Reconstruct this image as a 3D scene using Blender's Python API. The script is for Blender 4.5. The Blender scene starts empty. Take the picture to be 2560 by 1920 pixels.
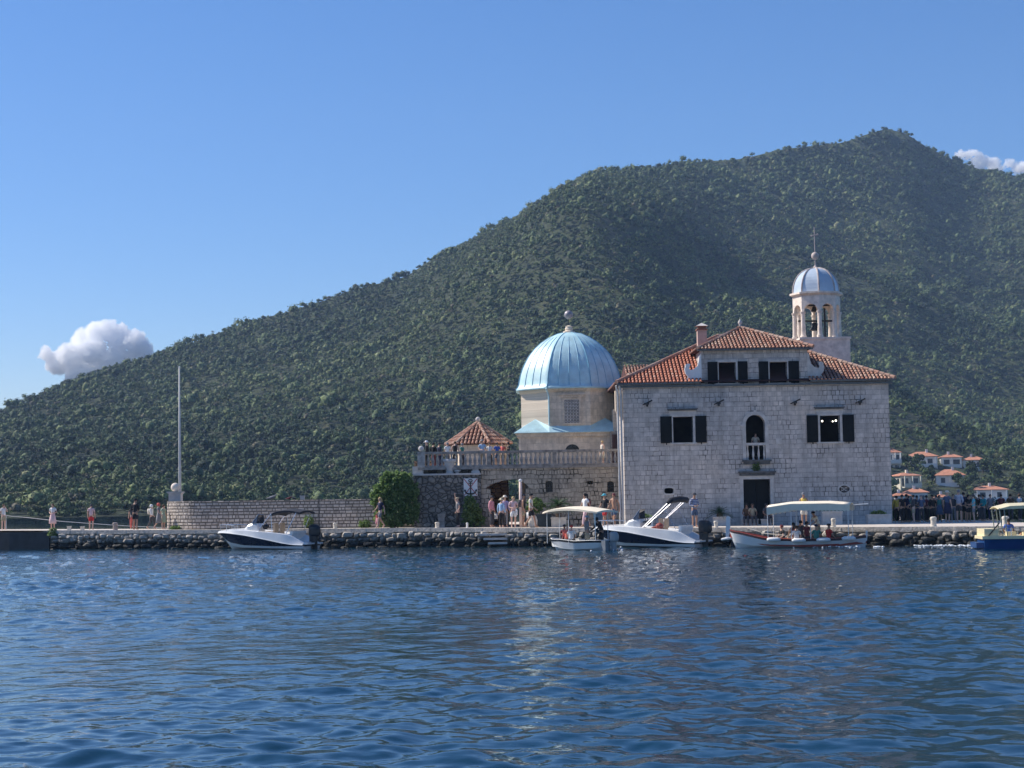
import bpy, bmesh, math, random
import numpy as np
from mathutils import Vector, Matrix
R = math.radians
random.seed(7); np.random.seed(7)
S = bpy.context.scene
# ---------------------------------------------------------------- camera, sky, sun, exposure
F = 4420.0; CH = 2.6; PITCH = math.atan(290 / F); ROLL = R(0.95)
cam = bpy.data.cameras.new('camera'); camo = bpy.data.objects.new('camera', cam)
S.collection.objects.link(camo); S.camera = camo
cam.sensor_width = 36; cam.lens = 36 * F / 2560; cam.clip_start = 0.5; cam.clip_end = 20000
camo.location = (0, 0, CH)
camo.rotation_euler = (Matrix.Rotation(R(90) + PITCH, 3, 'X') @ Matrix.Rotation(-ROLL, 3, 'Z')).to_euler()
_f = Vector((0, math.cos(PITCH), math.sin(PITCH))); _u = Vector((0, -math.sin(PITCH), math.cos(PITCH))); _r = Vector((1, 0, 0))
_up = _u * math.cos(ROLL) + _r * math.sin(ROLL); _rt = _r * math.cos(ROLL) - _u * math.sin(ROLL)
def ray(px, py): return _f + _rt * ((px - 1280) / F) + _up * ((960 - py) / F)
def P(px, py, d):
    "the point of the place seen at photo pixel (px, py), d metres away"
    v = ray(px, py); return Vector((0, 0, CH)) + v * (d / v.y)
def HZ(px): return 1250 - (px - 1280) * math.tan(ROLL)

SUN_EL, SUN_BEHIND = R(42), R(20)
sd = Vector((-math.cos(SUN_BEHIND) * math.cos(SUN_EL), math.sin(SUN_BEHIND) * math.cos(SUN_EL), math.sin(SUN_EL)))
W = bpy.data.worlds.new('World'); S.world = W; W.use_nodes = True
nt = W.node_tree; nt.nodes.clear()
sky = nt.nodes.new('ShaderNodeTexSky'); sky.sky_type = 'NISHITA'; sky.sun_disc = False
sky.sun_elevation = SUN_EL; sky.sun_rotation = math.atan2(sd.x, sd.y)
sky.air_density = 1.0; sky.dust_density = 0.3; sky.ozone_density = 6.0; sky.altitude = 0
bg = nt.nodes.new('ShaderNodeBackground'); wo = nt.nodes.new('ShaderNodeOutputWorld')
hs = nt.nodes.new('ShaderNodeHueSaturation'); hs.inputs['Saturation'].default_value = 1.18; nt.links.new(sky.outputs[0], hs.inputs['Color'])
tn_ = nt.nodes.new('ShaderNodeMix'); tn_.data_type = 'RGBA'; tn_.blend_type = 'MULTIPLY'; tn_.inputs[0].default_value = 1; tn_.inputs[7].default_value = (0.96, 0.90, 1.0, 1); nt.links.new(hs.outputs[0], tn_.inputs[6]); nt.links.new(tn_.outputs[2], bg.inputs[0]); nt.links.new(bg.outputs[0], wo.inputs[0])
bg.inputs[1].default_value = 0.105
sl = bpy.data.lights.new('sun', 'SUN'); sl.energy = 4.8; sl.angle = R(0.53); sl.color = (1, 0.93, 0.83)
so = bpy.data.objects.new('sun', sl); S.collection.objects.link(so); so.location = (0, 0, 60)
so.rotation_euler = sd.to_track_quat('Z', 'Y').to_euler()
S.view_settings.view_transform = 'Standard'; S.view_settings.look = 'None'
S.view_settings.gamma = 1; S.view_settings.exposure = 0.38
S.cycles.volume_bounces = 90; S.cycles.max_bounces = 90; S.cycles.diffuse_bounces = 4; S.cycles.glossy_bounces = 4; S.cycles.transmission_bounces = 6; S.cycles.use_denoising = True

# ---------------------------------------------------------------- object helpers
def tag(o, label=None, cat=None, group=None, kind=None):
    if label: o['label'] = label
    if cat: o['category'] = cat
    if group: o['group'] = group
    if kind: o['kind'] = kind
    return o
def empty(name, loc, rz=0.0, label=None, cat=None, group=None, sc=1.0):
    o = bpy.data.objects.new(name, None); S.collection.objects.link(o)
    o.location = loc; o.rotation_euler = (0, 0, rz); o.scale = (sc, sc, sc); o.empty_display_size = 0.2
    return tag(o, label, cat, group)
def link(name, me, m, parent=None, smooth=False, loc=None, rot=None, sc=None):
    o = bpy.data.objects.new(name, me); S.collection.objects.link(o)
    if m and not me.materials: me.materials.append(m)
    elif m and me.materials[0] != m:
        o.material_slots[0].link = 'OBJECT'; o.material_slots[0].material = m
    if parent: o.parent = parent
    if loc is not None: o.location = loc
    if rot is not None: o.rotation_euler = rot
    if sc is not None: o.scale = sc
    if smooth: me.polygons.foreach_set('use_smooth', [True] * len(me.polygons))
    return o
class MB:
    def __init__(s): s.v = []; s.f = []
    def add(s, vs, fs):
        n = len(s.v); s.v += [tuple(v) for v in vs]; s.f += [tuple(i + n for i in f) for f in fs]; return s
    def box(s, x0, x1, y0, y1, z0, z1):
        return s.add([(x0,y0,z0),(x1,y0,z0),(x1,y1,z0),(x0,y1,z0),(x0,y0,z1),(x1,y0,z1),(x1,y1,z1),(x0,y1,z1)],
                     [(0,3,2,1),(4,5,6,7),(0,1,5,4),(1,2,6,5),(2,3,7,6),(3,0,4,7)])
    def tube(s, pts, r, n=8, cap=True):
        pts = [Vector(p) for p in pts]; rs = r if isinstance(r, (list, tuple)) else [r] * len(pts)
        vs = []; fs = []; a = None
        for i, p in enumerate(pts):
            t = (pts[min(i+1, len(pts)-1)] - pts[max(i-1, 0)]).normalized()
            if a is None:
                a = t.orthogonal().normalized()
            a = (a - t * a.dot(t)).normalized(); b = t.cross(a)
            for k in range(n):
                w = 2*math.pi*k/n; vs.append(p + (a*math.cos(w) + b*math.sin(w)) * rs[i])
        for i in range(len(pts)-1):
            for k in range(n):
                fs.append((i*n+k, i*n+(k+1)%n, (i+1)*n+(k+1)%n, (i+1)*n+k))
        if cap:
            fs.append(tuple(range(n))[::-1]); fs.append(tuple((len(pts)-1)*n+k for k in range(n)))
        return s.add(vs, fs)
    def lathe(s, prof, n=16, c=(0,0,0), a0=0.0, sy=1.0):
        vs = []; fs = []
        for r, z in prof:
            for k in range(n):
                w = a0 + 2*math.pi*k/n; vs.append((c[0]+r*math.cos(w), c[1]+r*math.sin(w)*sy, c[2]+z))
        m = len(prof)
        for i in range(m-1):
            for k in range(n): fs.append((i*n+k, i*n+(k+1)%n, (i+1)*n+(k+1)%n, (i+1)*n+k))
        fs.append(tuple(range(n))[::-1]); fs.append(tuple((m-1)*n+k for k in range(n)))
        return s.add(vs, fs)
    def ball(s, c, r, n=12, m=8, sz=1.0):
        return s.lathe([(max(1e-3, r*math.sin(math.pi*i/m)), -r*sz*math.cos(math.pi*i/m)) for i in range(m+1)], n, c)
    def prism(s, pts, y0, y1):
        "polygon in x,z pushed from y0 to y1"
        n = len(pts); vs = [(x, y0, z) for x, z in pts] + [(x, y1, z) for x, z in pts]
        return s.add(vs, [tuple(range(n)), tuple(range(2*n-1, n-1, -1))] + [(i, i+n, (i+1)%n+n, (i+1)%n) for i in range(n)])
    def loft(s, rings, closed=True, caps=True):
        n = len(rings[0]); vs = [p for r in rings for p in r]; fs = []
        for i in range(len(rings)-1):
            for k in range(n if closed else n-1):
                fs.append((i*n+k, i*n+(k+1)%n, (i+1)*n+(k+1)%n, (i+1)*n+k))
        if caps and closed:
            fs.append(tuple(range(n))[::-1]); fs.append(tuple((len(rings)-1)*n+k for k in range(n)))
        return s.add(vs, fs)
    def mesh(s, name='m', fix=True):
        me = bpy.data.meshes.new(name); me.from_pydata(s.v, [], s.f)
        if fix and len(s.f) < 60000:
            bm = bmesh.new(); bm.from_mesh(me); bmesh.ops.recalc_face_normals(bm, faces=bm.faces); bm.to_mesh(me); bm.free()
        me.update(); return me
    def build(s, name, m, parent=None, smooth=False, **k):
        me = s.mesh(name); return link(name, me, m, parent, smooth, **k)
def slab(outline, holes, y0, y1):
    "a wall in the x,z plane with real openings, from y0 (front) to y1"
    bm = bmesh.new(); loops = [outline] + holes; fv = []; fe = []
    for lp in loops:
        vs = [bm.verts.new((x, y0, z)) for x, z in lp]; fv.append(vs)
        fe += [bm.edges.new((vs[i], vs[(i+1) % len(vs)])) for i in range(len(vs))]
    bmesh.ops.triangle_fill(bm, use_beauty=True, use_dissolve=False, edges=fe, normal=(0, -1, 0))
    tris = [[(v.co.x, v.co.z) for v in f.verts] for f in bm.faces]; bm.free()
    mb = MB(); idx = {}
    def vid(x, y, z):
        k = (round(x, 5), round(y, 5), round(z, 5))
        if k not in idx: idx[k] = len(mb.v); mb.v.append((x, y, z))
        return idx[k]
    for t in tris:
        mb.f.append(tuple(vid(x, y0, z) for x, z in t)); mb.f.append(tuple(vid(x, y1, z) for x, z in reversed(t)))
    for lp in loops:
        for i in range(len(lp)):
            a, b = lp[i], lp[(i+1) % len(lp)]
            mb.f.append((vid(a[0], y0, a[1]), vid(b[0], y0, b[1]), vid(b[0], y1, b[1]), vid(a[0], y1, a[1])))
    return mb
def rect(x0, x1, z0, z1): return [(x0, z0), (x1, z0), (x1, z1), (x0, z1)]
def arch(x0, x1, z0, zs, top, n=12):
    "opening with an arched head springing at zs"
    c = (x0+x1)/2; w = (x1-x0)/2
    return [(x0, z0), (x1, z0)] + [(c + w*math.cos(math.pi*i/n), zs + (top-zs)*math.sin(math.pi*i/n)) for i in range(n+1)]
def oval(cx, cz, rx, rz, n=16, p=1.0):
    return [(cx + rx*math.copysign(abs(math.cos(2*math.pi*i/n))**p, math.cos(2*math.pi*i/n)),
             cz + rz*math.copysign(abs(math.sin(2*math.pi*i/n))**p, math.sin(2*math.pi*i/n))) for i in range(n)]

# ---------------------------------------------------------------- materials
MATS = {}
def newmat(name):
    m = bpy.data.materials.new(name); m.use_nodes = True; n = m.node_tree; n.nodes.clear()
    o = n.nodes.new('ShaderNodeOutputMaterial'); b = n.nodes.new('ShaderNodeBsdfPrincipled'); n.links.new(b.outputs[0], o.inputs[0])
    return m, n, b
def N(n, typ, **k):
    x = n.nodes.new(typ)
    for a, v in k.items(): setattr(x, a, v)
    return x
def mix(n, fac, a, b, mode='MIX'):
    x = n.nodes.new('ShaderNodeMix'); x.data_type = 'RGBA'; x.blend_type = mode
    for i, v in ((0, fac), (6, a), (7, b)):
        if hasattr(v, 'is_output'): n.links.new(v, x.inputs[i])
        else: x.inputs[i].default_value = (v if i == 0 else (*v, 1)[:4])
    return x.outputs[2]
def ramp(n, src, stops):
    x = n.nodes.new('ShaderNodeValToRGB'); n.links.new(src, x.inputs[0]); e = x.color_ramp.elements
    while len(e) < len(stops): e.new(0.5)
    for i, (p, c) in enumerate(stops):
        e[i].position = p; e[i].color = (*c, 1) if not isinstance(c, (int, float)) else (c, c, c, 1)
    return x.outputs[0]
def noise(n, vec, scale, detail=4, rough=0.55):
    x = n.nodes.new('ShaderNodeTexNoise'); x.inputs['Scale'].default_value = scale
    x.inputs['Detail'].default_value = detail; x.inputs['Roughness'].default_value = rough
    if vec is not None: n.links.new(vec, x.inputs['Vector'])
    return x.outputs[0]
def bump(n, b, h, strength, dist=0.02):
    x = n.nodes.new('ShaderNodeBump'); x.inputs['Strength'].default_value = strength; x.inputs['Distance'].default_value = dist
    n.links.new(h, x.inputs['Height']); n.links.new(x.outputs[0], b.inputs['Normal'])
def math_(n, op, a, b=None):
    x = n.nodes.new('ShaderNodeMath'); x.operation = op
    for i, v in ((0, a), (1, b)):
        if v is None: continue
        if hasattr(v, 'is_output'): n.links.new(v, x.inputs[i])
        else: x.inputs[i].default_value = v
    return x.outputs[0]
def mat(name, col, rough=0.6, var=0.25, scale=6.0, metal=0.0, bmp=0.0, spec=0.5, emit=0.0, trans=0.0):
    if name in MATS: return MATS[name]
    m, n, b = newmat(name); tc = N(n, 'ShaderNodeTexCoord')
    nz = noise(n, tc.outputs['Object'], scale)
    lo = tuple(c*(1-var) for c in col); hi = tuple(min(1, c*(1+var)) for c in col)
    c = ramp(n, nz, [(0.3, lo), (0.7, hi)])
    n.links.new(c, b.inputs['Base Color']); b.inputs['Roughness'].default_value = rough; b.inputs['Metallic'].default_value = metal
    b.inputs['Specular IOR Level'].default_value = spec
    if emit: n.links.new(c, b.inputs['Emission Color']); b.inputs['Emission Strength'].default_value = emit
    if trans: b.inputs['Transmission Weight'].default_value = trans
    if bmp: bump(n, b, noise(n, tc.outputs['Object'], scale*4), bmp)
    MATS[name] = m; return m
def wallvec(n, warp=0.0, flat=True):
    tc = N(n, 'ShaderNodeTexCoord'); sp = N(n, 'ShaderNodeSeparateXYZ'); n.links.new(tc.outputs['Object'], sp.inputs[0])
    cb = N(n, 'ShaderNodeCombineXYZ'); n.links.new(math_(n, 'ADD', sp.outputs[0], sp.outputs[1]), cb.inputs[0]); n.links.new(sp.outputs[2], cb.inputs[1])
    if not flat: n.links.new(math_(n, 'MULTIPLY', sp.outputs[1], 0.3), cb.inputs[2])
    out = cb.outputs[0]
    if warp:
        nn = N(n, 'ShaderNodeTexNoise'); nn.inputs['Scale'].default_value = 1.3; nn.inputs['Detail'].default_value = 3; n.links.new(out, nn.inputs['Vector'])
        sc = N(n, 'ShaderNodeVectorMath', operation='SCALE'); n.links.new(nn.outputs[1], sc.inputs[0]); sc.inputs['Scale'].default_value = warp
        ad = N(n, 'ShaderNodeVectorMath', operation='ADD'); n.links.new(out, ad.inputs[0]); n.links.new(sc.outputs[0], ad.inputs[1]); out = ad.outputs[0]
    return out, tc
def ashlar(name, base, dark, bw=0.58, bh=0.275, warp=0.07, joint=0.017, lo=0.44, hi=0.62, streak=0.5):
    "cut stone laid in courses; joints open in patches, pale elsewhere; rain streaks and dirt"
    m, n, b = newmat(name); v, tc = wallvec(n, warp)
    def bricks(w, h, off, js):
        br = N(n, 'ShaderNodeTexBrick'); n.links.new(v, br.inputs['Vector']); br.offset = off; br.squash = 0.75; br.squash_frequency = 3
        br.inputs['Scale'].default_value = 1.0; br.inputs['Brick Width'].default_value = w; br.inputs['Row Height'].default_value = h
        br.inputs['Mortar Size'].default_value = js; br.inputs['Mortar Smooth'].default_value = 0.25
        br.inputs['Color1'].default_value = (*[c*0.86 for c in base], 1); br.inputs['Color2'].default_value = (*[min(1, c*1.13) for c in base], 1)
        br.inputs['Mortar'].default_value = (*[c*0.8 for c in base], 1); br.inputs['Bias'].default_value = 0.1
        return br
    A = bricks(bw, bh, 0.43, joint); B = bricks(bw*0.55, bh, 0.3, joint*1.4)
    pm = ramp(n, noise(n, v, 0.38, 3), [(0.47, 0.0), (0.53, 1.0)])
    col = mix(n, pm, A.outputs[0], B.outputs[0]); jt = mix(n, pm, A.outputs[1], B.outputs[1])
    patch = ramp(n, noise(n, v, 0.75, 5, 0.65), [(lo, 0.10), (hi, 0.95)])
    fine = ramp(n, noise(n, v, 3.1, 3), [(0.38, 0.1), (0.62, 1.0)]); jm = math_(n, 'MULTIPLY', math_(n, 'MULTIPLY', jt, patch), fine)
    mott = ramp(n, noise(n, v, 2.4, 6, 0.7), [(0.3, 0.72), (0.7, 1.16)])
    big = ramp(n, noise(n, v, 0.22, 3), [(0.3, (0.74, 0.78, 0.82)), (0.7, (1.12, 1.06, 1.0))])
    col = mix(n, 1.0, col, mott, 'MULTIPLY'); col = mix(n, 1.0, col, big, 'MULTIPLY')
    mp = N(n, 'ShaderNodeMapping'); mp.inputs['Scale'].default_value = (2.2, 0.16, 1); n.links.new(v, mp.inputs[0])
    st = ramp(n, noise(n, mp.outputs[0], 1.0, 5, 0.7), [(0.47, 0.0), (0.70, streak*1.25)])
    col = mix(n, st, col, tuple(c*0.45 for c in base))
    col = mix(n, jm, col, dark)
    n.links.new(col, b.inputs['Base Color']); b.inputs['Roughness'].default_value = 0.88; b.inputs['Specular IOR Level'].default_value = 0.25
    h = math_(n, 'SUBTRACT', math_(n, 'MULTIPLY', mott, 0.35), jm); bump(n, b, h, 0.6, 0.03)
    MATS[name] = m; return m
def rubble(name, cols, dark, sx=2.6, sy=3.4, joint=0.06, warp=0.12):
    "rough field stones with open joints"
    m, n, b = newmat(name); v, tc = wallvec(n, warp, flat=False)
    mp = N(n, 'ShaderNodeMapping'); mp.inputs['Scale'].default_value = (sx, sy, 1); n.links.new(v, mp.inputs[0])
    vo = N(n, 'ShaderNodeTexVoronoi', feature='DISTANCE_TO_EDGE'); vc = N(n, 'ShaderNodeTexVoronoi', feature='F1')
    for x in (vo, vc):
        x.inputs['Scale'].default_value = 1; x.inputs['Randomness'].default_value = 0.8; n.links.new(mp.outputs[0], x.inputs['Vector'])
    sp = N(n, 'ShaderNodeSeparateColor'); n.links.new(vc.outputs['Color'], sp.inputs[0])
    k = len(cols); col = ramp(n, sp.outputs[0], [(i/(k-1), c) for i, c in enumerate(cols)])
    mott = ramp(n, noise(n, v, 5, 5, 0.7), [(0.3, 0.62), (0.72, 1.2)]); col = mix(n, 1.0, col, mott, 'MULTIPLY')
    jn = ramp(n, vo.outputs[0], [(joint*0.35, 1.0), (joint*1.5, 0.0)])
    col = mix(n, jn, col, dark)
    dirt = ramp(n, noise(n, v, 0.45, 5, 0.7), [(0.42, 0.0), (0.7, 0.55)]); col = mix(n, dirt, col, tuple(c*0.4 for c in cols[0]))
    n.links.new(col, b.inputs['Base Color']); b.inputs['Roughness'].default_value = 0.9; b.inputs['Specular IOR Level'].default_value = 0.2
    hh = ramp(n, vo.outputs[0], [(0.0, 0.0), (joint*3, 1.0)]); bump(n, b, math_(n, 'ADD', hh, math_(n, 'MULTIPLY', mott, 0.3)), 0.9, 0.06)
    MATS[name] = m; return m
M_FAC = ashlar('facade_limestone', (0.62, 0.565, 0.52), (0.05, 0.048, 0.048))
M_CHAP = ashlar('chapel_limestone', (0.82, 0.69, 0.54), (0.34, 0.24, 0.17), 0.7, 0.42, 0.02, 0.008, 0.5, 0.75, 0.25)
M_TRIM = mat('dressed_stone', (0.56, 0.52, 0.48), 0.85, 0.18, 3, bmp=0.3)
M_TRIMD = mat('weathered_ledge', (0.10, 0.105, 0.11), 0.9, 0.4, 5, bmp=0.4)
M_TERR = ashlar('terrace_stone', (0.55, 0.47, 0.37), (0.045, 0.04, 0.03), 0.46, 0.27, 0.30, 0.028, 0.36, 0.52, 0.5)
M_TERRD = rubble('dark_rubble', [(0.20, 0.185, 0.165), (0.32, 0.29, 0.25), (0.25, 0.23, 0.20), (0.38, 0.345, 0.30)], (0.075, 0.068, 0.06), 2.9, 3.9, 0.07)
M_BREAK = rubble('sea_wall_stone', [(0.36, 0.32, 0.28), (0.50, 0.45, 0.40), (0.43, 0.38, 0.35), (0.56, 0.50, 0.44)], (0.06, 0.05, 0.045), 2.5, 4.4, 0.07, 0.05)
M_PAVE = mat('quay_paving', (0.60, 0.53, 0.45), 0.85, 0.15, 1.5, bmp=0.3)
M_BAL = mat('baluster_stone', (0.38, 0.35, 0.32), 0.85, 0.4, 5, bmp=0.3)
M_RAIL = mat('stained_rail_stone', (0.30, 0.27, 0.24), 0.85, 0.4, 4, bmp=0.4)
M_PINK = mat('pink_tower_stone', (0.80, 0.69, 0.58), 0.85, 0.2, 3.5, bmp=0.35)
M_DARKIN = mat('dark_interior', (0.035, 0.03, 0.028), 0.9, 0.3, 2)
M_SHUT = mat('black_green_shutter', (0.008, 0.010, 0.011), 0.7, 0.2, 9, 0, 0, .15)
M_IRON = mat('dark_iron', (0.02, 0.02, 0.022), 0.55, 0.3, 20)
M_GLASSD = mat('dark_glass', (0.012, 0.014, 0.016), 0.15, 0.2, 3)
M_WHITE = mat('white_paint', (0.78, 0.78, 0.76), 0.45, 0.05, 8)
M_GEL = mat('white_gelcoat', (0.80, 0.80, 0.78), 0.22, 0.04, 3)
M_NAVY = mat('navy_gelcoat', (0.008, 0.012, 0.03), 0.2, 0.15, 3)
M_BLACK = mat('black_plastic', (0.012, 0.012, 0.014), 0.35, 0.2, 8)
M_STEEL = mat('polished_steel', (0.72, 0.72, 0.74), 0.25, 0.05, 8, metal=0.9)
M_CANV = mat('cream_canvas', (0.84, 0.74, 0.57), 0.85, 0.06, 4)
M_CANW = mat('white_canvas', (0.82, 0.81, 0.78), 0.85, 0.04, 4)
M_NCANV = mat('navy_canvas', (0.012, 0.014, 0.022), 0.8, 0.2, 6)
M_TAN = mat('tan_seat', (0.42, 0.30, 0.20), 0.6, 0.15, 6)
M_PIPE = mat('painted_drainpipe', (0.52, 0.51, 0.49), 0.55, 0.12, 4)
M_GUT = mat('zinc_gutter', (0.10, 0.12, 0.13), 0.5, 0.25, 6)
M_RED = mat('red_paint', (0.32, 0.06, 0.04), 0.45, 0.15, 4)
M_BLUE = mat('blue_hull_paint', (0.010, 0.06, 0.20), 0.3, 0.12, 3)
M_CREAM = mat('cream_paint', (0.78, 0.68, 0.42), 0.4, 0.06, 3)
M_COPP = mat('light_blue_sheet_roof', (0.46, 0.68, 0.72), 0.50, 0.16, 1.6, bmp=0.25, spec=0.7)
M_COPPR = mat('roof_seam', (0.21, 0.43, 0.55), 0.4, 0.12, 2)
M_SILV = mat('silver_sheet_dome', (0.50, 0.58, 0.66), 0.33, 0.10, 1.5, bmp=0.1, spec=0.8)
M_SILVR = mat('dome_rib_stone', (0.50, 0.42, 0.38), 0.7, 0.2, 4)
def tilemat(name, cols):
    m, n, b = newmat(name); tc = N(n, 'ShaderNodeTexCoord')
    at = N(n, 'ShaderNodeAttribute'); at.attribute_name = 'tint'; at.attribute_type = 'GEOMETRY'
    c = ramp(n, at.outputs['Fac'], [(i/(len(cols)-1), x) for i, x in enumerate(cols)])
    mo = ramp(n, noise(n, tc.outputs['Object'], 7, 5, 0.7), [(0.3, 0.6), (0.7, 1.15)]); c = mix(n, 1.0, c, mo, 'MULTIPLY')
    n.links.new(c, b.inputs['Base Color']); b.inputs['Roughness'].default_value = 0.85; MATS[name] = m; return m
M_TILE = tilemat('old_clay_tile', [(0.33, 0.14, 0.09), (0.48, 0.25, 0.17), (0.40, 0.20, 0.135), (0.54, 0.38, 0.29), (0.27, 0.13, 0.10)])
M_TILER = tilemat('new_clay_tile', [(0.46, 0.15, 0.085), (0.57, 0.23, 0.14), (0.52, 0.19, 0.11), (0.62, 0.34, 0.24)])
M_TILEU = mat('tile_bed', (0.07, 0.02, 0.015), 0.95, 0.2, 5)
def leafmat(name, cols, rough=0.55, big=False, tl=0.0):
    m, n, b = newmat(name); at = N(n, 'ShaderNodeAttribute'); at.attribute_name = 'tint'; at.attribute_type = 'GEOMETRY'
    c = ramp(n, at.outputs['Fac'], [(i/(len(cols)-1), x) for i, x in enumerate(cols)])
    tc = N(n, 'ShaderNodeTexCoord')
    if big:
        l1 = ramp(n, noise(n, tc.outputs['Object'], 0.9, 4, 0.75), [(0.36, 0.30), (0.64, 1.9)]); c = mix(n, 1.0, c, l1, 'MULTIPLY')
        bump(n, b, noise(n, tc.outputs['Object'], 1.1, 4, 0.8), 0.6, 0.8)
    n.links.new(c, b.inputs['Base Color']); b.inputs['Roughness'].default_value = rough; b.inputs['Specular IOR Level'].default_value = 0.3
    if tl:
        t = N(n, 'ShaderNodeBsdfTranslucent'); n.links.new(c, t.inputs[0]); ms = N(n, 'ShaderNodeMixShader'); ms.inputs[0].default_value = tl
        n.links.new(b.outputs[0], ms.inputs[1]); n.links.new(t.outputs[0], ms.inputs[2]); n.links.new(ms.outputs[0], [q for q in n.nodes if q.type == 'OUTPUT_MATERIAL'][0].inputs[0])
    MATS[name] = m; return m
M_WOOD = leafmat('woodland_foliage', [(0.011, 0.026, 0.013), (0.030, 0.058, 0.022), (0.065, 0.104, 0.036), (0.11, 0.148, 0.052), (0.18, 0.205, 0.08), (0.13, 0.115, 0.07)], 0.7, True)
M_OLE = leafmat('oleander_leaves', [(0.08, 0.15, 0.04), (0.17, 0.26, 0.08), (0.30, 0.40, 0.16)], tl=.45)
M_PALM = leafmat('cycad_fronds', [(0.02, 0.05, 0.02), (0.04, 0.09, 0.03), (0.07, 0.13, 0.05)], tl=.25)
M_BARK = mat('bark', (0.10, 0.07, 0.05), 0.95, 0.35, 12, bmp=0.5)
def settint(me, vals):
    a = me.attributes.new('tint', 'FLOAT', 'FACE'); a.data.foreach_set('value', np.asarray(vals, dtype=np.float32))
def leaves_mesh(name, centers, size, tints, flat=0.0, aspect=1.5):
    "many small leaf quads with random turns"
    n = len(centers); c = np.asarray(centers); a = np.random.normal(size=(n, 3)); a[:, 2] *= (1-flat); a /= np.linalg.norm(a, axis=1)[:, None]
    b = np.random.normal(size=(n, 3)); b -= a * (a*b).sum(1)[:, None]; b /= np.linalg.norm(b, axis=1)[:, None]
    s = (np.asarray(size) * np.ones(n))[:, None]; a = a*s*aspect/2; b = b*s/2
    v = np.stack([c-a, c-b*0.9+a*0.1, c+a, c+b*0.9+a*0.1], 1).reshape(-1, 3)
    me = bpy.data.meshes.new(name); me.vertices.add(4*n); me.vertices.foreach_set('co', v.ravel().astype(np.float32))
    me.loops.add(4*n); me.loops.foreach_set('vertex_index', np.arange(4*n, dtype=np.int32))
    me.polygons.add(n); me.polygons.foreach_set('loop_start', np.arange(0, 4*n, 4, dtype=np.int32))
    me.update(); me.validate(); settint(me, tints); return me

# ---------------------------------------------------------------- hills
ridge_px = [-900,-500,-200,0,69,150,231,289,382,463,602,718,810,903,1018,1088,1215,1296,1342,1423,1481,1620,1736,1875,1967,2129,2187,2239,2286,2338,2407,2477,2560,2800,3200,3700]
ridge_py = [1215,1150,1085,1033,1005,966,937,911,891,862,810,778,750,718,689,642,579,542,512,463,440,414,397,388,365,347,326,312,324,359,393,419,434,480,560,620]
def hill_D0(px): return np.interp(px, [-900, 0, 1200, 2200, 2560, 3700], [380, 345, 370, 430, 470, 470])
def hill_D1(px): return np.interp(px, [-900, 0, 600, 1100, 1500, 1900, 2239, 2560, 3700], [900, 860, 960, 1030, 1150, 1300, 1420, 1500, 1500])
_rng = np.random.RandomState(3)
_bn = [(_rng.uniform(0.004, 0.02), _rng.uniform(-1, 1), _rng.uniform(0, 6.28), _rng.uniform(0.4, 1)) for _ in range(16)]
def hill(px, t):
    "world x,y,z of the hillside at bearing px, t from shore (0) to ridge (1) and past it"
    px = np.asarray(px, float); t = np.asarray(t, float)
    D0 = hill_D0(px); D1 = hill_D1(px)
    tt = np.clip(t, 0, None); D = D0 + (D1 - D0) * tt
    hz = 1250 - (px - 1280) * math.tan(ROLL)
    zr = CH + (hz - (np.interp(px, ridge_px, ridge_py) + 3)) / F * D1
    te = np.minimum(tt, 1.0)
    # spur that comes down from the right edge with a hollow behind it
    prof = te ** np.interp(px, [1500, 2200], [1.08, 1.55])
    z = zr * prof
    x = (px - 1280) / F * D
    amp = np.sin(np.pi * te) ** 0.8 * zr * 0.14
    w = 0
    for k, (fr, an, ph, am) in enumerate(_bn):
        w = w + am * (1.2 - 2 * np.abs(np.sin(0.5 * fr * (x + an * D * 0.35) + ph)))
    z = z + amp * w / 2.2
    z = z + zr * 0.10 * np.exp(-((px - 1350) / 260.) ** 2) * np.exp(-((te - 0.62) / 0.16) ** 2)
    z = z - zr * 0.09 * np.exp(-((px - 1780) / 150.) ** 2) * np.exp(-((te - 0.55) / 0.22) ** 2)
    z = z + zr * 0.10 * np.exp(-((px - (2180 + 520 * (0.62 - te) / 0.2)) / 190.) ** 2) * np.exp(-((te - 0.55) / 0.14) ** 2)
    z = np.where(tt > 1, zr * (1 - 2.5 * (tt - 1)), z)
    z = np.where(t < 0, -3.0, z + 0.6)
    return np.stack([x, D, z], -1)
hp = np.linspace(-900, 3700, 231); ht = np.concatenate([[-0.01], np.linspace(0, 1, 70), [1.03, 1.07, 1.12, 1.18]])
A, B = np.meshgrid(hp, ht); G = hill(A, B).reshape(-1, 3); nc, nr = len(hp), len(ht)
me = bpy.data.meshes.new('hill'); me.from_pydata(G.tolist(), [], [(r*nc+c, r*nc+c+1, (r+1)*nc+c+1, (r+1)*nc+c) for r in range(nr-1) for c in range(nc-1)])
m, n, b = newmat('scrub_earth'); tc = N(n, 'ShaderNodeTexCoord')
c = ramp(n, noise(n, tc.outputs['Object'], 0.05, 6, 0.7), [(0.3, (0.035, 0.055, 0.022)), (0.55, (0.07, 0.095, 0.035)), (0.75, (0.12, 0.11, 0.06))])
c = mix(n, 1.0, c, ramp(n, noise(n, tc.outputs['Object'], 0.45, 6, 0.8), [(0.4, 0.25), (0.6, 1.5)]), 'MULTIPLY')
n.links.new(c, b.inputs['Base Color']); b.inputs['Roughness'].default_value = 0.95
bump(n, b, noise(n, tc.outputs['Object'], 0.5, 6, 0.75), 1.0, 3.0)
tag(link('hillside', me, m, smooth=True), kind='structure')

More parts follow.
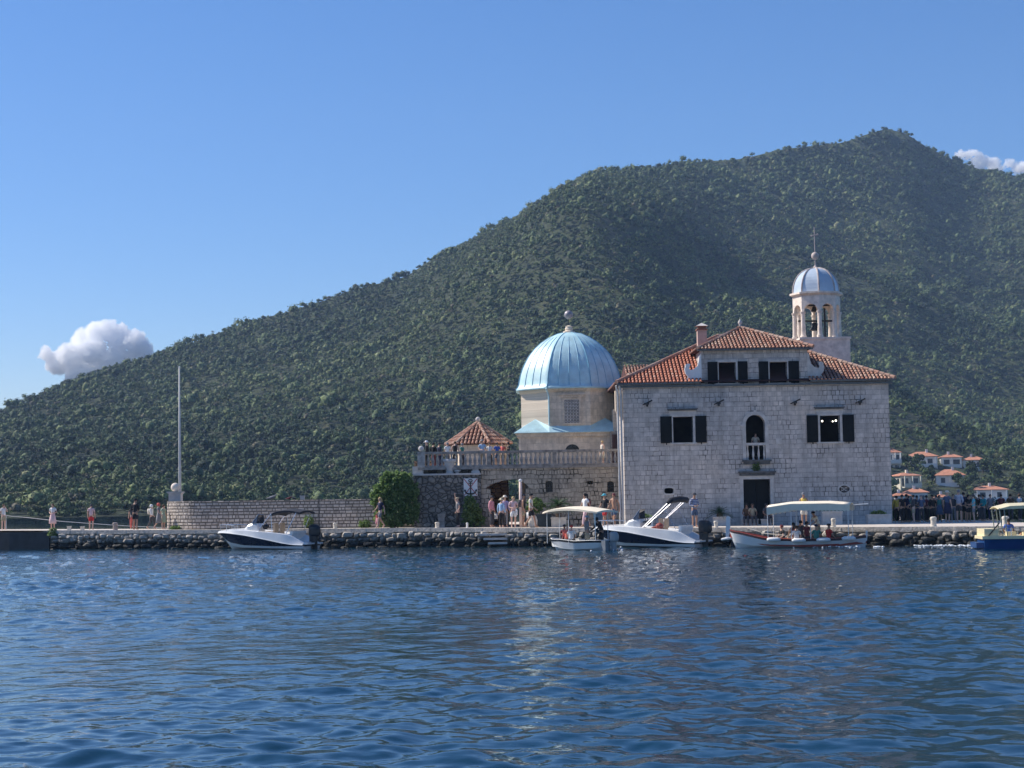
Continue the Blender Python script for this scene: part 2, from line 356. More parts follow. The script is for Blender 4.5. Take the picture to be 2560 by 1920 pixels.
def hill_at(px, py, tmax=0.6):
    ts = np.linspace(0, tmax, 600); g = hill(np.full(600, float(px)), ts)
    hz = HZ(px); y = hz - (g[:, 2]-CH)/g[:, 1]*F
    k = int(np.argmin(np.abs(y - py))); return Vector(g[k]), g[k, 1]
HOUSES = [(2212,2252,1122,1131,1164),(2266,2344,1129,1141,1160),(2349,2404,1135,1143,1160),(2403,2462,1141,1150,1168),(2244,2303,1182,1189,1222),(2336,2411,1173,1188,1210),(2260,2319,1221,1231,1250),(2233,2276,1233,1239,1255),(2338,2366,1236,1243,1260),(2432,2520,1214,1224,1258)]
def woodland():
    rs = np.random.RandomState(11); n = 62000
    # even cover of the ground: weight bearing and depth by their real area
    px = rs.uniform(-420, 2980, n*4); t = rs.uniform(0.0, 1.03, n*4)
    D0, D1 = hill_D0(px), hill_D1(px); D = D0 + (D1-D0)*t
    keep = rs.uniform(0, 1, n*4) < (D * (D1-D0)) / (1500*1080.) * np.interp(D, [380, 1000, 1500], [2.6, 1.5, 1.2])
    px, t, D = px[keep][:n], t[keep][:n], D[keep][:n]
    base = hill(px, t)
    # clearing round the village
    vil = (px > 2190) & (px < 2540) & (t < 0.20); ok = ~(vil & (rs.uniform(0, 1, len(px)) < 0.35))
    by = HZ(px) - (base[:, 2]-CH)/base[:, 1]*F; ty = HZ(px) - (base[:, 2]+4-CH)/base[:, 1]*F
    for (hx0, hx1, hyt, hye, hyb) in HOUSES:
        _, hD = hill_at((hx0+hx1)/2, min(hyb+4, 1268)); ok &= ~((px > hx0-9) & (px < hx1+9) & (D < hD+12) & (ty < hyb+2) & (by > hyt-14))
    px, t, D, base = px[ok], t[ok], D[ok], base[ok]
    n = len(px)
    und = np.zeros(n)
    for q in range(18):
        a_, k_ = rs.uniform(0, 6.28), 2*math.pi/rs.uniform(16, 48); und += np.sin(k_*(base[:, 0]*math.cos(a_)+base[:, 1]*.6*math.sin(a_))+rs.uniform(0, 6.28))/3.0
    base[:, 2] += np.clip(1.5*und+.9, -.5, 4)*np.clip((.93-t)/.2, 0, 1)*np.interp(D, [400, 1100], [.7, 1.5])
    grassy = np.exp(-((px-1230)/230.)**2) * np.exp(-((t-0.80)/0.18)**2)
    pt_ = np.zeros(n)
    for q in range(14):
        a_, k_ = rs.uniform(0, 6.28), 2*math.pi/rs.choice([18, 30, 55, 90, 160]); pt_ += np.sin(k_*(base[:, 0]*math.cos(a_)+base[:, 1]*.7*math.sin(a_))+rs.uniform(0, 6.28))/3.2
    r = (rs.gamma(3.0, 0.42, n) + 0.7) * .72 * np.clip(1+.26*pt_, .68, 1.8); r *= (1 - 0.5*grassy); r *= np.interp(D, [380, 1500], [0.66, 1.15]); r = np.clip(r, 0.85, 3.8)
    patch = 0.5 + 0.25*np.sin(base[:, 0]*0.021+base[:, 1]*0.013) + 0.25*np.sin(base[:, 0]*0.009-base[:, 1]*0.017+2)
    tint = np.clip(rs.normal(0.36, 0.17, n) + 0.40*(patch-0.5) + 0.38*grassy + 0.06*und, 0, 0.86)
    br = rs.uniform(0, 1, n) < 0.03; tint[br] = 1.0; r[br] = np.minimum(r[br], 1.6)
    sq = rs.uniform(0.75, 1.15, n)
    # crown core: a lumpy ball (icosphere) per tree
    bm = bmesh.new(); bmesh.ops.create_icosphere(bm, subdivisions=1, radius=1); bm.verts.ensure_lookup_table()
    iv = np.array([v.co[:] for v in bm.verts]); jf = np.array([[v.index for v in f.verts] for f in bm.faces]); bm.free()
    keepf = iv[jf].mean(1)[:, 2] > -0.45; jf = jf[keepf]
    treer, treeb, treet, treeq, ntree = r, base, tint, sq, n
    sub = 2; n = ntree*sub       # each crown is a few uneven clumps
    base = np.repeat(treeb, sub, 0); r = np.repeat(treer, sub)*rs.uniform(0.50, 0.92, n); tint = np.repeat(treet, sub)+rs.normal(0, .05, n); sq = rs.uniform(.65, 1.1, n)
    off_ = rs.normal(0, 0.42, (n, 3))*np.repeat(treer, sub)[:, None]; off_[:, 2] = np.abs(off_[:, 2])*0.9; off_ += np.repeat(np.stack([np.zeros(ntree), np.zeros(ntree), np.minimum(rs.gamma(1.2, .8, ntree), 2.2)*np.where(t > .96, 0, 1)], 1), sub, 0); base = base+off_
    V, I, T = [], [], []; off = 0
    nv, nf = len(iv), len(jf)
    lump = 1 + rs.uniform(-0.38, 0.28, (n, nv))
    co = .80 * iv[None] * lump[:, :, None] * (r[:, None, None] * rs.uniform(.72, 1.35, (n, 1, 3))); co[:, :, 2] *= sq[:, None]
    cz = r*sq*0.62
    co += base[:, None]; co[:, :, 2] += cz[:, None]
    V.append(co.reshape(-1, 3)); I.append((jf[None] + (np.arange(n)*nv)[:, None, None]).reshape(-1, 3)); T.append(np.repeat(tint, nf) + rs.normal(0, 0.05, n*nf)); off = n*nv
    # leaf sprays standing off the crown
    k = 36
    d = rs.normal(size=(n, k, 3)); d[:, :, 2] = np.abs(d[:, :, 2]) - 0.25; d /= np.linalg.norm(d, axis=2)[:, :, None]
    c = d * r[:, None, None] * rs.uniform(0.62, 1.22, (n, k))[:, :, None]; c[:, :, 2] *= sq[:, None]; c += base[:, None]; c[:, :, 2] += cz[:, None]
    a = rs.normal(size=(n, k, 3)); e = rs.normal(size=(n, k, 3)); s = (r*0.17+0.14)[:, None, None]*rs.uniform(0.6, 1.3, (n, k, 1))
    a = a/np.linalg.norm(a, axis=2)[:, :, None]*s; e = e/np.linalg.norm(e, axis=2)[:, :, None]*s
    tri = np.stack([c+a, c+e, c-(a+e)*0.6], 2)
    V.append(tri.reshape(-1, 3)); I.append(np.arange(n*k*3).reshape(-1, 3)+off); T.append(np.repeat(tint, k)+rs.normal(0.05, 0.09, n*k))
    V = np.concatenate(V).astype(np.float32); I = np.concatenate(I).astype(np.int32); T = np.clip(np.concatenate(T), 0, 1).astype(np.float32)
    me = bpy.data.meshes.new('woodland'); me.vertices.add(len(V)); me.vertices.foreach_set('co', V.ravel())
    me.loops.add(len(I)*3); me.loops.foreach_set('vertex_index', I.ravel())
    me.polygons.add(len(I)); me.polygons.foreach_set('loop_start', np.arange(0, len(I)*3, 3, dtype=np.int32))
    me.update(); settint(me, T)
    tag(link('woodland', me, M_WOOD), 'dense green woodland covering the whole mountainside', 'woodland', kind='stuff')
woodland()

# ---------------------------------------------------------------- water
def water():
    rs = np.random.RandomState(5)
    ds = [12.0]; 
    while ds[-1] < 135: ds.append(ds[-1] + max(0.022, ds[-1]**2/(1768*2.6)*0.42))
    ds = np.array(ds); nc = 760; u = np.linspace(-1, 1, nc)
    X = u[None] * (ds*0.36+3)[:, None]; Y = np.repeat(ds[:, None], nc, 1)
    sp = np.gradient(ds)[:, None]; spx = ((ds*0.36+3)*2/nc)[:, None]
    Z = np.zeros_like(X); K = 96
    lam = np.exp(np.linspace(math.log(0.24), math.log(2.1), K))
    gust = 0.75 + 0.35*np.sin(X*0.11+Y*0.05+1) * np.sin(Y*0.13-X*0.03) + 0.2*np.sin(X*0.31-Y*0.21)
    far = np.interp(Y, [20, 45, 100], [1.0, 1.3, 2.1])
    for l in lam:
        th = rs.uniform(0, math.pi); kx, ky = math.cos(th)*2*math.pi/l, math.sin(th)*2*math.pi/l
        w = 1.0 if l > 0.6 else 0.8
        a = 0.102*w*math.sqrt(2/K)*l/(2*math.pi)*1.15
        eff = l/np.maximum(np.abs(math.sin(th))*sp*2.2, abs(math.cos(th))*spx*2.2)
        g = np.clip(eff-0.8, 0, 1)
        ph = kx*X+ky*Y+rs.uniform(0, 6.28) + 0.8*np.sin(0.23*X+0.17*Y+rs.uniform(0, 6.28))
        s = np.sin(ph)
        Z += a*g*s*(gust if l < 2.5 else 1.0)*far
    ed = np.clip((np.abs(u)[None]-.965)/.035, 0, 1) + np.clip((Y-128)/7., 0, 1) + np.clip((13.5-Y)/1.5, 0, 1)
    Z = Z*(1-np.clip(ed, 0, 1)) - .34*np.clip(ed, 0, 1)
    V = np.stack([X, Y, Z], -1).reshape(-1, 3); nr = len(ds)
    ii = (np.arange(nr-1)[:, None]*nc + np.arange(nc-1)[None]).ravel()
    Q = np.stack([ii, ii+1, ii+nc+1, ii+nc], 1)
    o = len(V); ext = np.array([(-1700, -38, -0.3), (1700, -38, -0.3), (1700, 1850, -0.3), (-1700, 1850, -0.3)])
    V = np.concatenate([V, ext]); Q = np.concatenate([Q, [[o, o+1, o+2, o+3]]]).astype(np.int32)
    me = bpy.data.meshes.new('water'); me.vertices.add(len(V)); me.vertices.foreach_set('co', V.astype(np.float32).ravel())
    me.loops.add(len(Q)*4); me.loops.foreach_set('vertex_index', Q.ravel())
    me.polygons.add(len(Q)); me.polygons.foreach_set('loop_start', np.arange(0, len(Q)*4, 4, dtype=np.int32)); me.update()
    m, n, b = newmat('sea_water'); tc = N(n, 'ShaderNodeTexCoord')
    b.inputs['Base Color'].default_value = (0.003, 0.028, 0.050, 1); b.inputs['Roughness'].default_value = 0.0
    b.inputs['IOR'].default_value = 1.33; b.inputs['Specular IOR Level'].default_value = 0.5
    mp = N(n, 'ShaderNodeMapping'); mp.inputs['Scale'].default_value = (1, 1.25, 1); n.links.new(tc.outputs['Object'], mp.inputs[0])
    n1 = noise(n, mp.outputs[0], 3.4, 3, 0.55); n2 = noise(n, mp.outputs[0], 1.3, 2, 0.5)
    h = math_(n, 'ADD', math_(n, 'MULTIPLY', n1, 0.45), math_(n, 'MULTIPLY', n2, 1.0))
    spw = N(n, 'ShaderNodeSeparateXYZ'); n.links.new(tc.outputs['Object'], spw.inputs[0]); mr = N(n, 'ShaderNodeMapRange'); n.links.new(spw.outputs[1], mr.inputs[0])
    for i_, v_ in ((1, 20.), (2, 90.), (3, .7), (4, 4.0)): mr.inputs[i_].default_value = v_
    m2 = N(n, 'ShaderNodeMapRange'); n.links.new(spw.outputs[1], m2.inputs[0])
    for i_, v_ in ((1, 112.), (2, 126.), (3, 1.), (4, .10)): m2.inputs[i_].default_value = v_
    bump(n, b, math_(n, 'MULTIPLY', math_(n, 'MULTIPLY', h, mr.outputs[0]), m2.outputs[0]), 0.4, 0.055)
    tag(link('water', me, m, smooth=True), kind='structure')
water()

# ---------------------------------------------------------------- quay
QE = [(-260, 118.5, 1328), (-120, 115.5, 1327), (0, 112.7, 1326.5), (124, 111.4, 1326.2), (260, 110.0, 1325.8), (500, 107.5, 1325), (750, 105.0, 1322.6), (1000, 102.5, 1320.5), (1250, 99.8, 1320.5),
      (1500, 97.0, 1320.5), (1750, 94.4, 1319.5), (2000, 91.6, 1318.6), (2230, 88.9, 1317.6), (2560, 85.6, 1316), (2760, 83.6, 1315)]
qpts = [P(a, c, d) for a, d, c in QE]
QX = [p.x for p in qpts]; QY = [p.y for p in qpts]; QZ = [p.z for p in qpts]
def qz(x): return float(np.interp(x, QX, QZ))
def qy(x): return float(np.interp(x, QX, QY))
XL = P(124, 1326, 111.4).x; XW = P(418, 1322, 112).x
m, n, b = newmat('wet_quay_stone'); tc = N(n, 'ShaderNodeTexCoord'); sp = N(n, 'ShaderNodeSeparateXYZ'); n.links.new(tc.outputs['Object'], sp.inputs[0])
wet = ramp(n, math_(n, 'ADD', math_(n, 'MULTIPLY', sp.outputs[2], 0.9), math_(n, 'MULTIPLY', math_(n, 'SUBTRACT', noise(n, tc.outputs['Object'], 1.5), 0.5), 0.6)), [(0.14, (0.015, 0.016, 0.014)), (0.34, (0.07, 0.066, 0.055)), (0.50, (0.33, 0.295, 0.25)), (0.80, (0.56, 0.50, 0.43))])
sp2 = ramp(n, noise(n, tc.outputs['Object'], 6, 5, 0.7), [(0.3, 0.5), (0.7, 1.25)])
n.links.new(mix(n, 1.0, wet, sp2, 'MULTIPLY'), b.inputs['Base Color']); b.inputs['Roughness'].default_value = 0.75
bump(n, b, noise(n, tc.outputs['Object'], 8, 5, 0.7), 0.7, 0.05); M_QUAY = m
M_CONC = mat('dark_wet_concrete', (0.030, 0.033, 0.036), 0.7, 0.3, 2, bmp=0.2)
mb = MB(); edge = []
xs = np.linspace(QX[0], QX[-1], 90)
for x in xs: edge.append((x, qy(x), qz(x)))
def backy(x): return qy(x) + 5.5 if x < XW - 0.3 else 128.0
top = MB(); rr = []
for i in range(len(xs)-1):
    x0, x1 = xs[i], xs[i+1]; y0, y1 = qy(x0), qy(x1); z0, z1 = qz(x0), qz(x1); bk = backy((x0+x1)/2)
    b0, b1 = (y0+5.5, y1+5.5) if bk < 127 else (bk, bk)
    top.add([(x0, y0, z0), (x1, y1, z1), (x1, b1, z1), (x0, b0, z0), (x0, b0, -1), (x1, b1, -1)], [(0, 1, 2, 3), (3, 2, 5, 4)])
    if bk > 127 and backy((xs[i-1]+x0)/2) < 127: top.add([(x0, y0+5.5, z0), (x0, 128, z0), (x0, 128, -1), (x0, y0+5.5, -1)], [(0, 1, 2, 3)])
tag(top.build('quay_pavement', M_PAVE), kind='structure')
core = MB()
for i in range(len(xs)-1):
    x0, x1 = xs[i], xs[i+1]
    if x1 < XL: continue
    core.add([(x0, qy(x0)+0.12, -1), (x1, qy(x1)+0.12, -1), (x1, qy(x1)+0.12, qz(x1)-0.01), (x0, qy(x0)+0.12, qz(x0)-0.01)], [(0, 1, 2, 3)])
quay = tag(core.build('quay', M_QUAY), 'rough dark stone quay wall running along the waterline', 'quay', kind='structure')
rs = random.Random(4); cop = MB(); x = XL+0.02
while x < QX[-1]-1:     # coping stones
    w = rs.uniform(0.7, 1.5) * 0.9; a, c = x, x+w-0.05; h = rs.uniform(0.20, 0.27)
    za, zc = qz(a)+0.012, qz(c)+0.012; ya, yc = qy(a)-0.05-rs.uniform(0, .03), qy(c)-0.05-rs.uniform(0, .03)
    cop.add([(a, ya, za-h), (c, yc, zc-h), (c, yc+0.5, zc-h), (a, ya+0.5, za-h), (a, ya+.02, za), (c, yc+.02, zc), (c, yc+0.5, zc), (a, ya+0.5, za)],
            [(0,3,2,1),(4,5,6,7),(0,1,5,4),(1,2,6,5),(2,3,7,6),(3,0,4,7)]); x += w*0.93+0.02
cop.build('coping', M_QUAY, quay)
st = MB(); bm = bmesh.new(); bmesh.ops.create_icosphere(bm, subdivisions=2, radius=1); iv = [v.co.copy() for v in bm.verts]; jf = [tuple(v.index for v in f.verts) for f in bm.faces]; bm.free()
z = 0.68; row = 0
for zz, hh, sp_ in ((0.66, 0.15, 0.46), (0.40, 0.16, 0.5), (0.13, 0.17, 0.62), (-0.1, 0.15, 0.8)):
    x = XL + rs.uniform(0, .3)
    while x < QX[-1]-1:
        w = sp_*rs.uniform(0.42, 1.65); cx = x+w/2; top_ = qz(cx)-0.26
        cz = zz*top_/0.80 + rs.uniform(-0.07, 0.07); a = rs.uniform(0, 6.28)
        sx, sy, sz = w*0.50, rs.uniform(0.16, 0.30), hh*rs.uniform(0.62, 1.2)
        vs = []
        for v in iv:
            k = 1+rs.uniform(-0.16, 0.16)
            q = Vector((math.copysign(abs(v.x)**0.55, v.x), v.y, math.copysign(abs(v.z)**0.55, v.z)))*k
            vs.append((cx+q.x*sx, qy(cx)+0.06+q.y*sy-max(0, 0.4-cz)*0.18, cz+q.z*sz))
        st.add(vs, jf); x += w*rs.uniform(0.9, 1.05)
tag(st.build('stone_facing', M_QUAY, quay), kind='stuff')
# plain concrete pier end on the left
cb = MB()
for i in range(len(xs)-1):
    x0, x1 = xs[i], min(xs[i+1], XL)
    if x0 >= XL: break
    cb.add([(x0, qy(x0)-0.08, -1), (x1, qy(x1)-0.08, -1), (x1, qy(x1)-0.08, qz(x1)-0.10), (x0, qy(x0)-0.08, qz(x0)-0.10), (x0, qy(x0)+.03, qz(x0)-0.10), (x1, qy(x1)+.03, qz(x1)-0.10)], [(0, 1, 2, 3), (3, 2, 5, 4)])
cb.add([(XL, qy(XL)-0.08, -1), (XL, qy(XL)+0.3, -1), (XL, qy(XL)+0.3, qz(XL)-.1), (XL, qy(XL)-0.08, qz(XL)-.1)], [(0, 1, 2, 3)])
tag(cb.build('pier_face', M_CONC), 'smooth dark concrete face of the pier end at far left', 'pier', kind='structure')
# landing steps
sx0, sx1 = P(1198, 1335, 99.9).x, P(1268, 1335, 99.4).x; sb = MB()
for i in range(3):
    z1 = 0.74-0.24*i; y = qy(sx1)-0.12-0.2*i
    sb.box(sx0+0.25*i, sx1, y, y+0.5, z1-0.11, z1)
tag(sb.build('landing_steps', M_TRIM), 'pale stone landing steps cut into the quay wall', 'steps')

# ---------------------------------------------------------------- roof tiles
def tiles(poly, o, ux, uy, un, mt, name, parent, w=0.215, l=0.36, seed=1, bed=True, trunc=None):
    """clay barrel tiles over the polygon poly (in roof-plane coordinates: a along the eave, b up the slope);
    o origin, ux eave direction, uy up-slope direction, un outward normal"""
    r = random.Random(seed); vs, fs, tn = [], [], []
    amin, amax = min(p[0] for p in poly), max(p[0] for p in poly); bmax = max(p[1] for p in poly)
    def inside(a, b):
        c = False
        for i in range(len(poly)):
            (x0, y0), (x1, y1) = poly[i], poly[i-1]
            if (y0 > b) != (y1 > b) and a < (x1-x0)*(b-y0)/(y1-y0)+x0: c = not c
        return c
    o = Vector(o); ux = Vector(ux); uy = Vector(uy); un = Vector(un)
    a = amin + w/2
    while a < amax:
        b = -0.06; ja = r.uniform(-.012, .012)
        while b < bmax:
            if inside(a, min(b+0.18, bmax-0.02)) or inside(a, b+0.05):
                hb = r.uniform(0, .012); ra, rb = w*0.36, w*0.28; n0 = len(vs); K = 6; L = l+0.07
                if not inside(a, b+L): L = l*0.75
                for (bb, rr, hh) in ((b, ra, 0.045+hb), (b+L, rb, 0.012)):
                    for k in range(K+1):
                        t = math.pi*k/K; vs.append(o + ux*(a+ja-math.cos(t)*rr) + uy*bb + un*(hh+math.sin(t)*rr))
                T = min(1, max(0, r.gauss(0.5, 0.25)))
                for k in range(K): fs.append((n0+k, n0+k+1, n0+K+2+k, n0+K+1+k)); tn.append(T)
                fs.append(tuple(n0+k for k in range(K, -1, -1))); tn.append(T*0.6)
            b += l
        a += w
    me = bpy.data.meshes.new(name); me.from_pydata(vs, [], fs); me.update(); settint(me, tn)
    ob = link(name, me, mt, parent)
    return ob
def ridge_tiles(mb, p0, p1, r=0.11, step=0.36):
    p0, p1 = Vector(p0), Vector(p1); L = (p1-p0).length; d = (p1-p0)/L; k = max(1, int(L/step))
    for i in range(k):
        a = p0 + d*(L*i/k); c = p0 + d*(L*(i+1)/k+0.05); mb.tube([a, c], [r*1.12, r*0.88], 8)
class Frame:
    "vertical plane at world y=d; converts photo pixels to x, z of a local frame with origin (X0, Y0, Z0)"
    def __init__(s, d, o): s.d = d; s.o = Vector(o)
    def __call__(s, px, py): p = P(px, py, s.d) - s.o; return (p.x, p.z)
def pxrect(fr, x0, x1, y0, y1):
    a = fr(x0, (y0+y1)/2); c = fr(x1, (y0+y1)/2); t = fr((x0+x1)/2, y0); q = fr((x0+x1)/2, y1)
    return rect(a[0], c[0], q[1], t[1])

# ---------------------------------------------------------------- church house with the long facade
DF = 101.0
pl = P(1563.5, 1300, DF); O = Vector((pl.x, DF, qz(pl.x+6)-0.06)); fr = Frame(DF, O)
church = empty('church', O, 0, 'large pale stone church house facing the water under red tiled roofs', 'church')
Wd = fr(2231, 1290)[0]; He = (fr(1562, 958)[1] + fr(2232, 951)[1]) / 2; DEPTH = 13.0
dl, dr_ = fr(1753.7, 900)[0], fr(2018, 900)[0]; Hd = fr(1885, 873)[1]
holes = []
def hole(x0, x1, y0, y1): h = pxrect(fr, x0, x1, y0, y1); holes.append(h); return h
WL = hole(1682.7, 1732.7, 1041.7, 1106.5); WR = hole(2050, 2100, 1038.8, 1104.8)
AL = hole(1796.6, 1839.6, 905.4, 958); AR = hole(1923.8, 1967.8, 904.4, 957)
c0, c1 = fr(1864.5, 1080)[0], fr(1912.6, 1080)[0]; zt, zs_, zb = fr(1888, 1036.8)[1], fr(1888, 1060.5)[1], fr(1888, 1150)[1]
ARC = arch(c0, c1, zb, zs_, zt); holes.append(ARC)
d0, d1 = fr(1859, 1250)[0], fr(1926, 1250)[0]; DR = rect(d0, d1, 0.10, fr(1892, 1198)[1]); holes.append(DR)
ov1 = fr(1672.5, 1227); ov2 = fr(2111, 1222.6)
OV1 = oval(ov1[0], ov1[1], 0.27, 0.165, 16, 0.6); OV2 = oval(ov2[0], ov2[1], 0.30, 0.20, 18); holes += [OV1, OV2]
out = [(0, -0.5), (Wd, -0.5), (Wd, He), (dr_, He), (dr_, Hd), (dl, Hd), (dl, He), (0, He)]
w = slab(out, holes, 0, 0.55)
w.add([(0, .55, -.5), (0, DEPTH, -.5), (0, DEPTH, He), (0, .55, He)], [(0, 3, 2, 1)])
w.add([(Wd, .55, -.5), (Wd, DEPTH, -.5), (Wd, DEPTH, He), (Wd, .55, He)], [(0, 1, 2, 3)])
w.add([(0, DEPTH, -.5), (Wd, DEPTH, -.5), (Wd, DEPTH, He), (0, DEPTH, He)], [(0, 1, 2, 3)])
w.add([(dl, .55, He), (dl, 5.5, He), (dl, 5.5, Hd), (dl, .55, Hd)], [(0, 3, 2, 1)]); w.add([(dr_, .55, He), (dr_, 5.5, He), (dr_, 5.5, Hd), (dr_, .55, Hd)], [(0, 1, 2, 3)])
w.build('wall', M_FAC, church)
inn = MB(); inn.box(0.3, Wd-0.3, 4.2, 4.3, 0, He-0.1); inn.box(0.3, Wd-0.3, 0.6, 4.2, 4.02, 4.1); inn.box(0.3, Wd-0.3, 0.6, 4.2, He-0.2, He-0.12); inn.box(dl+.1, dr_-.1, 3.5, 3.6, He, Hd)
inn.build('inner_wall', M_DARKIN, church)
def frame_strips(mb, r, t, y0, y1, sill=0.0, side=None):
    (x0, z0), (x1, _), (_, z1), _ = r
    mb.box(x0-t, x0, y0, y1, z0, z1); mb.box(x1, x1+t, y0, y1, z0, z1); mb.box(x0-t-0.02, x1+t+0.02, y0-0.01, y1, z1, z1+t)
    if sill: mb.box(x0-t-0.06, x1+t+0.06, y0-0.06, y1, z0-sill, z0)
def shutter(parent, x0, x1, z0, z1, y=-0.05):
    mb = MB(); mb.box(x0, x1, y-0.04, y, z0, z1)
    for k in range(13):
        zz = z0+0.08+(z1-z0-0.16)*k/13; mb.box(x0+0.06, x1-0.06, y-0.055, y-0.041, zz, zz+(z1-z0-0.16)/13*0.55)
    mb.box((x0+x1)/2-0.03, (x0+x1)/2+0.03, y-0.052, y-0.041, z0-0.10, z0+0.02)
    return mb.build('shutter', M_SHUT, parent)
def church_window(r, sh, cornice=None, lit=False):
    mb = MB(); frame_strips(mb, r, 0.14, -0.05, 0.12, 0.09)
    wdw = mb.build('window', M_TRIM, church)
    (x0, z0), (x1, _), (_, z1), _ = r
    if cornice:
        a, c, za, zc = cornice
        k = MB(); k.box(x0-.2, x1+.2, -.035, 0.1, z1+.145, za); k.build('lintel', M_TRIM, wdw)
        k = MB(); k.box(a, c, -0.16, 0.12, za, zc-0.05); k.box(a-0.05, c+0.05, -0.22, 0.12, zc-0.05, zc); k.build('cornice', M_TRIMD, wdw)
    for a, c in sh: shutter(wdw, a, c, z0-0.02, z1+0.03)
    return wdw
def sx(*p): return [fr(v, 1075)[0] for v in p]
s = sx(1651, 1679.5, 1738.5, 1766); cz = fr(1707, 1026.5)[1]; cz2 = fr(1707, 1021.5)[1]
church_window(WL, [(s[0], s[1]), (s[2], s[3])], (sx(1671)[0], sx(1743)[0], cz, cz2))
s = sx(2016.8, 2044.8, 2106.3, 2135); cz = fr(2074, 1022.5)[1]; cz2 = fr(2074, 1017.5)[1]
church_window(WR, [(s[0], s[1]), (s[2], s[3])], (sx(2038)[0], sx(2110)[0], cz, cz2))
s = [fr(v, 930)[0] for v in (1769, 1794, 1844.5, 1868.8)]; church_window(AL, [(s[0], s[1]), (s[2], s[3])])
s = [fr(v, 930)[0] for v in (1897, 1920.5, 1971, 1997.3)]; church_window(AR, [(s[0], s[1]), (s[2], s[3])])
# arched opening with little balustrade
mb = MB(); cx = (c0+c1)/2; ro = (c1-c0)/2+0.22
ring = []
for i in range(17):
    t = math.pi*i/16; ca, sa = math.cos(t), math.sin(t); zs = zs_; rr = (c1-c0)/2; hz = zt-zs_
    ring.append([(cx+rr*ca, -0.05, zs+hz*sa), (cx+(rr+.2)*ca, -0.05, zs+(hz+.2)*sa), (cx+(rr+.2)*ca, .02, zs+(hz+.2)*sa), (cx+rr*ca, .02, zs+hz*sa)])
mb.loft(ring)
for sgn in (-1, 1):
    xa = cx+sgn*(c1-c0)/2; a, c = sorted((xa, xa+sgn*0.2)); mb.box(a, c, -0.05, 0.02, zb, zs_-0.12)
    a, c = sorted((xa-sgn*0.0, xa+sgn*0.32)); mb.box(a, c, -0.09, 0.03, zs_-0.12, zs_)
mb.box(cx-.08, cx+.08, -.09, -.045, zt-.02, zt+.26)
aw = mb.build('arched_window', M_TRIM, church)
zr1, zr0 = fr(1888, 1107)[1], fr(1888, 1113.5)[1]
mb = MB(); mb.box(c0-.02, c1+.02, -.10, .12, zr0, zr1); mb.build('handrail', M_TRIM, aw)
balp = [(.055, 0), (.055, .05), (.035, .08), (.062, .2), (.068, .3), (.03, .55), (.028, .62), (.05, .66), (.05, .72)]
def scaled(pr, h, rs=1.0): m = pr[-1][1]; return [(r*rs, z*h/m) for r, z in pr]
for k in range(4):
    xx = c0+0.08+(c1-c0-0.16)*k/3; MB().lathe(scaled(balp, zr0-zb), 10, (xx, 0.02, zb)).build('baluster', M_TRIM, aw, True)
mb = MB(); zl1, zl0 = fr(1888, 1149.5)[1], fr(1888, 1156)[1]; a, c = fr(1855, 1150)[0], fr(1928, 1150)[0]
mb.box(a, c, -.20, .04, zl0+.05, zl1); mb.box(a+.08, c-.08, -.12, .04, zl0-.12, zl0+.05); mb.build('ledge', M_TRIMD, aw)
# door
mb = MB(); frame_strips(mb, DR, 0.2, -0.05, 0.15); dz = fr(1892, 1198)[1]
door = mb.build('door', M_TRIM, church)
mb = MB(); a, c = fr(1845.6, 1183)[0], fr(1939, 1183)[0]; mb.box(a+.06, c-.06, -.14, .03, dz+.215, dz+.36); mb.box(a, c, -.24, .03, dz+.36, dz+.46); mb.build('cornice', M_TRIMD, door)
for s_ in (-1, 1):
    mb = MB(); xm = (d0+d1)/2; a, c = sorted((xm+s_*.012, xm+s_*((d1-d0)/2-.01))); mb.box(a, c, .3, .36, .1, dz-.01)
    for q in range(3): mb.box(a+.1, c-.1, .285, .298, .25+q*.78, .88+q*.78)
    mb.build('door_leaf', M_SHUT, door)
MB().box(d0-.15, d1+.15, -.35, .3, -.1, .1).build('doorstep', M_TRIM, door)
# moss and plant over the door
g = np.array([(random.gauss((d0+d1)/2, .10), -.16, dz+.5+abs(random.gauss(0, .22))) for _ in range(160)])
lp_ = empty('ledge_plant', (O.x+(d0+d1)/2, O.y-.16, O.z+dz+.46), 0, 'small weed growing on the ledge over the church door', 'plant')
g = g - np.array([[(d0+d1)/2, -.16, dz+.46]]); link('leaves', leaves_mesh('leaves', g, .09, np.random.uniform(0, .6, 160)), M_OLE, lp_)
# oval vents
mb = MB(); 
for (ovx, rx, rz, p) in ((ov1, .27, .165, .6), (ov2, .30, .20, 1.0)):
    k = MB(); oo = oval(ovx[0], ovx[1], rx+.09, rz+.09, 20, p); ii = oval(ovx[0], ovx[1], rx, rz, 20, p)
    k.loft([[(oo[i][0], -.03, oo[i][1]), (ii[i][0], -.03, ii[i][1]), (ii[i][0], .05, ii[i][1]), (oo[i][0], .05, oo[i][1])] for i in list(range(20))+[0]], caps=False)
    vent = k.build('oval_vent', M_TRIM, church)
    if ovx is ov2:
        g = MB()
        for a_ in (.58, -.58): dx, dz_ = .36*math.cos(a_), .36*math.sin(a_); g.tube([(ovx[0]-dx, .1, ovx[1]-dz_), (ovx[0]+dx, .1, ovx[1]+dz_)], .025, 5)
        g.tube([(ovx[0]-.17*math.cos(t*math.pi/8), .09, ovx[1]-.11*math.sin(t*math.pi/8)) for t in range(17)], .018, 5)
        g.build('grille', M_TRIM, vent)
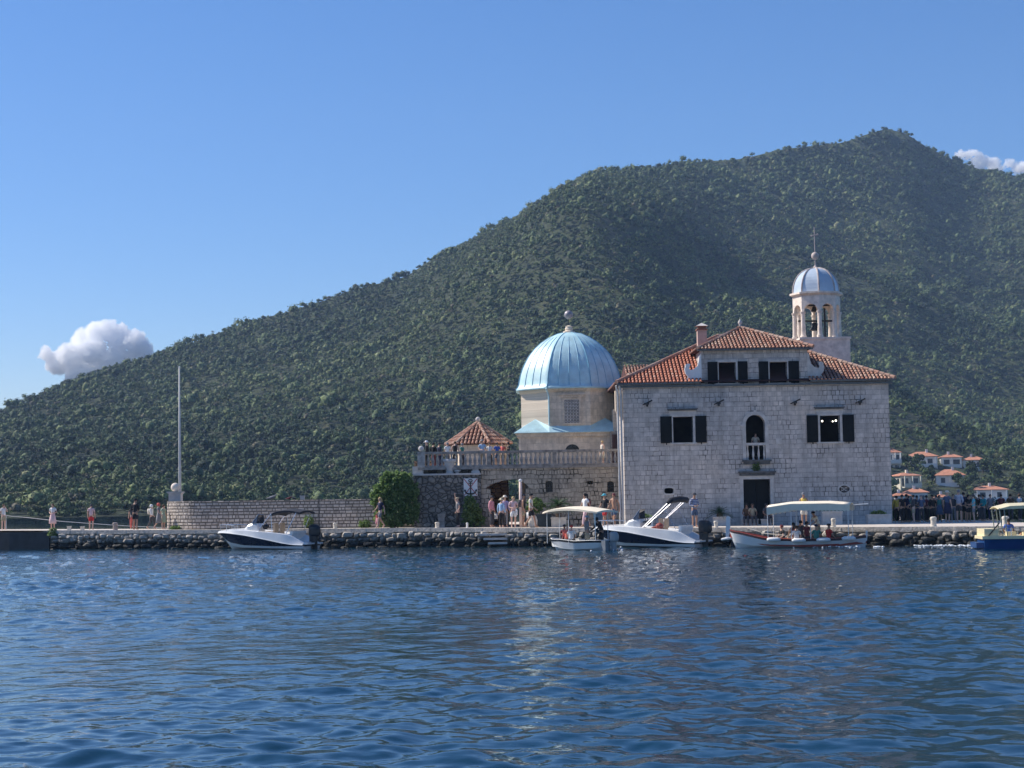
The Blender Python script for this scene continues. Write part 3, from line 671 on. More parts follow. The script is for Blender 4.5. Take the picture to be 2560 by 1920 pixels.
# iron arms
for px, py in ((1618, 1007), (1796.6, 1005.7), (1987, 1004), (2149, 1002.6)):
    x, z = fr(px, py); k = MB(); k.tube([(x-.28, -.16, z-.13), (x+.26, -.36, z+.12)], [.03, .045], 6); k.box(x-.08, x+.08, -.3, 0, z-.12, z+.0); k.box(x-.05, x+.05, -.10, 0.0, z-.22, z-.12)
    k.build('iron_bracket', M_IRON, church)
# small plaque and lamp spots
x, z = fr(1947, 1103); MB().box(x-.16, x+.16, -.05, .0, z-.16, z+.16).build('stone_plaque', M_TRIM, church)
# gutters & pipes
k = MB(); k.tube([(-.35, -.30, He-.04), (dl-.12, -.30, He+.0)], .07, 8); k.tube([(dr_+.1, -.30, He-.0), (Wd+.3, -.30, He-.0)], .07, 8); k.tube([(dl-.25, -.26, Hd-.02), (dr_+.3, -.26, Hd-.02)], .06, 8)
k.box(-.2, Wd+.2, -.22, -.002, He-.22, He-.12)
k.build('gutter', M_GUT, church)
for dx in (-.12, -.30):
    k = MB(); k.tube([(dx-.1, -.28, He-.1), (dx, -.1, He-.6), (dx, -.09, .05)], .055, 8); k.build('drainpipe', M_PIPE, church)
k = MB(); k.box(-.42, 0, .2, .9, He-1.5, He-.35); k.prism([(-.42, He-1.5), (0, He-1.5), (0, He-2.1)], .2, .9); k.build('corbel', M_CHAP, church)
# main hipped roof
HR = 3.15; eo = .30; XA = fr(1826, 850)[0]; YB = 6.3
A0, A1 = (-.38, -eo), (Wd+.33, -eo); ap = (XA, YB); Zr = He+.02
fl, frt = Vector((A0[0], A0[1], Zr)), Vector((A1[0], A1[1], Zr)); apx = Vector((XA, YB, Zr+HR)); apx2 = Vector((XA+2.2, YB, Zr+HR))
bl, br = Vector((A0[0], DEPTH+eo, Zr)), Vector((A1[0], DEPTH+eo, Zr))
k = MB(); k.add([fl, frt, apx2, apx, bl, br], [(0, 1, 2, 3), (1, 5, 2), (5, 4, 3, 2), (4, 0, 3), (0, 4, 5, 1)])
roof = k.build('roof', M_TILEU, church)
up = Vector((0, YB+eo, HR)); SL = up.length; upn = up/SL; nn = Vector((1, 0, 0)).cross(upn); 
if nn.z < 0: nn = -nn
wA = frt.x-fl.x; a_ap = XA-fl.x
dfl = dl-fl.x; dfr = dr_-fl.x; bs = 2.0
polyL = [(0, 0), (dfl, 0), (dfl, SL), (a_ap, SL)]; polyL = [(0, 0), (dfl, 0), (dfl, SL*dfl/a_ap if dfl < a_ap else SL)]
tiles(polyL, fl, (1, 0, 0), upn, nn, M_TILER, 'tile', roof, seed=3)
a2 = a_ap+2.2; polyR = [(dfr, 0), (wA, 0), (dfr, SL*(wA-dfr)/(wA-a2))]
tiles(polyR, fl, (1, 0, 0), upn, nn, M_TILE, 'tile', roof, seed=5)
upl = (apx-bl).cross(apx-fl)
e = Vector((0, 1, 0)); ul = Vector((XA-fl.x, 0, HR)); ull = ul.length; ul.normalize(); nl = Vector((-ul.z, 0, ul.x))
tiles([(0, 0), (DEPTH+2*eo, 0), (YB+eo, ull)], fl, (0, 1, 0), ul, nl, M_TILE, 'tile', roof, seed=6)
ur = Vector((apx2.x-frt.x, 0, HR)); url = ur.length; ur.normalize(); nr_ = Vector((ur.z, 0, -ur.x))
tiles([(0, 0), (DEPTH+2*eo, 0), (YB+eo, url)], frt, (0, 1, 0), ur, nr_, M_TILE, 'tile', roof, seed=7)
k = MB(); up6 = Vector((0, 0, .08)); ridge_tiles(k, fl+up6, apx+up6); ridge_tiles(k, frt+up6, apx2+up6); ridge_tiles(k, apx+up6, apx2+up6)
me = k.mesh('ridge_tile'); settint(me, np.repeat(np.random.uniform(.3, .9, (len(me.polygons)//10)+1), 10)[:len(me.polygons)]); link('ridge_tile', me, M_TILE, roof)
# attic roof
xa, za = fr(1863, 806); dfa = Vector((dl-.27, -.28, Hd+.02)); dfb = Vector((dr_+.33, -.28, Hd+.02)); HD = 1.52; yd = 3.4
xm = (dfa.x+dfb.x)/2 - 0.35; top1 = Vector((xm, yd, Hd+HD)); top2 = Vector((xm, 9.0, Hd+HD))
bl2 = Vector((dfa.x, 9, Hd+.02)); br2 = Vector((dfb.x, 9, Hd+.02))
k = MB(); k.add([dfa, dfb, top1, top2, br2, bl2], [(0, 1, 2), (1, 4, 3, 2), (0, 2, 3, 5), (0, 5, 4, 1), (5, 3, 4)])
aroof = k.build('attic_roof', M_TILEU, church)
u = Vector((0, yd+.28, HD)); L = u.length; u.normalize(); n_ = Vector((0, -u.z, u.y)); a_ = xm-dfa.x
tiles([(0, 0), (dfb.x-dfa.x, 0), (a_, L)], dfa, (1, 0, 0), u, n_, M_TILE, 'tile', aroof, seed=8)
u = Vector((a_, 0, HD)); L2 = u.length; u.normalize()
tiles([(0, 0), (9.28, 0), (9.28, L2), (yd+.28, L2)], dfa, (0, 1, 0), u, (-u.z, 0, u.x), M_TILE, 'tile', aroof, seed=9)
u = Vector((xm-dfb.x, 0, HD)); L2 = u.length; u.normalize()
tiles([(0, 0), (9.28, 0), (9.28, L2), (yd+.28, L2)], dfb, (0, 1, 0), u, (u.z, 0, -u.x), M_TILE, 'tile', aroof, seed=10)
k = MB(); ridge_tiles(k, dfa+up6, top1+up6, .10); ridge_tiles(k, dfb+up6, top1+up6, .10); ridge_tiles(k, top1+up6, top2+up6, .10)
me = k.mesh('ridge_tile'); settint(me, np.repeat(np.random.uniform(.3, .9, (len(me.polygons)//10)+1), 10)[:len(me.polygons)]); link('ridge_tile', me, M_TILE, aroof)
MB().lathe([(.05, 0), (.10, .05), (.05, .12), (.12, .2), (.13, .3), (.05, .42), (.01, .5)], 10, top1+Vector((0, 0, .1))).build('finial', M_TRIM, aroof, True)
# volutes beside the attic
def volute(sgn, x):
    pts = []
    zz = He+.05
    outer = [(0, 1.75), (.12, 1.62), (.14, 1.35), (.22, 1.02), (.42, .82), (.66, .74), (.72, .92), (.62, 1.12), (.74, 1.16), (.90, 1.05), (.97, .82), (.93, .55), (.78, .33), (.86, .22), (.90, .06), (.9, 0), (0, 0)]
    k = MB(); k.prism([(x+sgn*a, zz+c*.92) for a, c in outer], .02, .30)
    k.tube([(x+sgn*.80, -.0, zz+.93), (x+sgn*.80, .33, zz+.93)], .13, 12); k.box(min(x, x+sgn*1.02), max(x, x+sgn*1.02), -.03, .34, zz-.02, zz+.12)
    k.build('scroll_volute', M_WHITE if sgn < 0 else M_TRIM, church)
volute(-1, dl-.003); volute(1, dr_+.003)
# chimney
cxp = P(1754.5, 850, DF+3.2)-O; k = MB(); zc0, zc1 = (P(1754, 905, DF+3.2)-O).z, (P(1754, 826, DF+3.2)-O).z
k.box(cxp.x-.27, cxp.x+.27, 2.9, 3.5, zc0, zc1)
ch = k.build('chimney', mat('pink_render', (.52, .36, .30), .9, .15, 4), church)
k = MB(); k.box(cxp.x-.33, cxp.x+.33, 2.84, 3.56, zc1, zc1+.07); k.box(cxp.x-.24, cxp.x+.24, 2.95, 3.45, zc1+.07, zc1+.24)
k.build('chimney_vent', M_TILE, ch)
k = MB(); k.add([(cxp.x-.36, 2.8, zc1+.24), (cxp.x+.36, 2.8, zc1+.24), (cxp.x+.36, 3.6, zc1+.24), (cxp.x-.36, 3.6, zc1+.24), (cxp.x, 3.2, zc1+.45)], [(0, 1, 4), (1, 2, 4), (2, 3, 4), (3, 0, 4), (3, 2, 1, 0)])
k.build('chimney_cap', M_TRIM, ch)
# nave roof glimpsed behind, left
nv = P(1590, 924, 118)-O; nb = P(1555, 945, 118)-O
k = MB(); k.box(nb.x+.3, nb.x+5, 15, 24, 0, nv.z-.35); k.build('rear_wall', M_CHAP, church)
k = MB(); yy = 14.7; Lr = 4.85
rr = k.add([(nb.x+.15, yy, nv.z-.9), (nb.x+5, yy, nv.z-.9), (nb.x+5, yy+3, nv.z+.25), (nb.x+.15, yy+3, nv.z+.25), (nb.x+.15, yy+9, nv.z-.9), (nb.x+5, yy+9, nv.z-.9)], [(0, 1, 2, 3), (3, 2, 5, 4), (0, 3, 4), (1, 5, 2), (0, 4, 5, 1)]).build('rear_roof', M_TILEU, church)
u = Vector((0, 3, 1.15)); L = u.length; u.normalize()
tiles([(0, 0), (Lr, 0), (Lr, L), (0, L)], (nb.x+.15, yy, nv.z-.9), (1, 0, 0), u, (0, -u.z, u.y), M_TILE, 'tile', rr, seed=12)
# hanging lamps lit inside the right window
M_LAMP = mat('lit_bulb', (1, .93, .8), .5, .01, 1, emit=3.0)
for i, (px, py, s_) in enumerate(((2055.4, 1052.7, .055), (2081.8, 1053.4, .045), (2089.6, 1051.6, .06))):
    p = P(px, py, DF+2.0+.4*i); lm = empty('hanging_lamp', p, 0, ['small lit lamp at the left inside the right church window', 'faintest of the three lit lamps inside the right church window', 'brightest lit lamp, at the right inside the right church window'][i], 'lamp', 'lit lamps inside the church window')
    MB().ball((0, 0, 0), s_, 10, 8).build('bulb', M_LAMP, lm, True); MB().tube([(0, 0, s_), (0, 0, 4.02+3.3-(p.z-O.z) if False else .9)], .008, 5).build('cable', M_IRON, lm)

# ---------------------------------------------------------------- bell tower
DT = 111.0
tc_ = P(2042, 800, DT); TO = Vector((tc_.x, DT, 1.0)); ft = Frame(DT, TO)
tower = empty('bell_tower', TO, 0, 'octagonal pink stone bell tower with silver dome rising behind the red roof', 'bell tower')
zb0 = ft(2045, 848)[1]; zc_ = ft(2042, 744)[1]; zc2 = ft(2042, 733)[1]; zd = ft(2042, 671)[1]; rr = (2091-1976)/2*DT/F
k = MB(); bx0, bx1 = ft(1992, 870)[0], ft(2114, 870)[0]
hw = (bx1-bx0)/2; bcx = (bx0+bx1)/2
k.box(bx0, bx1, -hw, hw, 0, zb0); k.box(bx0-.06, bx1+.06, -hw-.06, hw+.06, zb0-.14, zb0+.0001); k.build('base', M_PINK, tower)
OR = rr*1.03; rot0 = R(22.5)+R(20)
def octp(r, k_, z): t = rot0+k_*math.pi/4; return Vector((r*math.cos(t), r*math.sin(t), z))
capz = zb0+(zc_-zb0)*.63
for i in range(8):
    p = octp(OR*.93, i, 0)
    k = MB(); k.lathe([(.20, 0), (.20, .14), (.165, .16), (.15, .3), (.13, capz-zb0-.28), (.155, capz-zb0-.24), (.13, capz-zb0-.2), (.19, capz-zb0-.03), (.19, capz-zb0)], 14, (p.x, p.y, zb0)); k.build('column', M_PINK, tower, False)
# arcade: eight arch panels
arc = MB()
for i in range(8):
    a, c = octp(OR, i, 0), octp(OR, i+1, 0); e = (c-a); L = e.length; e.normalize(); nrm = Vector((e.y, -e.x, 0)); hw_ = L/2-.13
    H2 = zc_-capz; ol = [(0, 0)]; pts = [(L/2-hw_*math.cos(math.pi*q/10), min(H2-.12, hw_*math.sin(math.pi*q/10)*1.05)) for q in range(11)]
    ol += pts + [(L, 0), (L, H2), (0, H2)]
    s_ = slab(ol, [], 0, .20)
    arc.add([a + e*v[0] - nrm*v[1]*(1 if nrm.dot(a) > 0 else -1) + Vector((0, 0, capz+v[2])) for v in s_.v], s_.f)
arc.build('arcade', M_PINK, tower)
k = MB()
pf = [(OR*.97, zc_-.02), (OR*1.0, zc_+.03), (OR*1.06, zc_+.1), (OR*1.12, zc_+.14), (OR*1.12, zc2-.02), (OR*.98, zc2)]
k.lathe(pf, 8, (0, 0, 0), rot0); k.build('cornice', M_PINK, tower)
k = MB(); pr = [(rr*math.cos(t)**.8 if t < 1.5 else .05, zc2+(zd-zc2)*math.sin(t)) for t in [i*math.pi/2/10 for i in range(11)]]
k.lathe(pr, 8, (0, 0, 0), rot0); dome = k.build('dome', M_SILV, tower)
for i in range(8):
    MB().tube([octp(r*1.005, i, z) for r, z in pr], .055, 6).build('rib', M_SILVR, dome)
k = MB(); zba = ft(2030, 640)[1]; ztop = ft(2030, 568)[1]
k.lathe([(.28, zd-.12), (.2, zd+.02), (.1, zd+.12), (.035, zd+.2), (.03, ztop)], 8); fin = k.build('finial', M_SILVR, tower)
MB().ball((0, 0, zba), .24, 14, 10, 1.05).build('ball', M_SILVR, fin, True)
zcx = ft(2030, 588)[1]; k = MB(); k.tube([(-.2, -.12, zcx-.06), (.22, .12, zcx+.06)], .035, 6); k.ball((.22, .12, zcx+.06), .06, 6, 4); k.ball((-.2, -.12, zcx-.06), .06, 6, 4); k.build('cross', M_SILVR, fin)
for bz, br_ in ((zb0+.55, .34), (zb0+1.75, .22)):
    k = MB(); k.lathe([(br_, 0), (br_*.86, .08), (br_*.62, br_*.8), (br_*.5, br_*1.35), (br_*.15, br_*1.5)], 14, (-.15, 0, bz)); k.build('bell', M_IRON, tower, True)
k = MB(); k.tube([(-OR*.8, -.1, zb0+1.15), (OR*.8, .1, zb0+1.15)], .06, 6); k.tube([(-OR*.8, -.1, zb0+2.15), (OR*.8, .1, zb0+2.15)], .06, 6); k.tube([(.5, 0, zb0), (.5, 0, capz+.3)], .06, 6); k.build('bell_frame', M_IRON, tower)

# ---------------------------------------------------------------- domed chapel
DC = 108.5
a0, a1 = P(1378.5, 1020, DC), P(1481.5, 1020, DC); wf = a1.x-a0.x; sd_ = wf/math.cos(R(2.7)); apo = sd_*.5/math.tan(R(22.5)); CR = sd_*.5/math.sin(R(22.5))
CO = Vector(((a0.x+a1.x)/2, DC+apo, 1.0)); fc = Frame(DC, CO)
chapel = empty('domed_chapel', CO, R(-2.7), 'octagonal stone chapel with pale blue ribbed dome above the terrace', 'chapel')
z1, z0 = fc(1432, 967)[1], fc(1432, 1066)[1]; zs0 = fc(1432, 1080)[1]; zw = fc(1432, 1140)[1]-1.5
def ring8(r, z): return [(r*math.cos(R(22.5)+i*math.pi/4), r*math.sin(R(22.5)+i*math.pi/4), z) for i in range(8)]
k = MB(); k.loft([ring8(CR, zw), ring8(CR, z1)]); k.build('wall', M_CHAP, chapel)
fx0, fx1 = fc(1417, 1028)[0], fc(1454, 1028)[0]; wz1, wz0 = fc(1435, 999)[1], fc(1435, 1057)[1]; yf = -apo
k = MB(); frame_strips(k, rect(fx0, fx1, wz0, wz1), .13, yf-.06, yf+.02, .1); win = k.build('window', M_CHAP, chapel)
MB().box(fx0+.002, fx1-.002, yf-.012, yf+.02, wz0, wz1).build('pane', M_GLASSD, win)
k = MB(); nx_, nz_ = 5, 8
for i in range(nx_+1): x = fx0+(fx1-fx0)*i/nx_; k.box(x-.02, x+.02, yf-.05, yf-.03, wz0, wz1)
for i in range(nz_+1): z = wz0+(wz1-wz0)*i/nz_; k.box(fx0, fx1, yf-.054, yf-.034, z-.02, z+.02)
for i in range(nx_):
    for j in range(nz_): k.lathe([(.05, -.03), (.05, .03)], 6, (fx0+(fx1-fx0)*(i+.5)/nx_, yf-.045, wz0+(wz1-wz0)*(j+.5)/nz_))
k.build('grille', M_TRIM, win)
k = MB(); q0, q1 = fc(1403, 985)[0], fc(1468, 985)[0]; zq = fc(1435, 990)[1]; k.box(q0+.1, q1-.1, yf-.14, yf+.02, zq-.08, zq+.06); k.box(q0, q1, yf-.22, yf+.02, zq+.06, zq+.14); k.build('cornice', M_CHAP, win)
k = MB(); k.loft([ring8(CR*1.0, z1-.3), ring8(CR*1.035, z1-.22), ring8(CR*1.05, z1-.08), ring8(CR*1.09, z1-.02)]); k.build('eave_cornice', M_CHAP, chapel)
# dome
zt_ = fc(1422, 819)[1]; RD = CR*1.10
prof = [(1.0, 0), (.968, .03), (.95, .075), (.935, .15), (.91, .25), (.87, .36), (.815, .47), (.74, .59), (.645, .70), (.53, .80), (.39, .89), (.22, .965), (.07, 1.0)]
pd = [(RD*a, z1+(zt_-z1)*b) for a, b in prof]
# faces bulge a little so the dome reads rounded between the corners
rings = []
for r_, z_ in pd:
    rg = []
    for i in range(8):
        for s_ in range(8):
            f_ = s_/8; pa, pb = Vector((math.cos(R(22.5)+i*math.pi/4), math.sin(R(22.5)+i*math.pi/4), 0)), Vector((math.cos(R(22.5)+(i+1)*math.pi/4), math.sin(R(22.5)+(i+1)*math.pi/4), 0))
            q = pa.lerp(pb, f_); ro_ = q.normalized(); bl_ = min(1, (z_-z1)/(zt_-z1)*.9); q = q.lerp(ro_, .15+.45*bl_); rg.append((q.x*r_, q.y*r_, z_))
    rings.append(rg)
k = MB(); k.loft([[(x, y, z-.10) for x, y, z in rings[0]]] + rings); dome = k.build('dome', M_COPP, chapel)
for p in dome.data.polygons: p.use_smooth = len(p.vertices) == 4
for i in range(8):
    k = MB(); k.tube([Vector(rg[i*8])*1.0+Vector((rg[i*8][0], rg[i*8][1], 0))*.004 for rg in rings], .028, 6); k.build('rib', M_COPPR, dome)
    for s_ in (2, 4, 6):
        k = MB(); k.tube([Vector(rg[i*8+s_])+Vector((rg[i*8+s_][0], rg[i*8+s_][1], 0))*.003 for rg in rings[1:-2]], .02, 5); k.build('seam', M_COPPR, dome)
k = MB(); k.lathe([(.42, zt_-.04), (.36, zt_+.06), (.22, zt_+.12), (.26, zt_+.22), (.2, zt_+.3), (.24, zt_+.36), (.1, zt_+.42), (.02, zt_+.44)], 14); fin = k.build('finial', M_CHAP, chapel)
zbb = fc(1425, 774)[1]; MB().tube([(0, 0, zt_+.4), (0, 0, zbb-.2)], .022, 6).build('spike', M_IRON, fin); MB().ball((0, 0, zbb), .28, 18, 12).build('ball', mat('grey_metal_ball', (.32, .29, .30), .45, .2, 5, metal=.2), fin, True)
# squarish lower storey with corner roofs
HB = apo+.10; k = MB(); k.box(-HB, HB, -HB, HB, zw-2.5, zs0-.12); k.build('lower_wall', M_CHAP, chapel)
k = MB(); k.box(-HB-.12, HB+.12, -HB-.12, HB+.12, zs0-.28, zs0-.10); k.box(-HB-.2, HB+.2, -HB-.2, HB+.2, zs0-.10, zs0-.03); k.build('lower_cornice', M_CHAP, chapel)
HE = HB+.28; zpk = fc(1345, 1046)[1]; k = MB(); t2 = apo*math.tan(R(22.5))
for sx_, sy_ in ((-1, -1), (1, -1), (1, 1), (-1, 1)):
    k.add([(sx_*HE, sy_*HE, zs0), (sx_*t2, sy_*HE, zs0), (sx_*HE, sy_*t2, zs0), (sx_*apo*.7072, sy_*apo*.7072, zpk), (sx_*t2, sy_*apo, z0+.05), (sx_*apo, sy_*t2, z0+.05)],
          [(0, 1, 3), (0, 3, 2), (1, 4, 3), (2, 3, 5)])
for a_ in range(4):
    ca, sa = math.cos(a_*math.pi/2), math.sin(a_*math.pi/2)
    def rt(x, y, z): return (x*ca-y*sa, x*sa+y*ca, z)
    k.add([rt(-t2, -HE, zs0), rt(t2, -HE, zs0), rt(t2, -apo, z0+.05), rt(-t2, -apo, z0+.05)], [(0, 1, 2, 3)])
k.box(-HE, HE, -HE, HE, zs0-.03, zs0-.002); k.build('skirt_roof', M_COPP, chapel)
k = MB(); xg = -t2; k.tube([(xg*1.12, -apo*1.12, z1-.08), (xg*1.06, -apo-.2, z1-.3), (xg+.0, -apo-.1, z1-.55), (xg+.0, -apo-.1, z0+.1)], .05, 8); k.build('drainpipe', M_COPP, chapel)
k = MB(); lcx = fc(1437, 1125)[0]; lz = fc(1437, 1128)[1]
for q in range(7): t = math.pi*q/6; k.tube([(lcx, -HB-.03, lz), (lcx+.42*math.cos(t), -HB-.03, lz+.40*math.sin(t))], .018, 5)
for r_ in (.42, .28): k.tube([(lcx+r_*math.cos(math.pi*q/12), -HB-.03, lz+r_*.95*math.sin(math.pi*q/12)) for q in range(13)], .022, 5)
k.build('fan_grille', M_IRON, chapel)
k = MB(); k.prism([(lcx+.42*math.cos(math.pi*q/12), lz+.4*math.sin(math.pi*q/12)) for q in range(13)], -HB-.012, -HB+.01); k.build('fan_window', M_GLASSD, chapel)
# small dark entrance block between the chapel and the church
p0, p1 = P(1527, 1100, 107.5), P(1556, 1100, 107.5); zt2, = (P(1540, 1022, 107.5).z,)
eb = empty('stair_block', (p0.x, 107.5, 1), 0, 'narrow stone stair block squeezed between the chapel and the church', 'building')
MB().box(0, p1.x-p0.x+.4, 0, 3, 0, P(1540, 1078, 107.5).z-1).build('wall', M_RAIL, eb)
MB().box(.2, p1.x-p0.x+.4, .3, 2.6, P(1540, 1078, 107.5).z-1, zt2-1).build('upper_wall', M_CHAP, eb)
zq = P(1540, 1080, 107.5).z-1; MB().box(.08, .52, -.05, -.003, zq-1.9, zq-.15).build('door', mat('dark_red_door', (.06, .02, .02), .5, .2, 5), eb)

# ---------------------------------------------------------------- terrace
DW = 105.0
tx0, tx1, txl = P(1200, 1250, DW).x, P(1556, 1250, DW).x, P(1035, 1250, DW).x
TZ = qz(tx0)-.05; TO_ = Vector((txl, DW, TZ)); fw = Frame(DW, TO_)
ter = empty('terrace', TO_, 0, 'stone terrace with an arched passage below and a balustrade on top', 'terrace')
zr_t = fw(1300, 1126)[1]; zfl = fw(1300, 1166)[1]
zl_ = fw(1120, 1188)[1]; xs0 = fw(1203, 1200)[0]; xe = fw(1556, 1200)[0]
A_ = [fw(*p) for p in ((1226, 1316), (1226, 1222), (1213, 1221), (1232, 1209), (1256, 1202), (1285, 1197.5), (1306, 1204), (1323, 1218), (1314, 1222), (1314, 1316))]
A_[0] = (A_[0][0], 0.0); A_[-1] = (A_[-1][0], 0.0)
w1 = arch(*[fw(1364, 1215)[0], fw(1382, 1215)[0]], fw(1373, 1230)[1], fw(1373, 1208)[1], fw(1373, 1202)[1], 8)
w2 = arch(*[fw(1518, 1217)[0], fw(1535, 1217)[0]], fw(1526, 1230)[1], fw(1526, 1209)[1], fw(1526, 1203)[1], 8)
vz = pxrect(fw, 1468, 1482, 1202, 1211)
wall = slab([(xs0, -.5), A_[0], A_[1], A_[2], A_[3], A_[4], A_[5], A_[6], A_[7], A_[8], (A_[9][0], -.5), (xe, -.5), (xe, zfl-.12), (xs0, zfl-.12)], [w1, w2, vz], 0, .7)
wall.build('wall', M_TERR, ter)
k = MB(); k.box(fw(1035, 1250)[0], xs0-.005, -.25, .5, -.5, zl_); k.box(fw(1050, 1250)[0], xs0-.005, .5, .8, zl_, zfl-.12); k.add([(0, .5, -.5), (0, 9, -.5), (0, 9, zl_), (0, .5, zl_)], [(0, 3, 2, 1)]); k.build('dark_wall', M_TERRD, ter)
MB().box(fw(1033, 1188)[0], xs0-.02, -.32, .55, zl_, zl_+.10).build('coping', M_TRIM, ter)
# floor over a barrel passage: slab leaves the back open so light reaches the yard behind
k = MB(); k.box(fw(1050, 1250)[0], xe, .7, 12, zfl-.34, zfl-.12); k.box(fw(1046, 1250)[0], xe, -.10, 12.05, zfl-.12, zfl+.02); k.build('terrace_floor', M_RAIL, ter)
k = MB(); a_, c_ = fw(1240, 1260)[0], fw(1305, 1260)[0]
k.box(xe-2, xe, .7, 12, -.5, zfl-.34)
pb = P(1222, 1260, 109)-TO_; pe = P(1272, 1260, 113)-TO_
k.add([(pe.x, 8.2, -.5), (pe.x-6, 8.0, -.5), (pe.x-6, 8.0, 4.2), (pe.x, 8.2, 4.2), (pe.x+.0, 8.7, -.5), (pe.x, 8.7, 4.2)], [(0, 1, 2, 3), (0, 3, 5, 4)])
M_OR = rubble('warm_yard_stone', [(.42, .27, .17), (.55, .36, .22), (.48, .31, .19)], (.12, .07, .04), 2.3, 3.6)
k.build('inner_wall', M_OR, ter)
k = MB(); k.box(A_[9][0]+.02, A_[9][0]+.3, .7, 12, -.5, zfl-.34); k.build('passage_wall', M_TERRD, ter)
for ww in (w1, w2):
    xsw = [q[0] for q in ww]; zsw = [q[1] for q in ww]; x0, x1, z0_, z1_ = min(xsw), max(xsw), min(zsw), max(zsw)
    k = MB(); frame_strips(k, rect(x0, x1, z0_, z1_), .14, -.03, .02, .1); wn = k.build('window', M_TERR, ter)
    k = MB(); 
    for i in range(1, 4): x = x0+(x1-x0)*i/4; k.tube([(x, .1, z0_), (x, .1, z1_)], .02, 5)
    for i in range(1, 5): z = z0_+(z1_-z0_)*i/5; k.tube([(x0, .1, z), (x1, .1, z)], .02, 5)
    k.build('grille', M_IRON, wn); MB().box(x0-.02, x1+.02, .3, .34, z0_, z1_).build('pane', M_GLASSD, wn)
# balustrade
bz0 = zfl+.12; bx_l = fw(1066, 1140)[0]; bx_r = fw(1554, 1140)[0]; hb = zr_t-.14-bz0
bal = ter
MB().box(fw(1048, 1140)[0], bx_r, -.06, .22, zfl+.02, bz0).build('plinth', M_RAIL, ter); MB().box(bx_l-.2, bx_r, -.08, .24, zr_t-.14, zr_t).build('handrail', M_RAIL, ter)
bme = MB().lathe(scaled([(r*1.5, z) for r, z in balp], hb, 1.0), 10, (0, 0, 0)).mesh('baluster'); nb_ = 42
bme.materials.append(M_BAL); bme.polygons.foreach_set('use_smooth', [True]*len(bme.polygons))
for i in range(nb_):
    x = bx_l+.1+(bx_r-bx_l-.2)*i/(nb_-1)
    if i in (13, 27): MB().box(x-.12, x+.12, -.05, .21, bz0, zr_t-.14).build('rail_post', M_RAIL, ter); continue
    o = link('baluster', bme, M_BAL, ter, loc=(x, .08, bz0))
px_ = fw(1053, 1140)[0]; k = MB(); k.box(px_-.22, px_+.22, -.14, .3, zfl+.02, zr_t+.02); po = k.build('corner_post', M_BAL, ter)
MB().ball((px_, .08, zr_t+.2), .17, 14, 10).build('stone_ball', M_TRIM, po, True)
k = MB(); a_ = fw(1031, 1170)[0]; k.box(a_, fw(1060, 1170)[0]-.05, .0, .6, zl_+.10, fw(1045, 1166)[1]); k.build('step_block', M_TRIM, ter)
# anchor sign
s0 = fw(1159.5, 1218)[0]; s1 = fw(1194, 1218)[0]; sz1, sz0 = fw(1177, 1196)[1], fw(1177, 1240)[1]
sg = empty('anchor_sign', TO_+Vector(((s0+s1)/2, -.34, sz0)), 0, 'white sign with a black anchor crossed out in red on the dark wall', 'sign')
hw, hh = (s1-s0)/2, sz1-sz0
MB().box(-hw, hw, -.02, .05, 0, hh).build('board', M_WHITE, sg)
k = MB()
for a_, c_ in (((-hw+.02, -.022, hh-.03), (hw-.02, -.022, .03)), ((hw-.02, -.022, hh-.03), (-hw+.02, -.022, .03))):
    a_, c_ = Vector(a_), Vector(c_); d_ = (c_-a_).normalized(); n_ = Vector((-d_.z, 0, d_.x))*.02
    k.add([a_-n_, a_+n_, c_+n_, c_-n_]+[q+Vector((0, -.008, 0)) for q in (a_-n_, a_+n_, c_+n_, c_-n_)], [(0, 1, 2, 3), (7, 6, 5, 4), (0, 4, 5, 1), (1, 5, 6, 2), (2, 6, 7, 3), (3, 7, 4, 0)])
k.build('red_cross_bars', mat('red_sign_paint', (.45, .02, .02), .5, .05, 3), sg)
k = MB(); ay = -.05
k.tube([(0, ay, hh*.12), (0, ay, hh*.78)], .035, 6); k.tube([(.11*math.cos(t*math.pi/8), ay, hh*.87+.07*math.sin(t*math.pi/8)) for t in range(17)], .022, 6, False)
k.tube([(-.13, ay, hh*.72), (.13, ay, hh*.72)], .022, 6)
k.tube([(.33*math.cos(math.pi+t*math.pi/10), ay, hh*.30+.20*math.sin(math.pi+t*math.pi/10)) for t in range(11)], [.02+.025*math.sin(t*math.pi/10) for t in range(11)], 6)
for s_ in (-1, 1): k.prism([(s_*.40, hh*.26), (s_*.24, hh*.27), (s_*.34, hh*.40)], ay-.02, ay+.02)
k.build('anchor', M_BLACK, sg)
# stone urn and small stones on the ledge
def urn(px, py0, py1, w_, name, lab, cat, prof):
    p = P(px, py1, DW-.05); h = P(px, py0, DW-.05).z-p.z; e_ = empty(name, Vector((p.x, DW+.1, TO_.z+zl_+.10)), 0, lab, cat)
    MB().lathe([(r*w_, z*h) for r, z in prof], 18).build('bowl', M_TRIM, e_, False); return e_
e_ = urn(1124, 1150, 1186, 17.5*DW/F, 'stone_urn', 'large carved grey stone urn standing on the terrace ledge', 'urn', [(.55, 0), (.6, .06), (.5, .1), (.72, .5), (.82, .78), (1.0, .82), (1.0, .92), (.95, 1.0), (.6, .97)])
e_ = urn(1143, 1178, 1187, 9*DW/F, 'stone_bowl', 'small shallow stone bowl beside the large urn on the ledge', 'bowl', [(.4, 0), (.5, .3), (.95, .6), (1.0, 1.0), (.7, .9)])
p = P(1189, 1186, DW); k = MB(); k.box(-.25, .25, -.2, .2, 0, .14); k.box(-.18, .18, -.15, .15, .14, .26); o = k.build('stone_block', M_TRIM, loc=(p.x, DW+.1, TO_.z+zl_+.10)); tag(o, 'stepped stone block at the right end of the ledge', 'block')
k = MB(); k.box(-.3, .3, -.16, .16, 0, .16); 

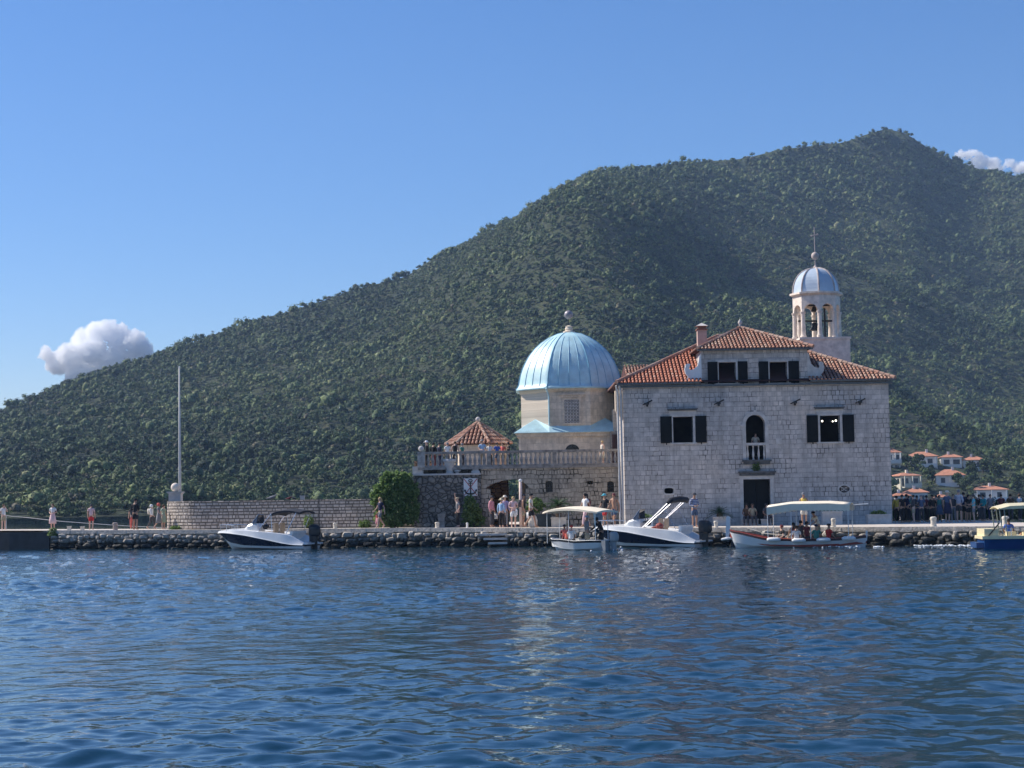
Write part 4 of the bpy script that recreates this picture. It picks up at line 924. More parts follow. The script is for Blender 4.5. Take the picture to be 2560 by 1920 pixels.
# pavilion on the terrace
DP = 112.0; pa = P(1195, 1057, DP); pz = TO_.z+zfl; pv = empty('pavilion', (pa.x, DP, pz), R(20), 'small stone pavilion with a red tiled pyramid roof and ball on top', 'pavilion')
he_ = P(1180, 1112, DP).z-pz; ht_ = pa.z-pz; hwid = (1268-1095)/2*DP/F*.98
nS = 6
def hexp(r, i, z): t = R(30)+i*2*math.pi/nS; return Vector((r*math.cos(t), r*math.sin(t), z))
MB().loft([[hexp(hwid*.86, i, 0) for i in range(nS)], [hexp(hwid*.86, i, he_) for i in range(nS)]]).build('wall', M_CHAP, pv)
k = MB(); k.loft([[hexp(hwid, i, he_-.05) for i in range(nS)], [hexp(.02, i, ht_) for i in range(nS)]]); proof = k.build('roof', M_TILEU, pv)
for i in range(nS):
    a_, c_ = hexp(hwid, i, he_), hexp(hwid, i+1, he_); e1 = (c_-a_); L = e1.length; e1.normalize(); mid = (a_+c_)/2; u_ = Vector((0, 0, ht_))-mid; LL = u_.length; u_.normalize(); n_ = e1.cross(u_)
    if n_.z < 0: n_ = -n_
    tiles([(0, 0), (L, 0), (L/2, LL)], a_, e1, u_, n_, M_TILE, 'tile', proof, w=.24, l=.4, seed=20+i)
k = MB()
for i in range(nS): ridge_tiles(k, hexp(hwid, i, he_+.06), Vector((0, 0, ht_+.06)), .10)
me = k.mesh('ridge_tile'); settint(me, np.random.uniform(.3, .9, len(me.polygons))); link('ridge_tile', me, M_TILE, proof)
MB().lathe([(.12, -.05), (.14, .05), (.06, .12)], 10, (0, 0, ht_)).ball((0, 0, ht_+.22), .16).build('ball', M_TRIM, pv, True)

# ---------------------------------------------------------------- curved sea wall with pillar
pts = []
for px, d in ((428, 116.5), (419, 113.6), (421, 112.2), (432, 110.9), (455, 110.1), (490, 109.5), (560, 109.0), (700, 108.0), (820, 107.1), (937, 106.2), (1041, 105.5)):
    pts.append((P(px, 1300, d).x, d))
zt0 = P(430, 1252.5, 111).z; zt1 = P(935, 1247.5, 106.2).z
bw_ = empty('curved_wall', (pts[3][0], pts[3][1], qz(pts[3][0])), 0, 'curved low wall of pale squared stones behind the moored speedboat', 'wall')
o3 = Vector(bw_.location)
def cr(pts, n=8):
    out = []
    for i in range(len(pts)-1):
        p0, p1, p2, p3 = [Vector(pts[max(0, min(len(pts)-1, j))]) for j in (i-1, i, i+1, i+2)]
        for s_ in range(n):
            t = s_/n; out.append(.5*((2*p1)+(p2-p0)*t+(2*p0-5*p1+4*p2-p3)*t*t+(3*p1-p0-3*p2+p3)*t**3))
    out.append(Vector(pts[-1])); return out
cp = cr(pts); acc = 0; rings = []; L_ = []
for i, p in enumerate(cp):
    if i: acc += (p-cp[i-1]).length
    L_.append(acc)
    t = (cp[min(i+1, len(cp)-1)]-cp[max(i-1, 0)]).normalized(); nrm = Vector((-t.y, t.x)); zz = zt0+(zt1-zt0)*acc/26
    q = p+nrm*.5
    rings.append([(p.x-o3.x, p.y-o3.y, -.3), (q.x-o3.x, q.y-o3.y, -.3), (q.x-o3.x, q.y-o3.y, zz-o3.z), (p.x-o3.x, p.y-o3.y, zz-o3.z)])
k = MB(); k.loft(rings)
# actual squared face stones set proud of the wall
rsn = random.Random(9); fs = MB(); H = zt0-o3.z; z = .02; 
def along(s_):
    i = int(np.searchsorted(L_, s_))-1; i = max(0, min(len(cp)-2, i)); f_ = (s_-L_[i])/(L_[i+1]-L_[i]+1e-9); p = cp[i].lerp(cp[i+1], f_); t = (cp[i+1]-cp[i]).normalized(); return p, Vector((t.y, -t.x))
tn = []
while z < H-.1:
    h = rsn.uniform(.18, .27); h = min(h, H-z) if H-z-h > .1 else H-z
    s_ = rsn.uniform(0, .2)
    while s_ < acc-.3:
        w_ = rsn.uniform(.2, .46); g_ = .025; d_ = rsn.uniform(.006, .028); q = []
        hz0, hz1 = z+g_/2+rsn.uniform(0, .02), z+h-g_/2-rsn.uniform(0, .02)
        for (aa, zz, dd) in ((s_, hz0, -.02), (s_+w_-g_, hz0, -.02), (s_+w_-g_, hz1, -.02), (s_, hz1, -.02), (s_+.025, hz0+.025, d_), (s_+w_-g_-.025, hz0+.025, d_), (s_+w_-g_-.025, hz1-.025, d_), (s_+.025, hz1-.025, d_)):
            p, nn_ = along(aa+rsn.uniform(-.008, .008)); q.append((p.x+nn_.x*dd-o3.x, p.y+nn_.y*dd-o3.y, zz*(1+(zt1-zt0)*aa/26/H)+rsn.uniform(-.008, .008)))
        fs.add(q, [(4, 5, 6, 7), (0, 1, 5, 4), (1, 2, 6, 5), (2, 3, 7, 6), (3, 0, 4, 7)]); tn += [rsn.random()]*5; s_ += w_
    z += h
M_CORE = mat('wall_core', (.15, .13, .11), .95, .3, 4); k.build('core', M_CORE, bw_)
m, n, b = newmat('face_stones'); tc = N(n, 'ShaderNodeTexCoord'); at = N(n, 'ShaderNodeAttribute'); at.attribute_name = 'tint'; at.attribute_type = 'GEOMETRY'
c = ramp(n, at.outputs['Fac'], [(0, (.42, .36, .31)), (.35, (.56, .49, .43)), (.7, (.66, .58, .51)), (1, (.48, .41, .35))]); mo = ramp(n, noise(n, tc.outputs['Object'], 4, 5, .7), [(.3, .65), (.7, 1.12)])
n.links.new(mix(n, 1, c, mo, 'MULTIPLY'), b.inputs['Base Color']); b.inputs['Roughness'].default_value = .9; bump(n, b, noise(n, tc.outputs['Object'], 9, 5, .7), .6, .04)
me = fs.mesh('face_stones', False); settint(me, tn); link('face_stones', me, m, bw_)
# pillar and ball
pp = P(440, 1250, 112.3); zc1 = P(440, 1229, 112.3).z-o3.z; xx, yy = pp.x-o3.x, 112.2-o3.y; hwp = 15*112/F
k = MB(); k.box(xx-hwp, xx+hwp, yy-hwp, yy+hwp, 0, zc1-.14); k.box(xx-hwp-.05, xx+hwp+.05, yy-hwp-.05, yy+hwp+.05, zc1-.14, zc1-.08); k.box(xx-hwp-.1, xx+hwp+.1, yy-hwp-.1, yy+hwp+.1, zc1-.08, zc1); pil = k.build('pillar', M_TRIM, bw_)
MB().ball((xx-.02, yy, zc1+.27), .285, 18, 12).build('stone_ball', M_PINK, pil, True)
# flagpole
pb_ = P(449.8, 1226, 113.2); pt_ = P(447.0, 918, 113.2); fp = empty('flagpole', (pb_.x, 113.2, qz(pb_.x)), 0, 'tall bare white flagpole behind the pillar with the stone ball', 'flagpole')
hp_ = pt_.z-qz(pb_.x); MB().tube([(0, 0, 0), (0, 0, pb_.z+1.0-qz(pb_.x)), (0, 0, hp_)], [.095, .085, .045], 10).build('pole', M_PIPE, fp, True)
k = MB(); k.box(-.12, .12, -.12, .12, 0, .3); k.lathe([(.1, 1.9+.0), (.1, 2.1)], 10); k.build('base', M_IRON, fp)
MB().ball((0, 0, hp_), .06, 8, 6).build('cap', M_WHITE, fp)

# ---------------------------------------------------------------- people
H0 = 1.72
def skin_mesh(name, J, E, root, sub=1):
    "grow one continuous surface over a skeleton of joints J{name:(pos, rx, ry)} and edges E"
    names = list(J); ix = {k: i for i, k in enumerate(names)}
    me = bpy.data.meshes.new(name); me.from_pydata([J[k][0] for k in names], [(ix[a], ix[b]) for a, b in E], [])
    o = bpy.data.objects.new(name+'_tmp', me); S.collection.objects.link(o)
    md = o.modifiers.new('s', 'SKIN'); md.use_smooth_shade = True
    for i, k in enumerate(names):
        sv = me.skin_vertices[0].data[i]; sv.radius = (J[k][1], J[k][2]); sv.use_root = (k == root)
    o.modifiers.new('u', 'SUBSURF').levels = sub
    dg = bpy.context.evaluated_depsgraph_get(); r = bpy.data.meshes.new_from_object(o.evaluated_get(dg)); r.name = name
    bpy.data.objects.remove(o); bpy.data.meshes.remove(me)
    r.polygons.foreach_set('use_smooth', [True]*len(r.polygons)); return r
def pose(kind):
    "joint positions for a 1.72 m adult facing -y"
    j = dict(pel=(0, 0, .92), spi=(0, 0, 1.08), che=(0, .0, 1.27), nb=(0, .01, 1.43), nk=(0, .0, 1.49), hl=(0, -.02, 1.55), hm=(0, -.02, 1.63), ht=(0, -.01, 1.69), no=(0, -.115, 1.60))
    def arm(s, el, wr):
        j['sh%d' % s] = (s*.175, .01, 1.40); j['el%d' % s] = el; j['wr%d' % s] = wr
        a, b = Vector(el), Vector(wr); d = (b-a).normalized(); p = b+d*.07; j['pa%d' % s] = tuple(p)
        side = Vector((0, -1, 0)) if abs(d.y) < .8 else Vector((0, 0, 1)); side = (side-d*side.dot(d)).normalized()
        for q in range(4):
            off = side*((1.5-q)*.021); j['f%d%d' % (q, s)] = tuple(p+off*.9+d*.035+Vector((-s*.004, 0, 0))); L = (.062, .075, .07, .055)[q]
            j['g%d%d' % (q, s)] = tuple(p+off*1.15+d*L+Vector((-s*.022, 0, 0)))
        j['t%d' % s] = tuple(b+d*.03+side*.045+Vector((-s*.01, 0, 0)))
    def leg(s, kn, an, toe=None):
        j['hi%d' % s] = (s*.09, 0, .88); j['kn%d' % s] = kn; j['an%d' % s] = an; t = toe or (an[0]+s*.02, an[1]-.16, max(.03, an[2]-.05)); j['to%d' % s] = t
        j['he%d' % s] = (an[0], an[1]+.05, max(.035, an[2]-.045))
    arm(1, (.235, .03, 1.12), (.245, -.06, .87)); arm(-1, (-.235, .03, 1.12), (-.245, -.06, .87)); leg(1, (.10, -.02, .50), (.10, .02, .085)); leg(-1, (-.10, -.02, .50), (-.10, .02, .085))
    if kind == 'walk':
        leg(1, (.09, -.15, .52), (.09, -.22, .10)); leg(-1, (-.09, .05, .50), (-.09, .30, .16), (-.10, .17, .035)); arm(1, (.22, .14, 1.14), (.22, .16, .9)); arm(-1, (-.22, -.08, 1.13), (-.21, -.28, .96))
    if kind == 'hands': arm(1, (.24, .02, 1.14), (.10, -.20, 1.12)); arm(-1, (-.24, .02, 1.14), (-.08, -.21, 1.08))
    if kind == 'face': arm(1, (.22, -.10, 1.20), (.09, -.17, 1.44)); arm(-1, (-.235, .03, 1.12), (-.12, -.16, 1.02))
    if kind == 'up': arm(-1, (-.26, -.04, 1.60), (-.24, -.08, 1.85)); arm(1, (.235, .03, 1.12), (.2, -.14, .93))
    if kind == 'lean':
        for k in ('che', 'nb', 'nk', 'hl', 'hm', 'ht', 'no'):
            p = j[k]; dz = p[2]-1.0; j[k] = (p[0], p[1]-dz*.45, p[2]-dz*.10)
        arm(1, (.23, -.30, 1.12), (.20, -.52, 1.0)); arm(-1, (-.23, -.30, 1.12), (-.20, -.52, 1.0)); j['sh1'] = (.175, -.17, 1.35); j['sh-1'] = (-.175, -.17, 1.35)
    if kind == 'sit':
        for k in list(j):
            if k[:2] in ('pe', 'sp', 'ch', 'nb', 'nk', 'hl', 'hm', 'ht', 'no'): p = j[k]; j[k] = (p[0], p[1], p[2]-.44)
        arm(1, (.24, -.06, .70), (.14, -.30, .58)); arm(-1, (-.24, -.06, .70), (-.12, -.32, .58))
        for s in (1, -1): j['sh%d' % s] = (s*.175, .01, .96); leg(s, (s*.11, -.44, .50), (s*.11, -.42, .085)); j['hi%d' % s] = (s*.09, -.02, .46)
    return j
RB = dict(pel=(.145, .105), spi=(.125, .09), che=(.145, .10), nb=(.075, .06), nk=(.052, .052), hl=(.062, .07), hm=(.076, .09), ht=(.05, .06), no=(.012, .012),
          sh=(.058, .058), el=(.038, .038), wr=(.026, .022), pa=(.032, .018), t=(.009, .009), hi=(.088, .088), kn=(.056, .056), an=(.036, .036), to=(.03, .025), he=(.034, .034))
def rb(k):
    if k in RB: return RB[k]
    if k[0] in 'fg' : return (.0085, .0085)
    if k[0] == 't' and k[1] in '1-': return RB['t']
    return RB[k[:2]]
BE = [('pel', 'spi'), ('spi', 'che'), ('che', 'nb'), ('nb', 'nk'), ('nk', 'hl'), ('hl', 'hm'), ('hm', 'ht'), ('hm', 'no')]
for s in (1, -1):
    BE += [('nb', 'sh%d' % s), ('sh%d' % s, 'el%d' % s), ('el%d' % s, 'wr%d' % s), ('wr%d' % s, 'pa%d' % s), ('wr%d' % s, 't%d' % s), ('pel', 'hi%d' % s), ('hi%d' % s, 'kn%d' % s), ('kn%d' % s, 'an%d' % s), ('an%d' % s, 'to%d' % s), ('an%d' % s, 'he%d' % s)]
    for q in range(4): BE += [('pa%d' % s, 'f%d%d' % (q, s)), ('f%d%d' % (q, s), 'g%d%d' % (q, s))]
CACHE = {}
def lerp(a, b, t): return tuple(a[i]+(b[i]-a[i])*t for i in range(3))
def part_mesh(kind, what):
    if (kind, what) in CACHE: return CACHE[kind, what]
    j = pose(kind); g = .016
    if what == 'body': r = skin_mesh('body', {k: (v, *rb(k)) for k, v in j.items()}, BE, 'pel')
    elif what in ('tee', 'longsleeve', 'tank'):
        J = {k: (j[k], RB[k][0]+g+(.012 if k == 'pel' else 0), RB[k][1]+g+(.012 if k == 'pel' else 0)) for k in ('pel', 'spi', 'che')}
        J['nb'] = (lerp(j['nb'], j['che'], .12), .085, .072); E = [('pel', 'spi'), ('spi', 'che'), ('che', 'nb')]
        for s in (1, -1):
            sh, el, wr = j['sh%d' % s], j['el%d' % s], j['wr%d' % s]; J['sh%d' % s] = (lerp(sh, j['nb'], .35 if what == 'tank' else .05), .072, .068); E.append(('nb', 'sh%d' % s))
            if what == 'tee': J['el%d' % s] = (lerp(sh, el, .62), .062, .060); E.append(('sh%d' % s, 'el%d' % s))
            if what == 'longsleeve': J['el%d' % s] = (el, .055, .055); J['wr%d' % s] = (lerp(el, wr, .92), .044, .042); E += [('sh%d' % s, 'el%d' % s), ('el%d' % s, 'wr%d' % s)]
        r = skin_mesh(what, J, E, 'pel')
    elif what in ('shorts', 'trousers'):
        J = {'spi': (lerp(j['pel'], j['spi'], .35), .148, .112), 'pel': (j['pel'], .165, .125)}; E = [('spi', 'pel')]
        for s in (1, -1):
            hi, kn, an = j['hi%d' % s], j['kn%d' % s], j['an%d' % s]; J['hi%d' % s] = (hi, .108, .108); E.append(('pel', 'hi%d' % s))
            if what == 'shorts': J['kn%d' % s] = (lerp(hi, kn, .82), .090, .092); E.append(('hi%d' % s, 'kn%d' % s))
            else: J['kn%d' % s] = (kn, .075, .078); J['an%d' % s] = (lerp(kn, an, .93), .058, .062); E += [('hi%d' % s, 'kn%d' % s), ('kn%d' % s, 'an%d' % s)]
        r = skin_mesh(what, J, E, 'pel')
    elif what in ('skirt', 'dress'):
        p = j['pel']; z0 = {'skirt': .48, 'dress': .42}[what]; mb = MB()
        if kind == 'sit': z0 = .30
        prof = [(.13, p[2]+.20), (.15, p[2]+.08), (.185, p[2]-.02), (.215, (p[2]+z0)/2+.05), (.25, z0)]
        mb.loft([[(rr_*math.cos(t*math.pi/8)*(1+.05*math.sin(t*5)), p[1]+rr_*.78*math.sin(t*math.pi/8)*(1+.05*math.cos(t*4)), z) for t in range(16)] for rr_, z in prof]); r = mb.mesh(what); r.polygons.foreach_set('use_smooth', [len(q.vertices) == 4 for q in r.polygons])
    else:
        c = Vector(j['hm']); mb = MB()
        if what in ('hair', 'longhair'):
            pr = [(.001, .098), (.045, .088), (.075, .06), (.089, .02), (.088, -.03), (.075, -.06)]
            mb.lathe(pr[::-1], 12, (c.x, c.y+.022, c.z), 0, 1.12)
            if what == 'longhair': mb.tube([c+Vector((0, .06, .02)), c+Vector((0, .10, -.08)), c+Vector((0, .105, -.20)), c+Vector((0, .10, -.27))], [.06, .07, .06, .025], 8)
        elif what == 'ponytail':
            mb.lathe([(.075, -.06), (.088, -.03), (.089, .02), (.075, .06), (.045, .088), (.001, .098)], 12, (c.x, c.y+.022, c.z), 0, 1.12); mb.tube([c+Vector((0, .09, .05)), c+Vector((0, .15, .04)), c+Vector((0, .16, -.12)), c+Vector((0, .14, -.28))], [.025, .04, .04, .012], 8)
        elif what == 'cap':
            mb.lathe([(.096, .0), (.098, .035), (.088, .075), (.055, .10), (.001, .108)], 14, (c.x, c.y+.005, c.z+.01), 0, 1.1); mb.add([(c.x-.07, c.y-.08, c.z+.03), (c.x+.07, c.y-.08, c.z+.03), (c.x+.055, c.y-.19, c.z+.012), (c.x-.055, c.y-.19, c.z+.012), (c.x-.07, c.y-.08, c.z+.015), (c.x+.07, c.y-.08, c.z+.015), (c.x+.055, c.y-.19, c.z), (c.x-.055, c.y-.19, c.z)], [(0, 1, 2, 3), (7, 6, 5, 4), (0, 3, 7, 4), (3, 2, 6, 7), (2, 1, 5, 6)])
        elif what == 'sunhat':
            mb.lathe([(.19, .005), (.20, .02), (.105, .035), (.098, .07), (.085, .115), (.04, .13), (.001, .132)], 18, (c.x, c.y+.005, c.z+.01))
        elif what == 'hood': mb.lathe([(.10, -.09), (.108, -.02), (.108, .03), (.09, .08), (.05, .112), (.001, .12)], 12, (c.x, c.y+.03, c.z), 0, 1.1)
        elif what == 'backpack':
            q = Vector(j['che']); mb.loft([[(q.x+a*sx_, q.y+.12+d_, q.z+z_*sx_) for a, z_ in ((-.13, -.22), (.13, -.22), (.15, .0), (.11, .18), (-.11, .18), (-.15, .0))] for d_, sx_ in ((0, .95), (.05, 1.0), (.13, .92), (.16, .7))])
        elif what == 'bag':
            q = Vector(j['wr1']); mb.loft([[(q.x+.03+a*.6, q.y+b_, q.z-.12-h_) for a, b_ in ((-.05, -.13), (.09, -.13), (.09, .13), (-.05, .13))] for h_ in (.0, .12, .30)]); mb.tube([q+Vector((.03, -.08, -.12)), q+Vector((.02, 0, 0)), q+Vector((.03, .08, -.12))], .012, 5)
        r = mb.mesh(what); r.polygons.foreach_set('use_smooth', [True]*len(r.polygons))
    CACHE[kind, what] = r; return r
def cmat(c, rough=.85): return mat('cloth_%d_%d_%d' % tuple(int(v*255) for v in c), c, rough, .12, 12)
SK = [mat('skin_fair', (.62, .38, .28), .55, .08, 6), mat('skin_tan', (.45, .25, .16), .55, .08, 6), mat('skin_brown', (.26, .14, .09), .55, .08, 6)]
C = dict(white=(.80, .79, .77), cream=(.72, .66, .55), black=(.012, .012, .015), navy=(.015, .02, .06), grey=(.22, .22, .23), dgrey=(.06, .06, .07), red=(.55, .03, .03), coral=(.75, .16, .12), pink=(.72, .32, .36), palepink=(.75, .52, .52), lilac=(.42, .34, .52),
         sky=(.35, .52, .72), blue=(.05, .12, .45), denim=(.07, .11, .19), teal=(.02, .28, .30), green=(.05, .22, .18), yellow=(.70, .50, .08), khaki=(.38, .32, .22), brown=(.10, .055, .03), blond=(.55, .38, .18), turq=(.12, .50, .58), maroon=(.16, .03, .04), lgreen=(.40, .50, .38), straw=(.68, .58, .38))
def stripes(name, a, b, sc):
    m, n, bs = newmat(name); tc = N(n, 'ShaderNodeTexCoord'); sp = N(n, 'ShaderNodeSeparateXYZ'); n.links.new(tc.outputs['Object'], sp.inputs[0])
    f = math_(n, 'GREATER_THAN', math_(n, 'SINE', math_(n, 'MULTIPLY', sp.outputs[2], sc)), 0.0); n.links.new(mix(n, f, a, b), bs.inputs['Base Color']); bs.inputs['Roughness'].default_value = .85; return m
CM = {k: cmat(v) for k, v in C.items()}
CM['bluestripe'] = stripes('blue_striped_cloth', (.05, .08, .22), (.50, .52, .58), 75); CM['palestripe'] = stripes('pale_striped_cloth', (.15, .22, .40), (.72, .72, .72), 90)
def person(loc, h, rz, kind, label, top=None, bottom=None, head=None, extra=(), skin=0, group=None):
    e = empty('person', loc, rz, label, 'person', group, sc=h/H0)
    def add(what, col, nm=None): link(nm or {'tee': 't_shirt', 'longsleeve': 'shirt', 'tank': 'tank_top', 'longhair': 'hair', 'ponytail': 'hair', 'sunhat': 'sun_hat'}.get(what, what), part_mesh(kind, what), CM[col], e)
    link('body', part_mesh(kind, 'body'), SK[skin], e)
    if top: add(*top)
    if bottom: add(*bottom)
    for hd in (head or ()): add(*hd)
    for x in extra: add(*x)
    return e
def P_on_quay(px, back, h=None):
    "spot on the quay seen at column px, `back` metres behind its edge"
    d = 100.0
    for _ in range(20):
        x = (P(px, 1315, d)).x; d = qy(x)+back
    x = P(px, 1315, d).x; return Vector((x, qy(x)+back, qz(x)))
def on_quay(px, ytop, yfoot, back, *a, **k):
    p = P_on_quay(px, back); h = min(1.92, max(1.56 if ytop < 1275 else .8, P(px, ytop, p.y).z-p.z)); return person(p, h, *a, **k)
HB_ = ('hair', 'brown'); HK = ('hair', 'black'); HL = ('hair', 'blond')
on_quay(9, 1260, 1324, 2.2, R(40), 'face', 'woman in a white top and beige trousers at the far left end of the pier', ('tee', 'white'), ('shorts', 'khaki'), (('hair', 'brown'),))
on_quay(132, 1259, 1325, 1.2, R(-10), 'hands', 'person in a long white shirt over a pale pink skirt on the pier', ('tee', 'white'), ('dress', 'palepink'), (('hair', 'brown'),))
on_quay(228, 1260, 1326, 1.5, R(180), 'stand', 'person in a pale patterned shirt and red shorts seen from behind', ('tee', 'palepink'), ('shorts', 'red'), (('hair', 'dgrey'),))
on_quay(338, 1247, 1326, .8, R(160), 'hands', 'person in a black hooded top and black cap beside the curved wall', ('longsleeve', 'black'), ('shorts', 'black'), (('cap', 'black'),), skin=1)
on_quay(331, 1262, 1326, 1.8, R(200), 'stand', 'person in red trousers hidden behind the black hooded top', ('tee', 'dgrey'), ('trousers', 'coral'), (HB_,))
on_quay(379, 1265, 1322, 3.0, R(70), 'walk', 'walking person in a white hooded shirt with a pale backpack', ('longsleeve', 'white'), ('trousers', 'dgrey'), (('hood', 'white'),), (('backpack', 'cream'),))
on_quay(397, 1258, 1322, 2.2, R(80), 'walk', 'person with a coral head scarf and a long grey dress by the pillar', ('tee', 'grey'), ('dress', 'grey'), (('hood', 'coral'),))
on_quay(409, 1265, 1322, 2.9, R(60), 'stand', 'person in pale green clothes standing closest to the pillar', ('tee', 'lgreen'), ('skirt', 'lgreen'), (HB_,))
on_quay(951, 1243, 1319, .45, R(-60), 'walk', 'woman in a navy t-shirt and grey shorts with a small child', ('tee', 'navy'), ('shorts', 'grey'), (('longhair', 'blond'),))
on_quay(944, 1281, 1319, .35, R(-20), 'stand', 'small child in pink clothes beside the woman in navy', ('tee', 'coral'), ('skirt', 'pink'), (('longhair', 'blond'),))
u_ = on_quay(1145, 1244, 1316, 2.6, R(-70), 'up', 'man in dark clothes raising one arm below the anchor sign', ('tee', 'grey'), ('trousers', 'black'), (('cap', 'khaki'),))
on_quay(1230, 1240, 1315, 3.2, R(60), 'stand', 'person in a pink shirt and dark trousers holding a white bag', ('longsleeve', 'pink'), ('trousers', 'dgrey'), (('cap', 'dgrey'),), (('bag', 'white'),), 1)
on_quay(1254, 1247, 1318, 2.0, R(150), 'stand', 'person in a light blue shirt and black trousers wearing a straw hat', ('longsleeve', 'sky'), ('trousers', 'black'), (('sunhat', 'straw'),))
on_quay(1263, 1240, 1316, 3.1, R(170), 'stand', 'person in a lilac shirt and cream sun hat in the group by the arch', ('longsleeve', 'lilac'), ('trousers', 'grey'), (('sunhat', 'cream'),))
on_quay(1284, 1241, 1318, 1.8, R(10), 'hands', 'woman in a pale pink top and white shorts walking by the arch', ('tee', 'palepink'), ('shorts', 'white'), (('hair', 'blond'),), (('bag', 'white'),))
on_quay(1309, 1236, 1317, 3.4, R(90), 'stand', 'person in a black sleeveless top behind the man in the cream shirt', ('tank', 'black'), ('shorts', 'khaki'), (('cap', 'dgrey'),), (('backpack', 'dgrey'),), 1)
on_quay(1328, 1231, 1320, 1.5, R(75), 'walk', 'man striding in a cream polo shirt, black shorts and black cap', ('tee', 'cream'), ('shorts', 'black'), (('cap', 'black'),), (('bag', 'white'),), 1)
on_quay(1464, 1230, 1314, 2.5, R(-60), 'walk', 'woman in a white t-shirt with a black ponytail and dark backpack', ('tee', 'white'), ('trousers', 'palepink'), (('ponytail', 'black'),), (('backpack', 'maroon'),), 1)
on_quay(1513, 1235, 1316, 1.6, R(-50), 'walk', 'man in a black t-shirt, red shorts and turquoise cap', ('tee', 'black'), ('shorts', 'red'), (('cap', 'turq'),), (), 1)
on_quay(1536, 1233, 1314, 2.4, R(-30), 'walk', 'bare-chested man in denim shorts beside the drainpipe', None, ('shorts', 'denim'), (('hair', 'maroon'),), (), 1)
on_quay(1737, 1233, 1318, 1.0, R(20), 'hands', 'man in a blue striped shirt and denim shorts standing at the quay edge', ('longsleeve', 'bluestripe'), ('shorts', 'denim'), (('cap', 'dgrey'),), (), 1)
on_quay(2011, 1232, 1316, 3.0, R(-20), 'hands', 'person in a yellow top and grey cap standing behind the boat canopy', ('tank', 'yellow'), ('shorts', 'cream'), (('cap', 'grey'),), (), 1)
for i, (px, y0, lab, tp, hd) in enumerate(((1868, 1268, 'seated person in dark brown clothes left of the church door', 'brown', HK), (1882, 1279, 'seated person in an olive top at the foot of the church door', 'khaki', HB_), (1917, 1272, 'seated person in dark grey right of the church door', 'dgrey', HK))):
    p = P_on_quay(px, 7.1); person(p, 1.66, R(-15+20*i), 'sit', lab, ('tee', tp), ('trousers', 'dgrey'), (hd,), (), 2)
    bn = MB(); bn.box(-.3, .3, -.12, .22, 0, .30); bn.box(-.33, .33, -.16, .25, .30, .37); tag(bn.build('bench', M_TRIM, loc=p), ['stone seat under the dark brown seated person', 'stone seat under the person in the olive top', 'stone seat right of the church door'][i], 'seat', 'stone seats by the church door')
# crowd in the shade right of the church
crowd = [(2243, 1243, 2.5, 'person in a mustard yellow shirt at the corner of the church', 'longsleeve', 'yellow', 'trousers', 'black', HK, 0),
 (2257, 1236, 1.6, 'person in black seen first right of the yellow shirt', 'tee', 'black', 'trousers', 'black', HK, 1), (2268, 1235, 2.8, 'person in dark navy standing behind the person in black', 'longsleeve', 'navy', 'trousers', 'black', HK, 1),
 (2285, 1237, 1.4, 'person in a dark jacket and beige shorts in the shaded crowd', 'longsleeve', 'dgrey', 'shorts', 'khaki', HB_, 0), (2294, 1241, 3.6, 'person in charcoal at the back of the shaded crowd', 'tee', 'dgrey', 'trousers', 'navy', HK, 1),
 (2305, 1238, 1.8, 'person in a slate blue t-shirt in the shaded crowd', 'tee', 'denim', 'trousers', 'dgrey', ('cap', 'grey'), 0), (2318, 1243, 3.0, 'person in a maroon top in the shaded crowd', 'tee', 'maroon', 'trousers', 'black', HK, 1),
 (2332, 1239, 2.0, 'person in black shirt and cap behind the cream bollard', 'longsleeve', 'black', 'trousers', 'black', ('cap', 'black'), 1), (2350, 1242, 2.6, 'person in a dark green top with pale blue skirt', 'tank', 'green', 'skirt', 'denim', ('longhair', 'black'), 1),
 (2370, 1228, 1.2, 'person in a wide cream sun hat and blue skirt', 'tee', 'denim', 'skirt', 'navy', ('sunhat', 'cream'), 0), (2385, 1235, 2.4, 'person in grey trousers right of the cream sun hat', 'tee', 'dgrey', 'trousers', 'grey', HB_, 0),
 (2399, 1224, 1.5, 'tallest person, in a pale striped shirt, in the shaded crowd', 'longsleeve', 'palestripe', 'shorts', 'dgrey', ('hair', 'grey'), 0), (2411, 1230, 2.6, 'person in a navy shirt and black shorts beside the striped shirt', 'tee', 'navy', 'shorts', 'black', HK, 1),
 (2423, 1240, 1.8, 'person in black with bare legs in the shaded crowd', 'tee', 'black', 'shorts', 'black', ('longhair', 'black'), 1), (2436, 1242, 1.0, 'person in a pale turquoise t-shirt left of the teal shirt', 'tee', 'turq', 'shorts', 'grey', ('hair', 'dgrey'), 0),
 (2460, 1240, 1.7, 'person in a bright teal shirt nearest the blue boat', 'longsleeve', 'teal', 'trousers', 'dgrey', HK, 1), (2478, 1247, 2.8, 'person in grey behind the canopy post of the blue boat', 'tee', 'grey', 'trousers', 'navy', HB_, 0),
 (2505, 1245, 3.2, 'person in dark red behind the blue boat canopy', 'tee', 'maroon', 'trousers', 'black', HK, 1), (2528, 1248, 2.2, 'person in brown behind the blue boat canopy', 'tee', 'brown', 'trousers', 'dgrey', HK, 1), (2551, 1243, 3.0, 'person in white at the right edge behind the blue boat', 'tee', 'white', 'trousers', 'dgrey', HB_, 0),
 (2273, 1240, 4.4, 'person in a dark green shirt deep in the shaded crowd', 'tee', 'green', 'trousers', 'black', HB_, 1), (2342, 1241, 4.5, 'person in a brown jacket at the back by the cream bollard', 'longsleeve', 'brown', 'trousers', 'black', HK, 0), (2450, 1246, 4.2, 'person in a black jacket behind the teal shirt', 'longsleeve', 'black', 'trousers', 'dgrey', HB_, 0)]
rp = random.Random(2)
def crowd_back(px, d): x = P(px, 1305, d).x; return d-qy(x)
